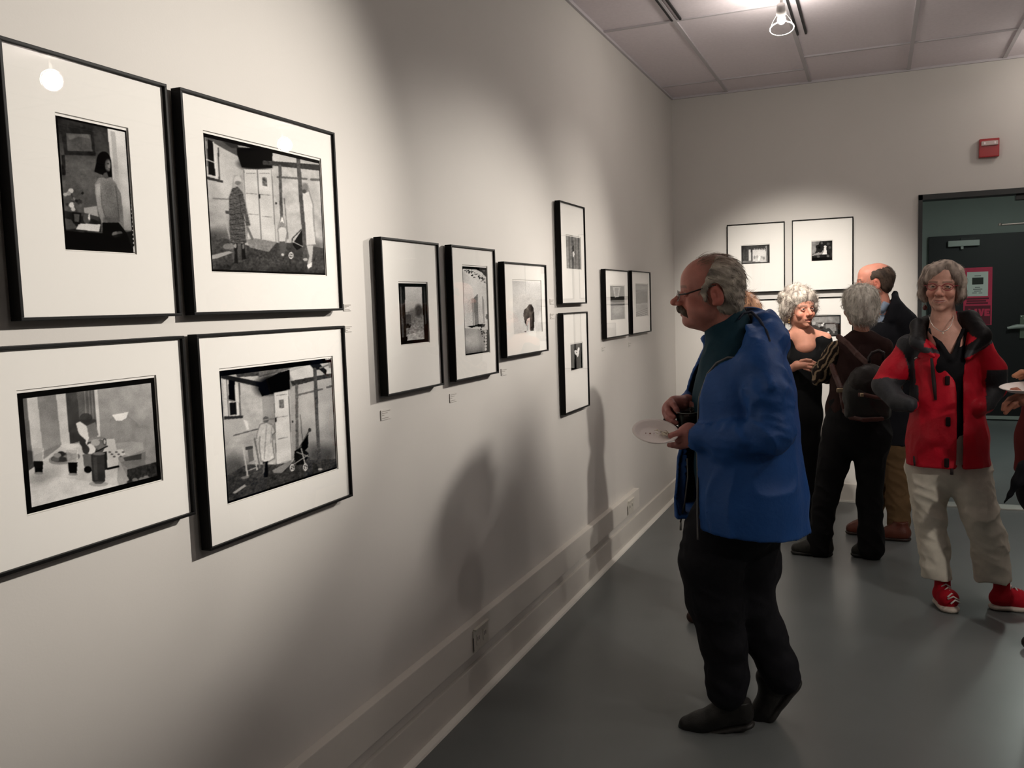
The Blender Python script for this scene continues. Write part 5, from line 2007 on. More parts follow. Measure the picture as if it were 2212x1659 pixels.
    # far front panel swinging open
    s.chain([at(1480, 975, .01), at(1470, 1035, -.01), at(1464, 1105, -.02)], [m(7), m(15), m(20)], .008, flat=(nrm(D + R * .35), .30))
    Vj, Fj = s.mesh(2)
    q = Vj - np.stack([np.interp(Vj[:, 2], t[oo, 0], t[oo, 1]), np.interp(Vj[:, 2], t[oo, 0], t[oo, 2]), Vj[:, 2]], -1)
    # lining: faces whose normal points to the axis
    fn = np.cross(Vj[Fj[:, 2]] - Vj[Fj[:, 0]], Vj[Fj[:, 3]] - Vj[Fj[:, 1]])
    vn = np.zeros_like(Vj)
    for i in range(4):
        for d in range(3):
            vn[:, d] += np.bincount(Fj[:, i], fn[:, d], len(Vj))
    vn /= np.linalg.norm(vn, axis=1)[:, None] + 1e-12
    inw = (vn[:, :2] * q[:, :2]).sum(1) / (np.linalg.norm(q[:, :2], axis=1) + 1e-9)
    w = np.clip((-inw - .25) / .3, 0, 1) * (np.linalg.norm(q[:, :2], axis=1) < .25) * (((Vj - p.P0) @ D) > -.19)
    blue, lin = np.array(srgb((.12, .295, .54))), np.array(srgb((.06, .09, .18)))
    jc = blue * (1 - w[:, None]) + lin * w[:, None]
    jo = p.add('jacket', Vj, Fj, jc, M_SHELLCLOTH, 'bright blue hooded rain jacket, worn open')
    # zip tapes along the two front edges
    def on_edge(ang_tab, ys, off):
        out = []
        for y in ys:
            c = at(1596, y, 0)
            a = float(np.interp(c[2], np.array(zt)[o], ang_tab[o]))
            rr = m(float(np.interp(y, [c_[1] for c_ in ch], [c_[2] for c_ in ch])))
            # ellipse stretched along lf
            dv = -R * math.cos(a) - D * math.sin(a)
            k1, k2 = dv @ fw, dv @ lf
            sc_ = 1 / math.sqrt(k1 * k1 + (k2 / 1.16) ** 2)
            out.append(c + dv * (rr * sc_ + off))
        return out
    M_ZIP = mat('grey_zip', srgb((.34, .33, .33)), rough=.5)
    z1 = on_edge(near, range(800, 1146, 12), .003)
    zo = p.build(MB().tube([at(1628, 762, -.17), at(1604, 774, -.165), at(1572, 772, -.165), at(1548, 784, -.155)] + z1, .0042, 6), 'front_zip', M_ZIP, jo)
    zo.location = (0, 0, 0)
    z2 = [at(1485, 990, -.02), at(1486, 1030, -.035), at(1480, 1080, -.045), at(1470, 1128, -.05)]
    zo = p.build(MB().tube(z2, .0035, 6), 'front_zip', M_ZIP, jo)
    p.build(MB().tube([z2[-1], z2[-1] + np.array([0, 0, -.03])], .004, 6), 'zip_pull', M_STEEL, zo)
    p.build(MB().tube([at(1596, 690, -.085), at(1606, 676, -.05), at(1624, 674, -.02), at(1640, 690, -.075), at(1656, 716, -.135), at(1662, 736, -.165), at(1652, 752, -.185), at(1630, 764, -.186)], [.003, .004, .005, .005, .005, .005, .004, .003], 8), 'hood_edge',
            mat('navy_binding', srgb((.06, .09, .18)), rough=.7), jo)
    sn = at(1630, 759, -.178)
    p.build(MB().lathe([(0, 0), (.008, 0), (.008, .004), (.004, .006), (0, .006)], 14, sn, -D), 'hood_snap', M_STEEL, jo)

    # ---------------- trousers
    s = Sculpt(*bounds([at(1440, 1040, -.25), at(1770, 1505, .25)], .02), .006)
    s.chain([at(1590, 1055, 0), at(1590, 1125, 0)], [m(84), m(88)], .03, flat=(lf, 1.1))
    s.chain([at(1552, 1150, -.06), at(1536, 1210, -.07), at(1545, 1300, -.075), at(1562, 1390, -.065), at(1570, 1455, -.06), at(1570, 1488, -.06)],
            [m(76), m(68), m(58), m(48), m(43), m(44)], .035)
    s.chain([at(1612, 1150, .06), at(1618, 1220, .06), at(1614, 1295, .055), at(1648, 1370, .055), at(1676, 1430, .055), at(1688, 1462, .055)],
            [m(78), m(66), m(57), m(47), m(41), m(40)], .03)
    s.warp(wrinkle(.010, 12, nrm(R * .5 - U * .9), 3.0, 31.0))
    s.warp(wrinkle(.006, 24, nrm(R - U * .5), 3.0, 33.0))
    Vt, Ft = s.mesh(1)
    p.add('trousers', Vt, Ft, srgb((.085, .085, .105)), M_CLOTH, 'near-black trousers')

    # ---------------- shoes
    def shoe(heel, ball, toe, b, name_label):
        pts = [at(*heel, b), at(*ball, b), at(*toe, b)]
        s = Sculpt(*bounds(pts, .11), .0045)
        up = nrm(np.cross(nrm(pts[1] - pts[0]), D)) * 1.0
        if up[2] < 0:
            up = -up
        lat = nrm(np.cross(up, nrm(pts[1] - pts[0])))
        a, c, e = pts
        s.chain([a + up * .055, a + (c - a) * .55 + up * .062, c + up * .045, e + up * .034], [.042, .046, .044, .036], .02, flat=(up, .95))
        s.chain([a + up * .10, a + (c - a) * .25 + up * .11], [.042, .045], .03)
        V1, F1 = s.mesh(1)
        o1 = p.add('shoe', V1, F1, srgb((.10, .095, .09)), M_LEATHER, name_label)
        s = Sculpt(*bounds(pts, .08), .0045)
        s.chain([a + up * .012, a + (c - a) * .5 + up * .012, c + up * .012, e + up * .018], [.036, .034, .042, .034], .02, flat=(up, .42))
        V2, F2 = s.mesh(1)
        o2 = p.add('sole', V2, F2, srgb((.16, .155, .15)), M_LEATHER, parent=o1)
        s = Sculpt(*bounds([e], .06), .004)
        s.ell(e + nrm(e - c) * .028 + up * .028, [.012, .022, .016], np.array([nrm(e - c), lat, up]), .004)
        V3, F3 = s.mesh(1)
        p.add('toe_bumper', V3, F3, srgb((.22, .25, .27)), M_LEATHER, parent=o1)
        # laces
        for i in range(4):
            q = a + (c - a) * (.62 + .13 * i)
            hgt = .107 - .013 * i
            p.build(MB().tube([q + up * (hgt - .012) + lat * .028, q + up * (hgt + .002), q + up * (hgt - .012) - lat * .028], .003, 6), 'lace', M_SHOELACE, o1)
        return o1
    shoe((1612, 1572), (1520, 1586), (1492, 1584), -.045, 'planted dark walking shoe')
    shoe((1724, 1488), (1672, 1548), (1652, 1556), .075, 'dark walking shoe with lifted heel')
    # watch strap and ring on the far hand
    p.build(MB().tube([Z(690, 790, bf + .01), Z(700, 840, bf - .004), Z(728, 905, bf - .006)], .0045, 6), 'watch_strap', mat('black_rubber', srgb((.05, .05, .05)), rough=.5))
    p.build(MB().tube([Z(905, 920, bf - .037), Z(930, 938, bf - .040), Z(955, 942, bf - .036)], .0028, 6), 'ring', mat('dark_ring', srgb((.07, .06, .05)), rough=.3, metal=.6))
    return p, Z


M_SHADE_LENS = pane_mat('spectacle_lens', (.94, .93, .92), 1.45)
M_SHOELACE = mat('dark_lace', srgb((.13, .125, .12)), rough=.8)
man, ZM = make_blue_man()

# plate with scraps, held by the man
def plate(center, normal, radius, label, tiltref):
    n = nrm(normal)
    r = radius
    prof = [(0.0, .004), (r * .60, .004), (r * .70, .006), (r * .84, .018), (r * .97, .021), (r, .019), (r * .985, .0175), (r * .85, .0145), (r * .71, .002), (r * .6, 0.0), (0.0, 0.0)]
    o = MB().lathe(prof, 40, (0, 0, 0), n).build('paper_plate', mat('white_paper_plate', srgb((.90, .86, .84)), rough=.6, var=.02, vscale=40), None, True)
    o.location = center
    tag(o, label, 'plate', 'paper plates')
    return o


pc = ZM(512, 1075, -.165)
pn = nrm(np.array([0, 0, 1.0]) - man.D * .42 + man.R * .14)
PR = .083
plate(pc - pn * .008, pn, PR, 'white paper plate with food scraps in the hand of the blue-jacket man', None)
e1 = nrm(np.cross(pn, man.D))
e2 = np.cross(pn, e1)
g = random.Random(3)
# scraps on the plate
sc = Sculpt(*bounds([pc + e1 * a + e2 * b for a in (-.06, .06) for b in (-.06, .06)], .03), .0016)
ctr = ZM(690, 1140, -.165)
ctr = ctr - pn * ((ctr - pc) @ pn)
for i in range(46):
    a = ctr + e1 * g.gauss(0, .015) + e2 * g.gauss(0, .008) + pn * (.003 + g.random() * .008)
    d = e1 * g.uniform(-1, 1) + e2 * g.uniform(-1, 1) + pn * g.uniform(-.3, .6)
    sc.cone(a - d * .006, a + d * .006, .0018, .0014, .001)
Vs_, Fs_ = sc.mesh(0)
nn = vnoise(*(Vs_ * 160).T)
cc = np.where((nn > .66)[:, None], np.array(srgb((.42, .33, .22))), np.array(srgb((.88, .84, .76))))
fo = new_mesh('food_scraps', Vs_, Fs_, M_CLOTH, None, True, colors=cc, origin=ctr)
tag(fo, 'crumbled white food scraps on the paper plate', 'food', kind='stuff')
for (x, y, r, lab_) in ((405, 1098, .0028, 'largest brown crumb on the plate of the blue-jacket man'), (318, 1110, .0018, 'small brown crumb nearest the plate rim of the blue-jacket man'), (490, 1010, .0014, 'tiniest crumb at the back of the plate of the blue-jacket man')):
    c0 = ZM(x, y, -.165)
    c0 = c0 - pn * ((c0 - pc) @ pn) + pn * -.0015
    ob = MB().lathe([(0, -r * .7), (r * .8, -r * .5), (r, 0), (r * .7, r * .6), (0, r * .7)], 8, (0, 0, 0), pn).build('crumb', mat('brown_crumb', srgb((.45, .22, .14)), rough=.7), None, True)
    ob.location = c0 + pn * r * .4
    tag(ob, lab_, 'crumb', 'crumbs on the paper plate')

# clear plastic cup with a dark drink
cu = ZM(1140, 605, -.06)
ax_ = nrm(np.array([0, 0, 1.0]) - man.D * .17 + man.R * .02)
cb = empty('plastic_cup', cu - ax_ * .078, 'short clear plastic cup of dark drink held by the blue-jacket man', 'cup')
h = .078
MB().lathe([(.030, 0.0), (.034, .02), (.0435, h - .004), (.0455, h), (.0445, h + .001), (.042, h - .005), (.0325, .02), (.0285, .004)], 36, (0, 0, 0), ax_).build(
    'cup_wall', pane_mat('smoky_clear_plastic', (.62, .64, .63), 1.45, .05), cb, True)
MB().tube([ax_ * h + (np.cross(ax_, man.R) * math.cos(t) + nrm(np.cross(np.cross(ax_, man.R), ax_)) * math.sin(t)) * .0452 for t in np.linspace(0, 2 * math.pi, 37)[:-1]], .0013, 6, closed=True).build(
    'cup_rim', mat('grey_rim', srgb((.50, .52, .51)), rough=.2), cb, True)
MB().lathe([(0, .004), (.028, .004), (.032, .02), (.0400, h - .016), (0.0, h - .016)], 30, (0, 0, 0), ax_).build('drink', mat('dark_drink', srgb((.15, .14, .135)), rough=.06, spec=.6), cb, True)
# ------------------------------------------------------------------ the other visitors
def garment(p, name, prims, col, m_, vox=.007, wr=(), label=None, parent=None, smooth=1):
    pts = []
    for q in prims:
        if q[0] == 'c':
            for (x, y, b, r) in q[1]:
                c = p.at(x, y, b)
                rr = p.m(r, b) * max(1.0, q[3] if len(q) > 3 and q[3] else 1)
                pts += [c - rr, c + rr]
        elif q[0] == 'e':
            c = p.at(*q[1])
            rr = max(p.m(r_, q[1][2]) for r_ in q[2])
            pts += [c - rr, c + rr]
    s = Sculpt(*bounds(pts, .03), vox)
    AX = np.array([p.R, p.D, [0, 0, 1.0]])
    for q in prims:
        sub = q[0][0] == '-'
        t = q[0].lstrip('-')
        k = q[3 if t == 'e' else 2] if len(q) > (3 if t == 'e' else 2) else .02
        if t == 'c':
            flat = (p.D, q[3]) if len(q) > 3 and q[3] else None
            s.chain([p.at(x, y, b) for x, y, b, r in q[1]], [p.m(r, b) for x, y, b, r in q[1]], k, sub, flat)
        elif t == 'e':
            s.ell(p.at(*q[1]), [p.m(r_, q[1][2]) for r_ in q[2]], AX, k, sub)
        elif t == 'cut':
            s.cut(p.at(*q[1]), p.dir(*q[2]))
        elif t == 'warp':
            s.warp(wrinkle(q[1], q[2], p.dir(*q[3]), q[4], q[5], .8), .04)
        elif t == 'shell':
            s.shell(q[1])
    for (amp, fr, d, st, sd) in wr:
        s.warp(wrinkle(amp, fr, p.dir(*d), st, sd, .8), .04)
    V, F = s.mesh(smooth)
    c = col(V) if callable(col) else col
    return p.add(name, V, F, c, m_, label, parent), V, F


def hand_mesh(p, palm, fingers, vox=.0028):
    pts = [p.at(x, y, b) for seg in palm for (x, y, b, r) in seg] + [p.at(x, y, b) for f in fingers for (x, y, b) in f[0]]
    s = Sculpt(*bounds(pts, .04), vox)
    for seg in palm:
        s.chain([p.at(x, y, b) for x, y, b, r in seg], [r for x, y, b, r in seg], .012)
    for f, r0, r1 in fingers:
        s.chain([p.at(*q) for q in f], np.linspace(r0, r1, len(f)), .0035)
    return s.mesh(1)


def core_body(p, chains, vox=.014):
    pts = [p.at(x, y, b) for c in chains for (x, y, b, r) in c]
    s = Sculpt(*bounds(pts, .16), vox)
    for c in chains:
        s.chain([p.at(x, y, b) for x, y, b, r in c], [p.m(r, b) * .80 for x, y, b, r in c], .02, flat=(p.D, .62))
    return s.mesh(1)


def hair_mesh(p, H, build, cols, vox=.004, flow=None, nstr=1200, length=.03, r=.001, seed=1, wr=(.008, 55), curl=0., spread=.12, label=None, noise=(14, 70), lift=.08, m_=None):
    lo, hi = bounds([H.p(a, b, c) for a in (-.15, .15) for b in (-.16, .13) for c in (-.20, .17)], .02)
    s = Sculpt(lo, hi, vox)
    build(s)
    fl = nrm(-H.z) if flow is None else nrm(flow)
    s.warp(wrinkle(wr[0], wr[1], fl, 5, seed * 1.7))
    V, F = s.mesh(1)
    A = np.array([fl, nrm(np.cross(fl, H.x + H.y * .3)), np.zeros(3)])
    A[2] = np.cross(A[0], A[1])
    q = V @ A.T
    n = vnoise(q[:, 0] * noise[0], q[:, 1] * noise[1], q[:, 2] * noise[1], seed)
    c0, c1 = np.array(srgb(cols[0])), np.array(srgb(cols[1]))
    o = p.add('hair', V, F, c0 + (c1 - c0) * np.clip(n * 1.6 - .3, 0, 1)[:, None], m_ or M_HAIR, label)

    def fw(P_, N):
        d = fl[None] + 0 * P_
        return d - N * (d * N).sum(1)[:, None] * .9 + N * lift
    if nstr:
        Vs, Fs, kk = strands(V, F, nstr, length, fw, spread, r, seed, curl=curl)
        g_ = np.random.default_rng(seed)
        p.add('hair_strands', Vs, Fs, np.repeat(c0 + (c1 - c0) * g_.random((nstr, 1)), kk, 0), M_HAIR, parent=o)
    return o


def px_local(p, V):
    """local right and up coordinates of points, seen square-on"""
    d = V - p.P0
    return d @ p.R, V[:, 2], d @ p.D


def loc(p, x, y, b=0.0):
    q = p.at(x, y, b)
    return (q - p.P0) @ p.R, q[2]


def in_poly(u, v, pts):
    r = np.zeros(u.shape, bool)
    n = len(pts)
    for i in range(n):
        (x1, y1), (x2, y2) = pts[i], pts[(i + 1) % n]
        if y1 == y2:
            continue
        c = (v < y1) != (v < y2)
        r ^= c & (u < (x2 - x1) * (v - y1) / (y2 - y1) + x1)
    return r


def paint(p, V, base, polys, b=0.0):
    u, v, d = px_local(p, V)
    c = np.tile(np.array(srgb(base)), (len(V), 1))
    for pts, colr, *cond in polys:
        k = in_poly(u, v, [loc(p, x, y, b) for x, y in pts])
        if cond:
            k &= cond[0](d)
        c[k] = srgb(colr)
    return c


U3 = np.array([0, 0, 1.0])

# ------------------------------------------------------------------ woman in the red jacket
def red_woman():
    p = Person(2098, 1316, 'smiling woman in a red and charcoal jacket and cream trousers facing the camera')
    at, m, R, D = p.at, p.m, p.R, p.D
    H = Frame3(at(2037, 618.5, -.02), nrm(-D * 1.0 - R * .10 - U3 * .03), nrm(U3 + R * .05), 1.04)
    skin = srgb((.80, .61, .54))
    nb = at(2040, 725, .02)
    chest = ([at(1985, 700, .0), at(2100, 790, -.1)], .08,
             [(at(2037, 695, .0), at(2042, 752, .0), m(27), m(42)), (at(2032, 722, -.01), at(2050, 762, -.030), m(24), m(14)), (at(2056, 722, -.01), at(2054, 762, -.030), m(24), m(14))])
    V, F, col, L = sculpt_head(H, .0026, nb, m(27), True, brow=srgb((.48, .36, .31)), skin=skin, smile=1.0, lip=np.array(srgb((.60, .30, .28))), chest=chest, cran=(-.014, .094), nose=1.05)
    parts = [(V, F, col)]
    Vb, Fb = core_body(p, [[(2040, 740, .03, 42), (2042, 850, .03, 52), (2045, 980, .03, 56)], [(2012, 1000, .0, 32), (2015, 1120, -.02, 24), (2032, 1235, .0, 14)],
                           [(2085, 1000, .0, 32), (2110, 1120, -.02, 24), (2152, 1235, .03, 14)], [(1950, 750, .03, 20), (1915, 830, .0, 17), (1968, 880, -.10, 13)], [(2125, 755, .03, 18), (2142, 828, .07, 15), (2124, 868, .0, 10)]])
    parts.append((Vb, Fb, np.array(skin)))
    p.add('body', *join_meshes(parts), M_SKIN)

    def hb(s):
        S = H.S
        s.ell(H.p(0, -.014, .046), np.array([.084, .104, .079]) * S, H.A, .01)
        for q in (-1, 1):
            s.chain([H.p(q * .062, .030, .072), H.p(q * .080, .026, .020), H.p(q * .082, .018, -.040), H.p(q * .074, .018, -.066)], np.array([.026, .019, .018, .012]) * S, .03)
        s.ell(H.p(0, -.060, -.030), np.array([.080, .055, .060]) * S, H.A, .03)
        s.ell(H.p(0, .075, -.030), np.array([.060, .080, .088]) * S, H.A, .008, True)
        s.ell(H.p(.016, .098, .036), np.array([.040, .040, .030]) * S, H.A, .012, True)
        s.chain([H.p(.030, .055, .098), H.p(-.030, .078, .074), H.p(-.066, .062, .030)], np.array([.020, .019, .016]) * S, .02)
        s.chain([H.p(.030, .055, .098), H.p(.058, .066, .058), H.p(.072, .055, .02)], np.array([.020, .016, .014]) * S, .02)
        s.cone(H.p(0, -.03, -.08), H.p(0, .0, -.2), .05 * S, .05 * S, .01, True)
    hair_mesh(p, H, hb, ((.42, .37, .34), (.70, .64, .59)), .0035, flow=-H.z + H.x * .0, nstr=800, length=.03, r=.0009, seed=3, wr=(.004, 60), spread=.05, lift=.0, label='grey-brown bobbed hair')
    # glasses
    M_RG = mat('red_spectacle_frame', srgb((.55, .12, .18)), rough=.3)
    go = p.build(MB().tube([H.p(-.009, .114, .004), H.p(0, .117, .006), H.p(.009, .114, .004)], .0016, 6), 'glasses', M_RG, label='red-framed spectacles')
    for q in (-1, 1):
        pts = [H.p(q * (.033 + .0225 * math.cos(t)), .112 - .012 * max(0, math.cos(t)) ** 2, .001 + .0145 * math.sin(t) * (1 if math.sin(t) > 0 else 1.1)) for t in np.linspace(0, 2 * math.pi, 21)[:-1]]
        p.build(MB().tube(pts, .0018, 6, closed=True), 'lens_rim', M_RG, go)
        n0 = MB()
        n0.v, n0.f = [tuple(v) for v in pts], [list(range(20))]
        p.build(n0, 'lens', M_SHADE_LENS, go)
        p.build(MB().tube([H.p(q * .056, .100, .004), H.p(q * .075, .06, .006), H.p(q * .080, .0, .008)], .0016, 6), 'temple', M_RG, go)
    # necklace and earring
    nk = [at(2007, 684, -.02), at(2011, 697, -.075), at(2018, 707, -.10), at(2028, 714, -.115), at(2037, 717, -.118), at(2046, 713, -.115), at(2054, 703, -.10), at(2058, 691, -.075), at(2060, 682, -.03)]
    ne = p.build(MB().tube(nk, .0022, 6), 'necklace', mat('silver_chain', srgb((.85, .80, .76)), rough=.25, metal=.5))
    p.build(MB().lathe([(0, -.005), (.005, 0), (0, .005)], 10, nk[4] + np.array([0, 0, -.006]), (0, 0, 1)), 'pendant', mat('pearl', srgb((.9, .86, .8)), rough=.2), ne)
    # black top
    garment(p, 'top', [('c', [(2042, 735, .02, 40), (2045, 790, .0, 56), (2046, 900, .0, 56), (2046, 945, .0, 56)], .03, 1.0),
                       ('c', [(2008, 712, -.03, 5), (2031, 745, -.08, 5), (2054, 775, -.105, 6)], .02), ('c', [(2081, 712, -.03, 5), (2067, 745, -.08, 5), (2057, 775, -.105, 6)], .02),
                       ('-c', [(2043, 690, -.06, 35), (2051, 735, -.06, 16), (2055, 767, -.06, 1.5)], .002, 8.0)],
            srgb((.055, .055, .07)), M_CLOTH, .0055, label='black V-necked top')
    p.build(MB().lathe([(0, -.016), (.010, -.010), (.012, 0), (.006, .010), (0, .016)], 12, at(1998, 664, .0), (0, 0, 1)), 'earring', mat('maroon_earring', srgb((.36, .17, .16)), rough=.4))
    # jacket
    prims = [('c', [(2042, 755, .03, 50), (2042, 790, .02, 72), (2044, 860, .01, 78), (2047, 950, .0, 91), (2049, 1040, .0, 101)], .03, .88),
             ('c', [(2040, 730, .03, 30), (1965, 745, .03, 26)], .04), ('c', [(2040, 730, .03, 30), (2112, 742, .03, 26)], .04),
             ('warp', .012, 9, (.1, 0, -1), 3.5, 41.0), ('warp', .006, 22, (.4, 0, -1), 2.6, 43.0),
             ('cut', (2000, 1011, -.15), (.02, 0, -1)), ('shell', .016)]
    # front opening wedge
    prims += [('-c', [(2052, 740, -.12, 34), (2062, 780, -.13, 20), (2073, 830, -.14, 8), (2074, 930, -.16, 7), (2071, 1060, -.19, 8)], .003, 7.0),
              ('-c', [(2040, 770, .02, 36), (2036, 640, .0, 44)], .015)]
    # sleeves
    prims += [('c', [(1960, 760, .03, 29), (1934, 800, .02, 33), (1912, 832, .0, 33)], .03), ('c', [(1912, 834, -.02, 30), (1940, 868, -.10, 24), (1966, 874, -.17, 20)], .012),
              ('c', [(2118, 757, .03, 29), (2142, 800, .06, 31), (2148, 835, .08, 30)], .03), ('c', [(2150, 838, .08, 25), (2128, 872, .0, 22), (2112, 880, -.08, 18)], .012),
              # stand collar
              ('c', [(2018, 770, -.13, 5), (1982, 738, -.07, 18), (1984, 704, .03, 19), (2030, 690, .12, 19), (2094, 692, .05, 24), (2118, 726, -.03, 24), (2090, 772, -.11, 8)], .014)]
    char, red, blk = (.19, .195, .21), (.76, .05, .15), (.055, .055, .065)

    def jc(V):
        K = lambda pts: [(1640 + x / 3.867, 540 + y / 3.867) for x, y in pts]
        fr = lambda d: d < .06
        c = paint(p, V, red, [
            (K([(1150, 480), (1420, 480), (1560, 880), (1440, 850), (1340, 860), (1295, 930), (1310, 1120), (1250, 1110), (1240, 980), (1205, 870), (1130, 800), (1070, 770), (1080, 700)]), char),
            (K([(1640, 480), (2000, 480), (1990, 760), (1860, 840), (1720, 900), (1690, 900)]), char),
            (K([(1200, 440), (1420, 480), (1450, 700), (1600, 895), (1500, 840), (1400, 760), (1330, 745), (1215, 690), (1260, 600)]), blk),
            (K([(1630, 440), (1900, 520), (1975, 690), (1935, 770), (1810, 835), (1740, 830), (1690, 900), (1690, 640)]), blk),
            (K([(1395, 745), (1450, 765), (1515, 835), (1380, 800)]), red, fr),
            (K([(1740, 685), (1815, 740), (1715, 805)]), red, fr),
            (K([(900, 1095), (1060, 1062), (1230, 1092), (1335, 1135), (1335, 1290), (1250, 1375), (1100, 1400), (940, 1240)]), char),
            (K([(1905, 1005), (2090, 1015), (2090, 1150), (2000, 1330), (1900, 1350), (1890, 1100)]), char)], -.06)
        return c
    jo, Vj, Fj = garment(p, 'jacket', prims, jc, M_SHELLCLOTH, .006, wr=[(.003, 26, (.4, 0, -1), 2.6, 43.0)], label='red rain jacket with charcoal yoke and lower sleeves', smooth=2)
    M_TAB = mat('dark_tab', srgb((.13, .08, .085)), rough=.7)

    def front(x, y, off=.004):
        """front surface of the jacket under a photo point, by nearest vertex"""
        rr = ray(x, y)
        rr = rr / np.linalg.norm(rr)
        q = Vj - CAM
        t = q @ rr
        dd = np.linalg.norm(q - t[:, None] * rr, axis=1)
        k = dd < .012
        tt = t[k].min() if k.any() else (p.at(x, y, -.2) - CAM) @ rr
        return CAM + rr * (tt - off)

    for (x, y) in ((2046.5, 822), (2048, 911), (2045, 1000)):
        c = front(x, y)
        s = Sculpt(*bounds([c], .06), .003)
        s.box(c, [m(5.5), .008, m(11.5)], np.array([R, D, U3]), .002, .006)
        V1, F1 = s.mesh(1)
        p.add('velcro_tab', V1, F1, srgb((.13, .08, .085)), M_CLOTH, parent=jo)
    p.build(MB().tube([front(2012, 774), front(2015, 800), front(2018, 830), front(2021, 864)], [.006, .009, .010, .006], 8), 'pocket_zip', M_TAB, jo)
    p.build(MB().tube([front(1974, 985), front(1975, 997), front(1976, 1006)], [.004, .006, .004], 6), 'hem_tab', M_TAB, jo)
    p.build(MB().tube([front(1976, 775), front(1982, 772)], .004, 6), 'sleeve_piping', mat('pale_piping', srgb((.7, .68, .66)), rough=.6), jo)
    q0 = front(2056, 1012, .0)
    p.build(MB().tube([q0, q0 + np.array([0, 0, -.03])], [.006, .008], 8), 'toggle', M_TAB, jo)
    # trousers
    tr = srgb((.86, .83, .77))
    garment(p, 'trousers', [('c', [(2046, 960, .01, 76), (2046, 1000, .01, 80)], .03, .8),
                            ('c', [(2002, 1010, .0, 50), (2006, 1060, -.01, 43), (2009, 1120, -.02, 36), (2017, 1180, -.01, 34), (2024, 1248, -.01, 34)], .02),
                            ('c', [(2096, 1010, .0, 48), (2104, 1060, -.01, 44), (2118, 1110, -.03, 40), (2136, 1170, .02, 40), (2144, 1246, .05, 39)], .02),
                            ('cut', (2080, 1252, 0), (0, 0, -1))],
            tr, M_CLOTH, .0062, wr=[(.014, 14, (.8, 0, -.5), 2.5, 51.0), (.008, 28, (.9, 0, -.4), 3.0, 55.0)], label='cream cotton trousers')
    # red canvas sneakers
    def sneaker(a, t, lab):
        f = nrm(t - a)
        lat = nrm(np.cross(f, U3))
        s = Sculpt(*bounds([a, t], .16), .0045)
        s.chain([a + U3 * .06 - f * .02, a + f * .07 + U3 * .062, t + U3 * .035 - f * .02], [.038, .042, .038], .03)
        s.chain([a + U3 * .06, a + U3 * .14], [.040, .037], .02)
        s.cut(a + U3 * .012, -U3)
        V1, F1 = s.mesh(1)
        o = p.add('sneaker', V1, F1, srgb((.66, .06, .13)), M_CLOTH, lab)
        s = Sculpt(*bounds([a, t], .1), .004)
        s.chain([a - f * .02 + U3 * .016, a + f * .08 + U3 * .016, t - f * .02 + U3 * .018], [.040, .041, .042], .03, flat=(U3, .45))
        s.ell(t + U3 * .022 + f * .004, [.022, .034, .020], np.array([f, lat, U3]), .008)
        s.cut(a + U3 * .0005, -U3)
        V2, F2 = s.mesh(1)
        p.add('rubber_sole', V2, F2, srgb((.78, .73, .68)), M_LEATHER, parent=o)
        Lg = np.linalg.norm(t - a)
        for i in range(6):
            sx = .040 + i * .021
            c = a + f * sx + U3 * (np.interp(sx, [.03, .07, .12, .18], [.128, .108, .088, .058]) + .001)
            w = .020 + .001 * i
            e = (-1) ** i * .008
            p.build(MB().tube([c - lat * w - U3 * .012 + f * e, c + U3 * .003, c + lat * w - U3 * .012 - f * e], .0042, 6), 'lace', mat('white_lace', srgb((.80, .76, .74)), rough=.8), o)
        return o
    gt = on_axis(2050, 1320, 2, 0.0)
    ga = at(2036, 1256, .0)
    ga[2] = 0.0
    sneaker(ga, gt, 'red canvas sneaker pointing at the camera')
    gt = on_axis(2220, 1320, 2, 0.0)
    ga = at(2164, 1256, .05)
    ga[2] = 0.0
    sneaker(ga, gt, 'red canvas sneaker turned outwards at the frame edge')
    return p


red_woman()


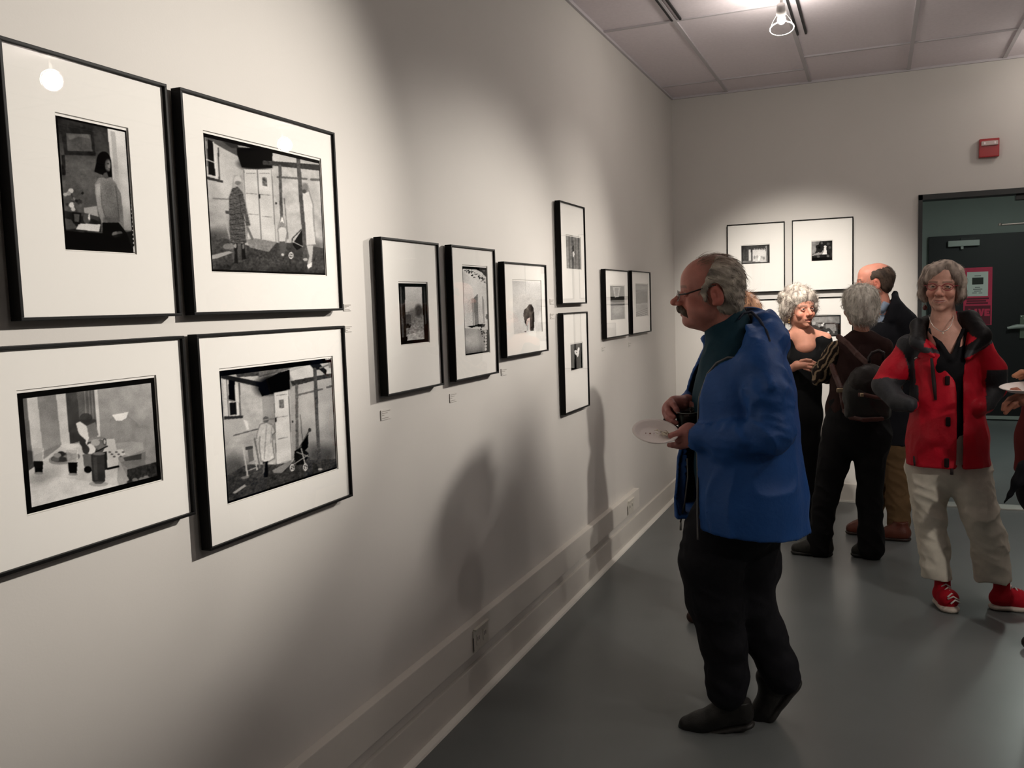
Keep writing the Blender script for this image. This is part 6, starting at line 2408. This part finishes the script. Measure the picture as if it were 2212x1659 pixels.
# ------------------------------------------------------------------ woman seen from behind with the backpack
def brown_woman():
    p = Person(1818, 1203, 'white-haired woman in a dark brown jacket and black trousers seen from behind')
    at, m, R, D = p.at, p.m, p.R, p.D
    H = Frame3(at(1856, 662, .0), nrm(D * .86 - R * .50), U3, .97)
    skin = srgb((.66, .46, .39))
    V, F, col, L = sculpt_head(H, .0036, at(1862, 735, .0), m(17), True, brow=srgb((.5, .45, .4)), skin=skin)
    Vb, Fb = core_body(p, [[(1862, 745, .0, 34), (1858, 830, .0, 42), (1850, 930, 0, 46)], [(1812, 940, 0, 26), (1790, 1070, 0, 18), (1772, 1170, 0, 13)],
                           [(1880, 940, 0, 26), (1880, 1070, 0, 18), (1878, 1170, 0, 13)], [(1815, 755, .02, 15), (1785, 812, .08, 13), (1770, 790, .22, 10)], [(1908, 755, .02, 15), (1925, 830, .03, 13), (1905, 850, .16, 10)]])
    p.add('body', *join_meshes([(V, F, col), (Vb, Fb, np.array(skin))]), M_SKIN)

    def hb(s):
        S = H.S
        s.ell(H.p(0, -.020, .042), np.array([.098, .118, .096]) * S, H.A, .02)
        s.ell(H.p(0, -.045, -.015), np.array([.092, .085, .085]) * S, H.A, .03)
        s.ell(H.p(0, -.055, -.060), np.array([.066, .052, .045]) * S, H.A, .03)
        s.ell(H.p(0, .105, -.045), np.array([.080, .085, .085]) * S, H.A, .01, True)
        for q in (-1, 1):
            s.ell(H.p(q * .09, .020, -.045), np.array([.03, .03, .04]) * S, H.A, .01, True)
    hair_mesh(p, H, hb, ((.66, .63, .59), (.92, .90, .86)), .004, nstr=2600, length=.040, r=.0011, seed=7, wr=(.010, 40), curl=.006, spread=.22, lift=.07, label='short fluffy white hair')
    go = p.build(MB().tube([H.p(.078, .0, .010), H.p(.078, .06, .008), H.p(.066, .105, .004)], .002, 6), 'glasses', M_STEEL)
    p.build(MB().tube([H.p(.035 + .022 * math.cos(t), .108, .0 + .016 * math.sin(t)) for t in np.linspace(0, 6.28, 16)[:-1]], .0013, 6, closed=True), 'lens_rim', M_STEEL, go)
    br = (.17, .095, .085)
    jk, Vj, Fj = garment(p, 'jacket', [('c', [(1862, 742, .0, 30), (1860, 775, .0, 48), (1852, 830, .0, 56), (1848, 880, .0, 62), (1848, 925, .0, 66)], .03, .72),
                                ('c', [(1862, 730, .0, 18), (1818, 748, .0, 17)], .04), ('c', [(1862, 730, .0, 18), (1908, 746, .0, 17)], .04),
                                ('c', [(1908, 752, .0, 18), (1926, 800, .02, 18), (1930, 838, .04, 17), (1905, 850, .18, 13)], .02),
                                ('-c', [(1861, 708, 0, 15), (1861, 680, 0, 20)], .006), ('cut', (1845, 902, 0), (.06, 0, -1))],
            srgb(br), M_CLOTH, .006, wr=[(.012, 14, (.3, 0, -1), 3, 61.0)], label='dark brown jacket')
    # striped sleeve
    def sl(V):
        u, v, d = px_local(p, V)
        n = vnoise(u * 30, v * 30, d * 30, 3.0)
        t = (u * .80 - v * .55) * 95 + n * 3.0 + vnoise(u * 9, v * 9, d * 9, 8.0) * 9
        w = (np.sin(t * 2.2) > .25)
        c = np.tile(np.array(srgb((.13, .10, .09))), (len(V), 1))
        c[w] = srgb((.58, .50, .40))
        return c
    garment(p, 'striped_sleeve', [('c', [(1806, 752, .0, 19), (1792, 780, .03, 21), (1778, 806, .06, 21)], .02), ('c', [(1776, 806, .06, 20), (1770, 800, .18, 15), (1776, 785, .26, 11)], .015),
                                  ('c', [(1772, 815, .05, 14), (1763, 824, .05, 10)], .01)],
            sl, M_CLOTH, .0045, wr=[(.012, 26, (.6, 0, -.8), 3.5, 66.0)], label='tan and black striped sleeve')
    garment(p, 'trousers', [('c', [(1850, 885, 0, 66), (1850, 925, 0, 72)], .03, .75), ('c', [(1814, 940, 0, 42), (1800, 1000, 0, 34), (1783, 1080, .0, 27), (1772, 1150, .0, 27), (1770, 1182, 0, 28)], .02),
                            ('c', [(1884, 940, 0, 42), (1880, 1000, 0, 32), (1878, 1080, .02, 27), (1882, 1150, .02, 28), (1882, 1184, .02, 29)], .02)],
            srgb((.07, .068, .075)), M_CLOTH, .006, wr=[(.012, 16, (.7, 0, -.6), 2.5, 71.0)], label='black trousers')
    for (hx, hy, tx, ty, b) in ((1784, 1200, 1722, 1190, .0), (1888, 1206, 1852, 1190, .03)):
        a, t = at(hx, hy, b), at(tx, ty, b)
        a[2] = t[2] = 0
        f = nrm(t - a)
        s = Sculpt(*bounds([a, t], .12), .005)
        s.chain([a + U3 * .05, a + (t - a) * .6 + U3 * .05, t + U3 * .036], [.042, .044, .036], .03)
        s.chain([a + U3 * .05, a + U3 * .10], [.042, .04], .02)
        s.cut(a + U3 * .022, -U3)
        V1, F1 = s.mesh(1)
        o = p.add('shoe', V1, F1, srgb((.125, .12, .10)), M_LEATHER)
        s = Sculpt(*bounds([a, t], .1), .004)
        s.chain([a + U3 * .015, t + U3 * .015], [.043, .040], .02, flat=(U3, .42))
        s.cut(a + U3 * .0005, -U3)
        V1, F1 = s.mesh(1)
        p.add('sole', V1, F1, srgb((.09, .085, .08)), M_LEATHER, parent=o)
    # ---- backpack: a thing of its own
    bp = Person(1818, 1203, 'small dark leather backpack with brown straps on the woman seen from behind', 'backpack')
    bp.root['category'] = 'backpack'
    bp.root.location = tuple(at(1872, 905, -.25))
    org = np.array(bp.root.location)
    bp.P0 = p.P0
    lea, stc = srgb((.125, .105, .10)), srgb((.27, .15, .125))

    def badd(name, prims_fn, lo_hi, c, vox=.005, par=None, smooth=1):
        s = Sculpt(*bounds(lo_hi, .05), vox)
        prims_fn(s)
        V1, F1 = s.mesh(smooth)
        return new_mesh(name, V1, F1, M_LEATHER, par or bp.root, True, colors=np.broadcast_to(np.array(c), V1.shape), origin=org)
    AX = np.array([R, D, U3])

    def body(s):
        s.ell(at(1874, 848, -.23), [m(50), .085, m(54)], AX, .01)
        s.box(at(1874, 868, -.22), [m(47), .075, m(36)], AX, .03, .03)
        s.warp(wrinkle(.010, 22, p.dir(.5, 0, -.8), 3, 81.0))
    badd('bag_body', body, [at(1815, 775, -.34), at(1935, 915, -.1)], srgb((.115, .115, .105)))
    fl = badd('flap', lambda s: (s.ell(at(1878, 822, -.275), [m(42), .055, m(36)], AX, .01), s.cut(at(1878, 846, -.2), (0, 0, -1)), s.warp(wrinkle(.008, 26, p.dir(.5, 0, -.8), 3, 84.0))),
              [at(1825, 780, -.34), at(1930, 850, -.2)], lea)
    new = lambda mb, name, c, par=None: mb.build(name, c, par or bp.root, True, origin=org)
    M_ST = mat('brown_strap_leather', srgb((.30, .165, .135)), rough=.5, var=.1, vscale=40)
    M_BR = mat('brass', srgb((.70, .62, .50)), rough=.3, metal=.8)

    def strap(pts, w, name):
        s = Sculpt(*bounds([at(*q) for q in pts], .04), .004)
        s.chain([at(*q) for q in pts], [w] * len(pts), .004, flat=(D, .35))
        V1, F1 = s.mesh(1)
        return new_mesh(name, V1, F1, M_LEATHER, bp.root, True, colors=np.broadcast_to(np.array(stc), V1.shape), origin=org)
    strap([(1812, 728, -.085), (1830, 742, -.13), (1852, 766, -.165), (1876, 788, -.20)], .018, 'shoulder_strap')
    strap([(1797, 790, -.06), (1806, 815, -.15), (1817, 842, -.20), (1822, 870, -.22), (1826, 888, -.22)], .017, 'side_strap')
    strap([(1824, 888, -.25), (1838, 902, -.29), (1865, 907, -.31), (1905, 905, -.31)], .014, 'bottom_piping')
    new(MB().tube([at(1878, 784, -.22), at(1877, 772, -.22), at(1884, 762, -.22), at(1898, 757, -.22), at(1908, 762, -.22), at(1908, 778, -.22)], .010, 8), 'carry_loop', mat('dark_leather_loop', srgb((.13, .10, .10)), rough=.5))
    new(MB().tube([at(1854, 853, -.345), at(1868, 853, -.350), at(1890, 858, -.345), at(1905, 860, -.335)], .012, 8), 'flap_band', M_ST, fl)
    new(MB().box(tuple(at(1862, 853, -.362) - .010), tuple(at(1862, 853, -.362) + .010), .004), 'buckle', M_BR, fl)
    new(MB().box(tuple(at(1815, 843, -.225) - np.array([.02, .008, .012])), tuple(at(1815, 843, -.225) + np.array([.02, .008, .012])), .004), 'strap_buckle', M_BR)
    return p


brown_woman()


# ------------------------------------------------------------------ curly-haired woman in black
def black_woman():
    p = Person(1737, 1146, 'curly grey-haired woman in a black scoop-neck dress talking by the end wall')
    at, m, R, D = p.at, p.m, p.R, p.D
    H = Frame3(at(1728, 668, .0), nrm(-D * .84 + R * .54), nrm(U3 - R * .03), 1.05)
    skin = srgb((.82, .58, .49))
    ch = ([at(1680, 715, -.06), at(1795, 770, .08)], .06,
          [(at(1732, 722, .03), at(1690, 732, .03), m(17), m(15)), (at(1738, 722, .03), at(1782, 732, .04), m(17), m(15)), (at(1735, 725, .02), at(1740, 748, .0), m(24), m(24))])
    V, F, col, L = sculpt_head(H, .0028, at(1733, 728, .02), m(18), True, brow=srgb((.50, .40, .35)), skin=skin, open_mouth=.6, lip=np.array(srgb((.66, .30, .28))), chest=ch, nose=1.1)
    Vb, Fb = core_body(p, [[(1738, 740, .03, 30), (1740, 830, .03, 34), (1736, 930, .03, 38)], [(1725, 950, .03, 22), (1728, 1120, .03, 12)], [(1748, 950, .03, 22), (1745, 1120, .03, 12)],
                           [(1698, 745, .03, 12), (1690, 810, .0, 10), (1722, 792, -.10, 8)], [(1778, 745, .04, 12), (1786, 810, .02, 10), (1764, 800, -.10, 8)]])
    # hands clasped in front
    Vh, Fh = hand_mesh(p, [[(1704, 800, -.08, .026), (1722, 789, -.12, .028), (1740, 788, -.145, .024)]],
                       [([(1738, 781, -.145), (1752, 780, -.160), (1764, 785, -.155)], .011, .008), ([(1740, 786, -.15), (1754, 787, -.165), (1766, 791, -.16)], .011, .008),
                        ([(1740, 791, -.15), (1753, 794, -.165), (1764, 797, -.16)], .011, .008), ([(1738, 796, -.145), (1750, 800, -.155), (1760, 803, -.15)], .010, .007),
                        ([(1730, 780, -.14), (1742, 777, -.16), (1752, 778, -.17)], .011, .008)])
    p.add('body', *join_meshes([(V, F, col), (Vb, Fb, np.array(skin)), (Vh, Fh, np.array(skin) * .92)]), M_SKIN)

    def hb(s):
        S = H.S
        s.ell(H.p(0, -.034, .046), np.array([.100, .114, .098]) * S, H.A, .02)
        s.ell(H.p(0, .034, .078), np.array([.082, .064, .050]) * S, H.A, .03)
        for q in (-1, 1):
            s.chain([H.p(q * .080, .01, .045), H.p(q * .088, -.015, .000), H.p(q * .084, -.035, -.045)], np.array([.032, .034, .028]) * S, .03)
        s.ell(H.p(0, -.075, -.035), np.array([.085, .060, .060]) * S, H.A, .03)
        s.ell(H.p(0, .100, -.035), np.array([.064, .082, .082]) * S, H.A, .012, True)
        g_ = np.random.default_rng(5)
        for i in range(60):
            v = nrm(g_.normal(0, 1, 3) + (0, -.2, .45))
            c = H.p(v[0] * .100, -.034 + v[1] * .114, .046 + v[2] * .096)
            l = H.inv(c)
            if l[1] > .045 and l[2] < .06:
                continue
            s.ell(c, np.array([.021, .021, .017]) * S * g_.uniform(.8, 1.25), H.A, .008)
    hair_mesh(p, H, hb, ((.50, .46, .43), (.80, .76, .71)), .004, nstr=2600, length=.030, r=.0011, seed=9, wr=(.010, 45), curl=.010, spread=.6, lift=.15, label='curly grey hair')
    er = p.build(MB().tube([H.p(-.078, .0, -.040), H.p(-.080, .0, -.060)], .002, 6), 'earring', mat('gold', srgb((.85, .72, .45)), rough=.25, metal=.8))
    for dz, r in ((-.050, .005), (-.064, .007), (-.080, .005)):
        p.build(MB().lathe([(0, -r), (r * .8, -r * .5), (r, 0), (r * .8, r * .5), (0, r)], 10, H.p(-.081, .0, dz)), 'bead', MATS['gold'], er)
    blk = srgb((.045, .045, .05))
    garment(p, 'dress', [('c', [(1738, 738, .03, 30), (1740, 780, .02, 38), (1738, 840, .02, 36), (1738, 900, .02, 38), (1738, 960, .02, 34), (1739, 1040, .02, 26), (1739, 1125, .02, 20)], .03, .75),
                         ('c', [(1730, 730, .03, 18), (1694, 738, .03, 16)], .03), ('c', [(1740, 730, .03, 18), (1780, 737, .04, 17)], .03),
                         ('c', [(1696, 742, .03, 17), (1690, 790, .02, 15), (1692, 812, .0, 14), (1710, 800, -.07, 12)], .015), ('c', [(1780, 742, .04, 17), (1788, 790, .03, 15), (1786, 815, .0, 14), (1766, 803, -.10, 11)], .015),
                         ('-e', (1738, 712, -.09), (30, 36, 37), .006), ('-c', [(1735, 722, .03, 26), (1735, 680, .03, 34)], .008)],
            blk, M_CLOTH, .0055, wr=[(.010, 16, (.2, 0, -1), 3, 91.0)], label='long black scoop-necked dress')
    for (x, b) in ((1726, .0), (1748, .02)):
        a, t = at(x, 1146, b), at(x - 6, 1160, b)
        a[2] = t[2] = 0
        f = nrm(t - a)
        s = Sculpt(*bounds([a, a + f * .16], .1), .005)
        s.chain([a - f * .06 + U3 * .04, a + f * .06 + U3 * .04, a + f * .14 + U3 * .028], [.034, .036, .028], .03)
        s.cut(a + U3 * .0005, -U3)
        V1, F1 = s.mesh(1)
        p.add('shoe', V1, F1, srgb((.06, .06, .06)), M_LEATHER)
    return p


black_woman()


# ------------------------------------------------------------------ balding man in the dark suit jacket
def suit_man():
    p = Person(1912, 1160, 'balding man in a dark navy jacket and brown trousers turned away at the back')
    at, m, R, D = p.at, p.m, p.R, p.D
    H = Frame3(at(1888, 611, .0), nrm(-R * .98 - D * .12), U3, 1.03)
    skin = srgb((.80, .54, .46))
    V, F, col, L = sculpt_head(H, .0038, at(1914, 690, .02), m(21), skin=skin, brow=srgb((.35, .27, .22)))
    Vb, Fb = core_body(p, [[(1918, 700, .02, 36), (1922, 800, .02, 42), (1926, 900, .02, 44)], [(1935, 930, .0, 26), (1940, 1050, .0, 18), (1938, 1140, .0, 13)], [(1912, 930, .05, 26), (1895, 1040, .08, 18), (1880, 1130, .08, 13)],
                           [(1955, 720, -.06, 15), (1962, 800, -.06, 13), (1930, 850, .0, 10)], [(1888, 720, .1, 15), (1878, 800, .12, 13), (1880, 850, .1, 10)]])
    p.add('body', *join_meshes([(V, F, col), (Vb, Fb, np.array(skin))]), M_SKIN)

    def hb(s):
        S = H.S
        s.ell(H.p(0, -.022, .036), np.array([.081, .103, .080]) * S, H.A, .01)
        s.ell(H.p(0, -.060, -.020), np.array([.066, .048, .052]) * S, H.A, .03)
        s.ell(H.p(0, .060, .125), np.array([.100, .130, .070]) * S, H.A, .012, True)
        s.cut(H.p(0, .040, .0), H.y * 1.0 + H.z * .15)
        for q in (-1, 1):
            s.ell(H.p(q * .082, -.004, -.020), np.array([.03, .030, .046]) * S, H.A, .008, True)
    hair_mesh(p, H, hb, ((.17, .14, .12), (.33, .27, .23)), .004, flow=-H.z * .8 - H.y * .5, nstr=900, length=.016, r=.0008, seed=11, wr=(.003, 90), spread=.1, lift=.04, label='short dark fringe of hair')
    nav = srgb((.065, .07, .095))
    garment(p, 'shirt', [('c', [(1927, 640, .0, 7), (1915, 655, -.04, 8), (1905, 668, -.05, 8)], .01), ('c', [(1914, 700, .02, 24), (1909, 672, .02, 21)], .02), ('c', [(1914, 705, .02, 28), (1910, 770, .02, 36)], .02), ('cut', (1909, 652, .02), (.55, .1, 1))], srgb((.52, .58, .66)), M_CLOTH, .005, label='pale blue shirt collar')
    p.build(MB().tube([at(1896, 672, .06), at(1895, 690, .05), at(1894, 730, .03)], [.012, .018, .022], 8), 'tie', mat('navy_tie', srgb((.09, .11, .20)), rough=.6))
    garment(p, 'suit_jacket', [('c', [(1920, 690, .02, 30), (1924, 725, .02, 48), (1926, 800, .02, 52), (1926, 880, .02, 54), (1928, 980, .02, 58)], .03, .8),
                               ('c', [(1934, 634, .04, 6), (1931, 646, -.01, 8), (1936, 662, -.04, 12), (1926, 692, -.06, 8)], .02), ('c', [(1925, 664, .02, 22), (1958, 692, -.05, 22)], .04), ('c', [(1918, 690, .02, 22), (1888, 712, .10, 20)], .04),
                               ('c', [(1960, 697, -.05, 22), (1968, 760, -.06, 20), (1970, 815, -.06, 18), (1950, 865, -.03, 15)], .02),
                               ('c', [(1888, 715, .10, 20), (1880, 770, .13, 18), (1876, 820, .14, 17)], .02),
                               ('-c', [(1910, 690, .0, 17), (1903, 650, .0, 27)], .004), ('cut', (1925, 958, 0), (0, 0, -1))],
            nav, M_CLOTH, .006, wr=[(.008, 14, (.2, 0, -1), 3, 95.0)], label='dark navy suit jacket')
    garment(p, 'trousers', [('c', [(1926, 925, .02, 50), (1926, 955, .02, 52)], .03, .8), ('c', [(1938, 965, .0, 33), (1938, 1030, .0, 28), (1940, 1080, .0, 27), (1942, 1130, .0, 25)], .02),
                            ('c', [(1912, 965, .06, 33), (1900, 1030, .08, 25), (1890, 1085, .09, 21), (1884, 1128, .09, 20)], .02)],
            srgb((.40, .31, .21)), M_CLOTH, .006, wr=[(.012, 18, (.8, 0, -.5), 2.5, 97.0)], label='brown corduroy trousers')
    for (hx, hy, tx, ty, b) in ((1952, 1172, 1912, 1170, -.06), (1880, 1156, 1840, 1156, .02)):
        a, t = at(hx, hy, b), at(tx, ty, b)
        a[2] = t[2] = 0
        s = Sculpt(*bounds([a, t], .13), .005)
        s.chain([a + U3 * .05, a + (t - a) * .6 + U3 * .05, t + U3 * .038], [.045, .046, .038], .03)
        s.chain([a + U3 * .06 + (t - a) * .15, a + U3 * .12 + (t - a) * .15], [.045, .045], .03)
        s.cut(a + U3 * .02, -U3)
        V1, F1 = s.mesh(1)
        o = p.add('shoe', V1, F1, srgb((.34, .16, .11)), M_LEATHER, 'brown leather shoe')
        s = Sculpt(*bounds([a, t], .1), .004)
        s.chain([a + U3 * .014, t + U3 * .014], [.046, .042], .02, flat=(U3, .4))
        s.cut(a + U3 * .0005, -U3)
        V1, F1 = s.mesh(1)
        p.add('sole', V1, F1, srgb((.14, .08, .06)), M_LEATHER, parent=o)
    return p


suit_man()


# ------------------------------------------------------------------ brown-haired visitor almost hidden behind the blue jacket
def hidden_woman():
    p = Person(1575, 1345, 'brown-haired visitor standing almost hidden behind the blue-jacket man')
    at, m, R, D = p.at, p.m, p.R, p.D
    H = Frame3(at(1583, 688, .0), nrm(-R * .75 + D * .5), U3, 1.05)
    skin = srgb((.72, .50, .43))
    V, F, col, L = sculpt_head(H, .005, at(1590, 765, .0), m(24), True, skin=skin)
    Vb, Fb = core_body(p, [[(1590, 775, 0, 46), (1590, 880, 0, 52), (1588, 1000, 0, 62)], [(1575, 1040, -.03, 36), (1560, 1200, -.03, 25), (1540, 1310, -.03, 18)], [(1605, 1040, .05, 36), (1600, 1200, .05, 25), (1595, 1310, .05, 18)],
                           [(1610, 790, -.10, 20), (1625, 880, -.12, 18), (1575, 930, -.12, 14)], [(1570, 790, .10, 20), (1575, 880, .12, 18), (1540, 930, .05, 14)]])
    p.add('body', *join_meshes([(V, F, col), (Vb, Fb, np.array(skin))]), M_SKIN)

    def hb(s):
        S = H.S
        s.ell(H.p(0, -.022, .040), np.array([.090, .110, .088]) * S, H.A, .02)
        s.ell(H.p(0, -.055, -.030), np.array([.085, .070, .075]) * S, H.A, .03)
        s.ell(H.p(0, .100, -.030), np.array([.070, .085, .090]) * S, H.A, .01, True)
    hair_mesh(p, H, hb, ((.36, .22, .15), (.62, .45, .33)), .005, nstr=1500, length=.035, r=.001, seed=13, wr=(.008, 50), spread=.25, lift=.12, label='short reddish-brown hair')
    garment(p, 'coat', [('c', [(1590, 768, 0, 40), (1590, 810, 0, 58), (1590, 880, 0, 60), (1588, 960, 0, 66), (1588, 1040, 0, 78), (1588, 1100, 0, 82)], .03, .8),
                        ('c', [(1615, 785, -.09, 26), (1628, 860, -.13, 24), (1622, 900, -.14, 22), (1570, 930, -.13, 17)], .03), ('c', [(1568, 785, .09, 26), (1572, 860, .13, 24), (1570, 900, .13, 22), (1545, 925, .05, 17)], .03),
                        ('cut', (1588, 1085, 0), (0, 0, -1))], srgb((.17, .15, .15)), M_CLOTH, .009, wr=[(.010, 14, (.2, 0, -1), 3, 99.0)], label='dark coat')
    garment(p, 'trousers', [('c', [(1575, 1050, -.03, 44), (1560, 1190, -.03, 32), (1545, 1315, -.03, 26)], .03), ('c', [(1605, 1050, .05, 44), (1600, 1190, .05, 32), (1596, 1315, .05, 26)], .03)], srgb((.10, .10, .11)), M_CLOTH, .009)
    for (hx, tx, y, b) in ((1548, 1496, 1346, -.02), (1600, 1552, 1335, .08)):
        a, t = at(hx, y, b), at(tx, y, b)
        a[2] = t[2] = 0
        s = Sculpt(*bounds([a, t], .1), .005)
        s.chain([a + U3 * .045, a + (t - a) * .6 + U3 * .04, t + U3 * .028], [.04, .04, .03], .03)
        s.cut(a + U3 * .0005, -U3)
        V1, F1 = s.mesh(1)
        p.add('shoe', V1, F1, srgb((.22, .13, .10)), M_LEATHER)
    return p


hidden_woman()


# ------------------------------------------------------------------ visitor cut off by the right edge of the frame
def edge_person():
    p = Person(2262, 1400, 'visitor in a dark red coat holding a plate at the right edge of the frame')
    at, m, R, D = p.at, p.m, p.R, p.D
    H = Frame3(at(2300, 590, .0), nrm(-R * .9 + D * .3), U3, 1.0)
    skin = srgb((.70, .47, .38))
    V, F, col, L = sculpt_head(H, .006, at(2308, 690, .0), m(26), True, skin=skin)
    Vb, Fb = core_body(p, [[(2300, 700, 0, 48), (2300, 850, 0, 56), (2300, 1000, 0, 60)], [(2285, 1030, -.05, 36), (2278, 1200, -.05, 26), (2262, 1370, -.05, 18)], [(2315, 1030, .07, 36), (2312, 1200, .07, 26), (2305, 1360, .07, 18)],
                           [(2320, 720, -.15, 22), (2330, 830, -.18, 19), (2235, 850, -.14, 14)], [(2290, 720, .15, 22), (2290, 830, .17, 19), (2240, 812, .0, 14)]])
    # hand under the plate, fingers of the other hand over it
    Vh, Fh = hand_mesh(p, [[(2240, 868, -.13, .030), (2216, 862, -.12, .028), (2204, 858, -.115, .024)]],
                       [([(2200, 855, -.13), (2182, 862, -.14), (2170, 874, -.14), (2167, 885, -.14)], .013, .009), ([(2204, 862, -.12), (2190, 872, -.13), (2178, 884, -.13), (2172, 892, -.13)], .013, .009),
                        ([(2208, 852, -.11), (2196, 866, -.10), (2186, 876, -.09)], .012, .009), ([(2210, 866, -.11), (2200, 874, -.12), (2190, 880, -.12)], .012, .009), ([(2206, 850, -.13), (2196, 842, -.14), (2186, 842, -.14)], .012, .009)])
    Vg, Fg = hand_mesh(p, [[(2250, 806, .0, .026), (2226, 806, -.02, .024)]],
                       [([(2222, 803, -.03), (2206, 803, -.05), (2190, 812, -.06)], .011, .009), ([(2222, 808, -.02), (2208, 808, -.03), (2196, 814, -.03)], .011, .008), ([(2224, 812, -.01), (2212, 814, -.01), (2204, 818, -.01)], .011, .008)])
    p.add('body', *join_meshes([(V, F, col), (Vb, Fb, np.array(skin)), (Vh, Fh, np.array(srgb((.64, .42, .34)))), (Vg, Fg, np.array(srgb((.70, .48, .36))))]), M_SKIN)

    def hb(s):
        s.ell(H.p(0, -.022, .040), np.array([.090, .110, .088]) * H.S, H.A, .02)
        s.ell(H.p(0, -.060, -.020), np.array([.080, .060, .070]) * H.S, H.A, .03)
        s.ell(H.p(0, .100, -.030), np.array([.070, .085, .090]) * H.S, H.A, .01, True)
    hair_mesh(p, H, hb, ((.3, .25, .2), (.5, .42, .36)), .006, nstr=0, seed=15)
    garment(p, 'coat', [('c', [(2300, 690, 0, 44), (2298, 760, 0, 66), (2290, 860, 0, 76), (2282, 950, 0, 88), (2280, 1040, 0, 92)], .03, .85),
                        ('c', [(2320, 715, -.14, 28), (2330, 820, -.18, 27), (2300, 862, -.18, 25), (2246, 868, -.14, 20)], .03), ('c', [(2290, 715, .14, 28), (2290, 820, .16, 26), (2256, 812, .02, 19)], .03),
                        ('cut', (2250, 1030, 0), (-.25, 0, -1))], srgb((.36, .11, .10)), M_CLOTH, .008, wr=[(.012, 13, (.2, 0, -1), 3, 101.0)], label='dark red coat')
    garment(p, 'skirt', [('c', [(2278, 1000, .0, 78), (2275, 1060, .0, 84)], .03, .8), ('c', [(2215, 1010, -.08, 20), (2198, 1040, -.09, 13), (2182, 1068, -.09, 5), (2168, 1088, -.09, 2.5)], .02),
                         ('cut', (2225, 1062, 0), (0, 0, -1)) if False else ('c', [(2225, 1030, -.05, 24), (2240, 1040, -.05, 26)], .02)], srgb((.06, .06, .08)), M_CLOTH, .006, label='black shawl end hanging below the coat')
    garment(p, 'trousers', [('c', [(2288, 1050, -.05, 48), (2282, 1200, -.05, 34), (2270, 1365, -.05, 28)], .03), ('c', [(2318, 1050, .07, 48), (2314, 1200, .07, 34), (2310, 1350, .07, 28)], .03)], srgb((.08, .08, .09)), M_CLOTH, .009)
    for (hx, tx, b) in ((2282, 2222, -.05), (2318, 2262, .08)):
        a, t = at(hx, 1400, b), at(tx, 1400, b)
        a[2] = t[2] = 0
        s = Sculpt(*bounds([a, t], .1), .006)
        s.chain([a + U3 * .045, a + (t - a) * .6 + U3 * .042, t + U3 * .03], [.042, .042, .03], .03)
        s.cut(a + U3 * .0005, -U3)
        V1, F1 = s.mesh(1)
        p.add('shoe', V1, F1, srgb((.06, .055, .055)), M_LEATHER)
    c0 = at(2218, 838, -.12)
    nn_ = nrm(U3 - D * .10 - R * .04)
    plate(c0 - nn_ * .012, nn_, .105, 'white paper plate at the right edge of the frame', None)
    return p


edge_person()
